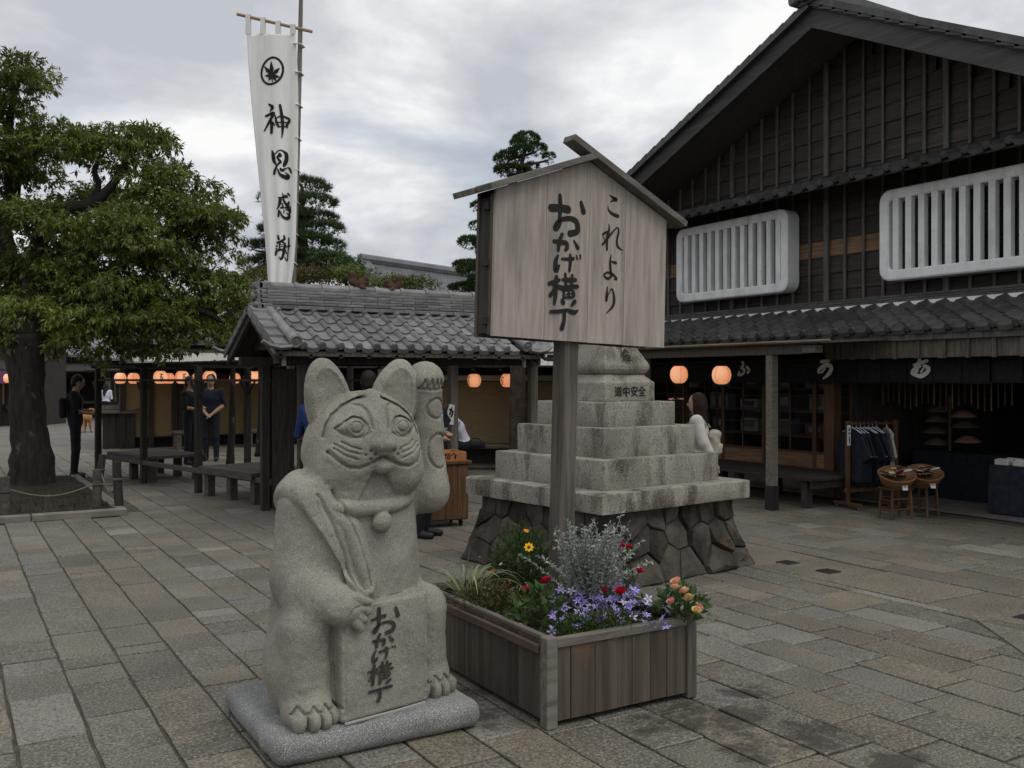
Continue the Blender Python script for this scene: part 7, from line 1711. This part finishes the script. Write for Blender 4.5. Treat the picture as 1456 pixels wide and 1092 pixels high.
    cols=[(.30,.33,.31),(.22,.09,.05),(.10,.16,.17),(.33,.30,.22),(.05,.07,.13),(.38,.37,.34)]; cm=[surf('goods%d'%i,tuple(.7*v for v in c),c,scale=9,rough=.7,bump=.1,rand=.2) for i,c in enumerate(cols)]
    words=['nearest the shop opening','beside it','in the middle bay','left of the middle','near the far corner','at the far corner']
    kinds=['pale','rust red','teal','straw','dark blue','off-white']; zs={0:'bottom',1:'middle',2:'top'}
    for r,z in enumerate((.776,1.146,1.506)):
        for i in range(6):
            y=9.35+i*.72+g.uniform(-.08,.08); c=(i+2*r)%6; h_=g.uniform(.16,.28); w_=g.uniform(.12,.24)
            o=thing('boxed_goods',f'{kinds[c]} boxed goods on the {zs[r]} shelf behind the glass, {words[i]}','box',(11.66,y,z),0,'goods behind the glass'); m=MB(); m.box(-.07,.12,-w_,w_,0,h_,ch=.006); m.build('box',cm[c],o); m=MB(); m.box(-.0725,-.0705,-w_*.6,w_*.6,h_*.3,h_*.8); m.build('label_panel',cm[(c+5)%6],o)
build_shop_goods()
fl=thing('pink_blooms','small pink offering flowers on the top lantern step','flowers',(5.62,6.75,1.456)); put_flowers(fl,star_mesh(.022,6,.009,'pink_bloom'),fm_pink,[(5.60+.035*k,6.55+.015*(k%3),1.468) for k in range(6)],3)
# ================================================================ people and a dog
skin=plain('skin',(.36,.215,.15),.55); hair_m=plain('hair',(.012,.010,.009),.7); hair_br=plain('hair_brown',(.018,.011,.008),.8,.2)
shoe_m=plain('shoe',(.018,.018,.020),.5); sole_m=plain('shoe_sole',(.45,.45,.45),.6)
def person(label,loc,rz,h,top,bottom,pose,hair=None,longhair=False,shoes=None,sleeves='short',group='visitors',seat=False,vox=.0115,lo_=1.0):
    """continuous body grown from round cones; pose gives joints in a 1.70 m frame, front = -y"""
    t=thing('person',label,'person',loc,rz,group); k=h/1.70
    P={'hipL':(.09,0,.90),'hipR':(-.09,0,.90),'kneeL':(.10,-.01,.48),'kneeR':(-.10,-.01,.48),'ankL':(.10,.02,.075),'ankR':(-.10,.02,.075),'toeL':(.115,-.12,.035),'toeR':(-.115,-.12,.035),
       'pel':(0,0,.95),'chest':(0,0,1.24),'neck':(0,.0,1.43),'head':(0,-.015,1.585),'shL':(.185,.01,1.375),'shR':(-.185,.01,1.375),'elL':(.235,.03,1.10),'elR':(-.235,.03,1.10),'wrL':(.235,-.04,.86),'wrR':(-.235,-.04,.86),'face':(0,-1,-.05)}
    P.update(pose); P={q:np.array(v,float)*(1 if q=='face' else k) for q,v in P.items()}
    pts=np.array([v for q,v in P.items() if q!='face']); lo=pts.min(0)-.24*k; hi=pts.max(0)+.24*k; lo[2]=max(lo[2],-.02)
    S=SDF(lo,hi,vox); SK,HR,TP,BT,SH=0,1,2,3,4
    c=lambda a,b,ra,rb,kk=.02,m=0,sc=None:S.cone(P[a] if isinstance(a,str) else a,P[b] if isinstance(b,str) else b,ra*k,rb*k,kk,m,sc)
    for s in 'LR':
        c('hip'+s,'knee'+s,.088,.066,.03,BT); c('knee'+s,'ank'+s,.066,.052,.02,BT)
        S.cone(P['ank'+s]+np.array((0,.015,-.025))*k,P['toe'+s],.044*k,.036*k,.012,SH)
    up=norm(P['neck']-P['pel']); 
    S.cone(P['pel'],P['pel']-up*.05*k,.135*k,.125*k,.03,BT,(1.12,.85,1))
    S.cone(P['pel']+up*.04*k,P['chest'],.130*k,.138*k,.05,TP,(1.14,.82,1)); S.cone(P['chest'],P['chest']+up*.07*k,.14*k,.115*k,.04,TP,(1.22,.78,1))
    for s in 'LR':
        c('chest','sh'+s,.09,.062*lo_,.05,TP); c('sh'+s,'el'+s,.060*lo_,.047*lo_**2,.02,TP if sleeves else SK)
        e,w=P['el'+s],P['wr'+s]
        if sleeves=='long': c('el'+s,e+(w-e)*(.62 if lo_>1 else 1),.045*lo_**2,.034*lo_**3,.015,TP); c('el'+s,'wr'+s,.034,.026,.005,SK)
        else: c('el'+s,'wr'+s,.040,.027,.015,SK)
        d=norm(w-e); sd=norm(np.cross(d,np.array((0,0,1.))+.01)); pal=w+d*.045*k; S.cone(w+d*.012*k,pal+d*.02*k,.027*k,.031*k,.01,SK)
        for f in range(4):
            o=sd*(f-1.5)*.017*k; L=(.055,.066,.062,.046)[f]*k; S.cone(pal+o+d*.02*k,pal+o+d*(.02*k+L)+np.array((0,0,-.012))*k,.0105*k,.009*k,.004,SK)
        S.cone(pal-sd*.026*k,pal-sd*.05*k+d*.04*k,.012*k,.010*k,.006,SK)
    H=P['head']; F=norm(P['face']); U=norm(np.array((0,0,1.))-F*F[2]); Rt=np.cross(F,U)
    S.cone(P['neck']-np.array((0,0,.03)),H-U*.05*k,.058*k,.052*k,.02,SK)
    M=Matrix(((Rt[0],-F[0],U[0]),(Rt[1],-F[1],U[1]),(Rt[2],-F[2],U[2])))
    S.ell(H,(.074*k,.092*k,.112*k),.01,SK,M); S.ell(H+F*.02*k-U*.06*k,(.056*k,.066*k,.056*k),.02,SK,M)
    S.cone(H+F*.088*k+U*.005*k,H+F*.104*k-U*.025*k,.010*k,.014*k,.008,SK)
    for s in (-1,1): S.ell(H+Rt*s*.078*k-U*.005*k,(.012*k,.022*k,.032*k),.006,SK,M)
    S.ell(H-F*.026*k+U*.030*k,(.090*k,.095*k,.100*k),.006,HR,M); S.ell(H-F*.05*k-U*.02*k,(.078*k,.062*k,.085*k),.01,HR,M)
    if longhair:
        S.ell(H-F*.035*k-U*.02*k,(.092*k,.085*k,.125*k),.02,HR,M); S.cone(H-F*.055*k-U*.05*k,H-F*.075*k-U*.36*k,.092*k,.070*k,.03,HR,(1.2,.8,1))
        for s in (-1,1): S.cone(H+Rt*s*.07*k+U*.02*k,H+Rt*s*.085*k-U*.2*k+F*.0,.032*k,.024*k,.02,HR)
    S.noise(.0016,.05,int(h*100))
    b=S.build('body',[skin,hair or hair_m,top,bottom,shoes or shoe_m],t)
    for s in (-1,1):       # eyes and brows
        m=MB(); c0=Vector(H+F*.083*k+Rt*s*.032*k+U*.006*k); m.lathe([(.001,-.006),(.009,-.002),(.010,.002),(.001,.006)],8,Matrix.Translation(c0)@Matrix(((Rt[0],U[0],F[0],0),(Rt[1],U[1],F[1],0),(Rt[2],U[2],F[2],0),(0,0,0,1)))); m.build('eye',hair_m,t)
    m=MB(); m.tube([tuple(H+F*.088*k-U*.058*k-Rt*.02*k),tuple(H+F*.092*k-U*.06*k),tuple(H+F*.088*k-U*.058*k+Rt*.02*k)],.005*k,5); m.build('mouth',plain('lips',(.25,.10,.085),.5) if 'lips' not in MATS else MATS['lips'],t)
    return t
cl=lambda n,a,b:surf(n,a,b,scale=12,rough=.9,bump=.15,rand=0)
black_shirt=cl('black_shirt',(.010,.010,.012),(.020,.020,.023)); dark_trs=cl('dark_trousers',(.009,.010,.014),(.018,.019,.026)); blue_shirt=cl('blue_shirt',(.012,.026,.09),(.02,.042,.14)); grey_shirt=cl('grey_shirt',(.16,.15,.16),(.24,.22,.23))
white_shirt=cl('white_shirt',(.50,.50,.58),(.64,.64,.72)); cream=cl('cream_top',(.42,.40,.36),(.54,.52,.47)); pack=cl('pack_cloth',(.30,.275,.22),(.40,.37,.30)); polo=cl('navy_polo',(.010,.012,.022),(.018,.022,.038)); jeans=cl('dark_jeans',(.012,.014,.020),(.025,.028,.038))
hold={'elL':(.22,-.02,1.10),'elR':(-.22,-.02,1.10),'wrL':(.10,-.19,1.10),'wrR':(-.08,-.19,1.07)}
man=person('man in black shirt and dark trousers holding something, standing beside the tree trunk',(1.86,17.3,0),R(-31+112),1.72,black_shirt,dark_trs,dict(hold,head=(0,-.05,1.575),face=(0,-1,-.35)))
bp=thing('shoulder_bag','dark shoulder bag on the back of the man beside the tree','bag',(1.86,17.3,0),R(-31+112)); m=MB(); m.box(-.13,.13,.13,.24,1.0,1.34,ch=.03); m.build('pouch',black_shirt,bp); m=MB(); m.tube([(-.09,.15,1.34),(-.12,.03,1.46),(-.11,-.12,1.34),(-.10,-.10,1.1)],.014,6,flat=.5); m.build('strap',grey_shirt,bp)
person('man in dark clothes half hidden by the pergola post, facing his companion',at(270,660,18.2)[:2]+(0,),R(-31+80),1.70,black_shirt,dark_trs,dict(hold,face=(0,-1,-.1)))
person('man in navy polo shirt with hands clasped, standing behind the pergola post',at(300,655,19.0)[:2]+(0,),R(-31+5),1.74,polo,jeans,{'elL':(.25,.02,1.10),'elR':(-.25,.02,1.10),'wrL':(.05,-.17,.92),'wrR':(-.05,-.19,.94)})
person('person seen from behind with short black hair, right behind the cat head',at(524,600,10.6)[:2]+(0,),R(-31+184),1.74,grey_shirt,dark_trs,{})
person('person in blue shirt whose bare arm shows left of the cat',at(452,600,10.4)[:2]+(0,),R(-31+160),1.62,blue_shirt,dark_trs,{'elR':(.0,0,0),'elL':(.27,.0,1.08),'wrL':(.22,-.2,.98),'elR':(-.26,.0,1.08),'wrR':(-.20,-.18,1.0)})
pc=at(603,768,9.85)
person('person in black with dark sneakers half hidden behind the raised paw',pc[:2]+(0,),R(-31+75),1.66,black_shirt,dark_trs,dict(hold,toeL=(.115,-.14,.035)))
fo=thing('dark_folder','dark navy folder held up beside the raised paw','folder',at(634,597,9.75),R(-31)); m=MB(); m.prism([(-.15,-.14),(.02,-.07),(.055,-.005),(-.03,.13),(-.15,.17)],-.012,.012,'y'); m.build('cover',polo,fo); m=MB(); m.prism([(-.14,-.125),(.015,-.06),(.045,-.005),(-.03,.115),(-.14,.155)],-.016,-.0125,'y'); m.build('pages',polo,fo)
# seated man
x,y,_=at(652,655,16.3)
person('man in white shirt sitting bent forward on the bench, with black hair',(x,y,0),R(-31-70),1.70,white_shirt,dark_trs,{'pel':(0,.12,.52),'hipL':(.09,.10,.50),'hipR':(-.09,.10,.50),'kneeL':(.13,-.34,.50),'kneeR':(-.13,-.34,.50),'ankL':(.12,-.30,.08),'ankR':(-.12,-.30,.08),'toeL':(.13,-.44,.035),'toeR':(-.13,-.44,.035),'chest':(0,-.02,.80),'neck':(0,-.16,.97),'head':(0,-.27,1.07),'face':(0,-.8,-.6),'shL':(.18,-.10,.93),'shR':(-.18,-.10,.93),'elL':(.24,-.20,.68),'elR':(-.24,-.20,.68),'wrL':(.06,-.36,.64),'wrR':(-.06,-.36,.62)},sleeves='long')
hb=thing('black_bag','black bag lying on the bench behind the seated man','bag',at(675,636,16.3)[:2]+(.456,),R(-31)); S=SDF((-.25,-.15,-.01),(.25,.15,.2),.012); S.rbox((0,0,.06),(.19,.10,.06),.045,0); S.noise(.006,.06,2); S.build('pouch',black_shirt,hb); m=MB(); m.tube([(-.12,0,.11),(-.06,0,.17),(.06,0,.17),(.12,0,.11)],.01,6); m.build('handle',black_shirt,hb)
# woman with backpack
wx,wy,_=at(992,565,9.9)
person('woman with long dark hair in a cream top walking behind the lantern steps',(wx,wy,0),R(-31-108),1.50,cream,jeans,{'elL':(.24,.10,1.12),'wrL':(.24,.22,.90),'elR':(-.25,-.03,1.10),'wrR':(-.22,-.20,.98),'face':(0,-1,.0),'kneeL':(.10,-.14,.49),'ankL':(.10,-.10,.08),'toeL':(.10,-.25,.05),'ankR':(-.10,.16,.08),'toeR':(-.10,.03,.035),'kneeR':(-.1,.02,.48)},hair=hair_br,longhair=True,sleeves='long',lo_=1.22)
bk=thing('cream_backpack','cream cloth backpack on the back of the woman','backpack',(wx,wy,0),R(-31-108)); S=SDF((-.2,.05,.80),(.2,.32,1.25),.012); S.rbox((0,.16,.97),(.12,.065,.13),.05,0); S.ell((0,.175,1.07),(.10,.07,.055),.02); S.rbox((0,.225,.92),(.08,.025,.055),.022,.008); S.noise(.007,.05,4); S.build('pouch',pack,bk); m=MB()
for sx in (-1,1):
    m=MB(); m.tube([(sx*.09,.12,1.14),(sx*.10,.03,1.27),(sx*.10,-.10,1.18),(sx*.11,-.06,.98),(sx*.10,.10,.9)],.013,6,flat=.5); m.build('strap',pack,bk)
# far woman and dog
x,y,_=at(151,560,33); person('far woman in a white top with long dark hair, seen from behind above the hut',(x,y,0),R(-31+170),1.50,white_shirt,dark_trs,hold,longhair=True,group='far visitors',vox=.016)
def dog():
    x,y,_=at(118,617,29); t=thing('dog','tan short-haired dog walking away in the far yard','dog',(x,y,0),R(-31+165)); S=SDF((-.22,-.62,-.01),(.22,.62,.8),.015)
    S.cone((0,-.18,.46),(0,.22,.47),.135,.115,.05); S.cone((0,-.24,.50),(0,-.34,.62),.10,.08,.04); S.ell((0,-.40,.66),(.075,.095,.075),.03); S.cone((0,-.46,.64),(0,-.55,.62),.045,.032,.02)
    for s in (-1,1):
        S.cone((s*.05,-.37,.73),(s*.07,-.36,.66),.024,.018,.01); S.cone((s*.08,-.20,.42),(s*.08,-.22,.22),.06,.035,.03); S.cone((s*.08,-.22,.22),(s*.08,-.21+s*.05,.03),.033,.028,.02); S.cone((s*.08,-.22+s*.05,.025),(s*.08,-.26+s*.05,.02),.032,.026,.01)
        S.cone((s*.08,.20,.44),(s*.09,.14+s*.04,.27),.085,.05,.03); S.cone((s*.09,.14+s*.04,.27),(s*.09,.27+s*.04,.16),.045,.03,.02); S.cone((s*.09,.27+s*.04,.16),(s*.09,.24+s*.04,.03),.028,.026,.015); S.cone((s*.09,.24+s*.04,.025),(s*.09,.20+s*.04,.02),.03,.025,.01)
    S.cone((0,.30,.54),(0,.38,.66),.035,.03,.03); S.cone((0,.38,.66),(0,.30,.74),.03,.02,.02); S.build('body',surf('dog_fur',(.30,.14,.06),(.42,.22,.10),scale=10,rough=.9,bump=.2,rand=0),t)
dog()
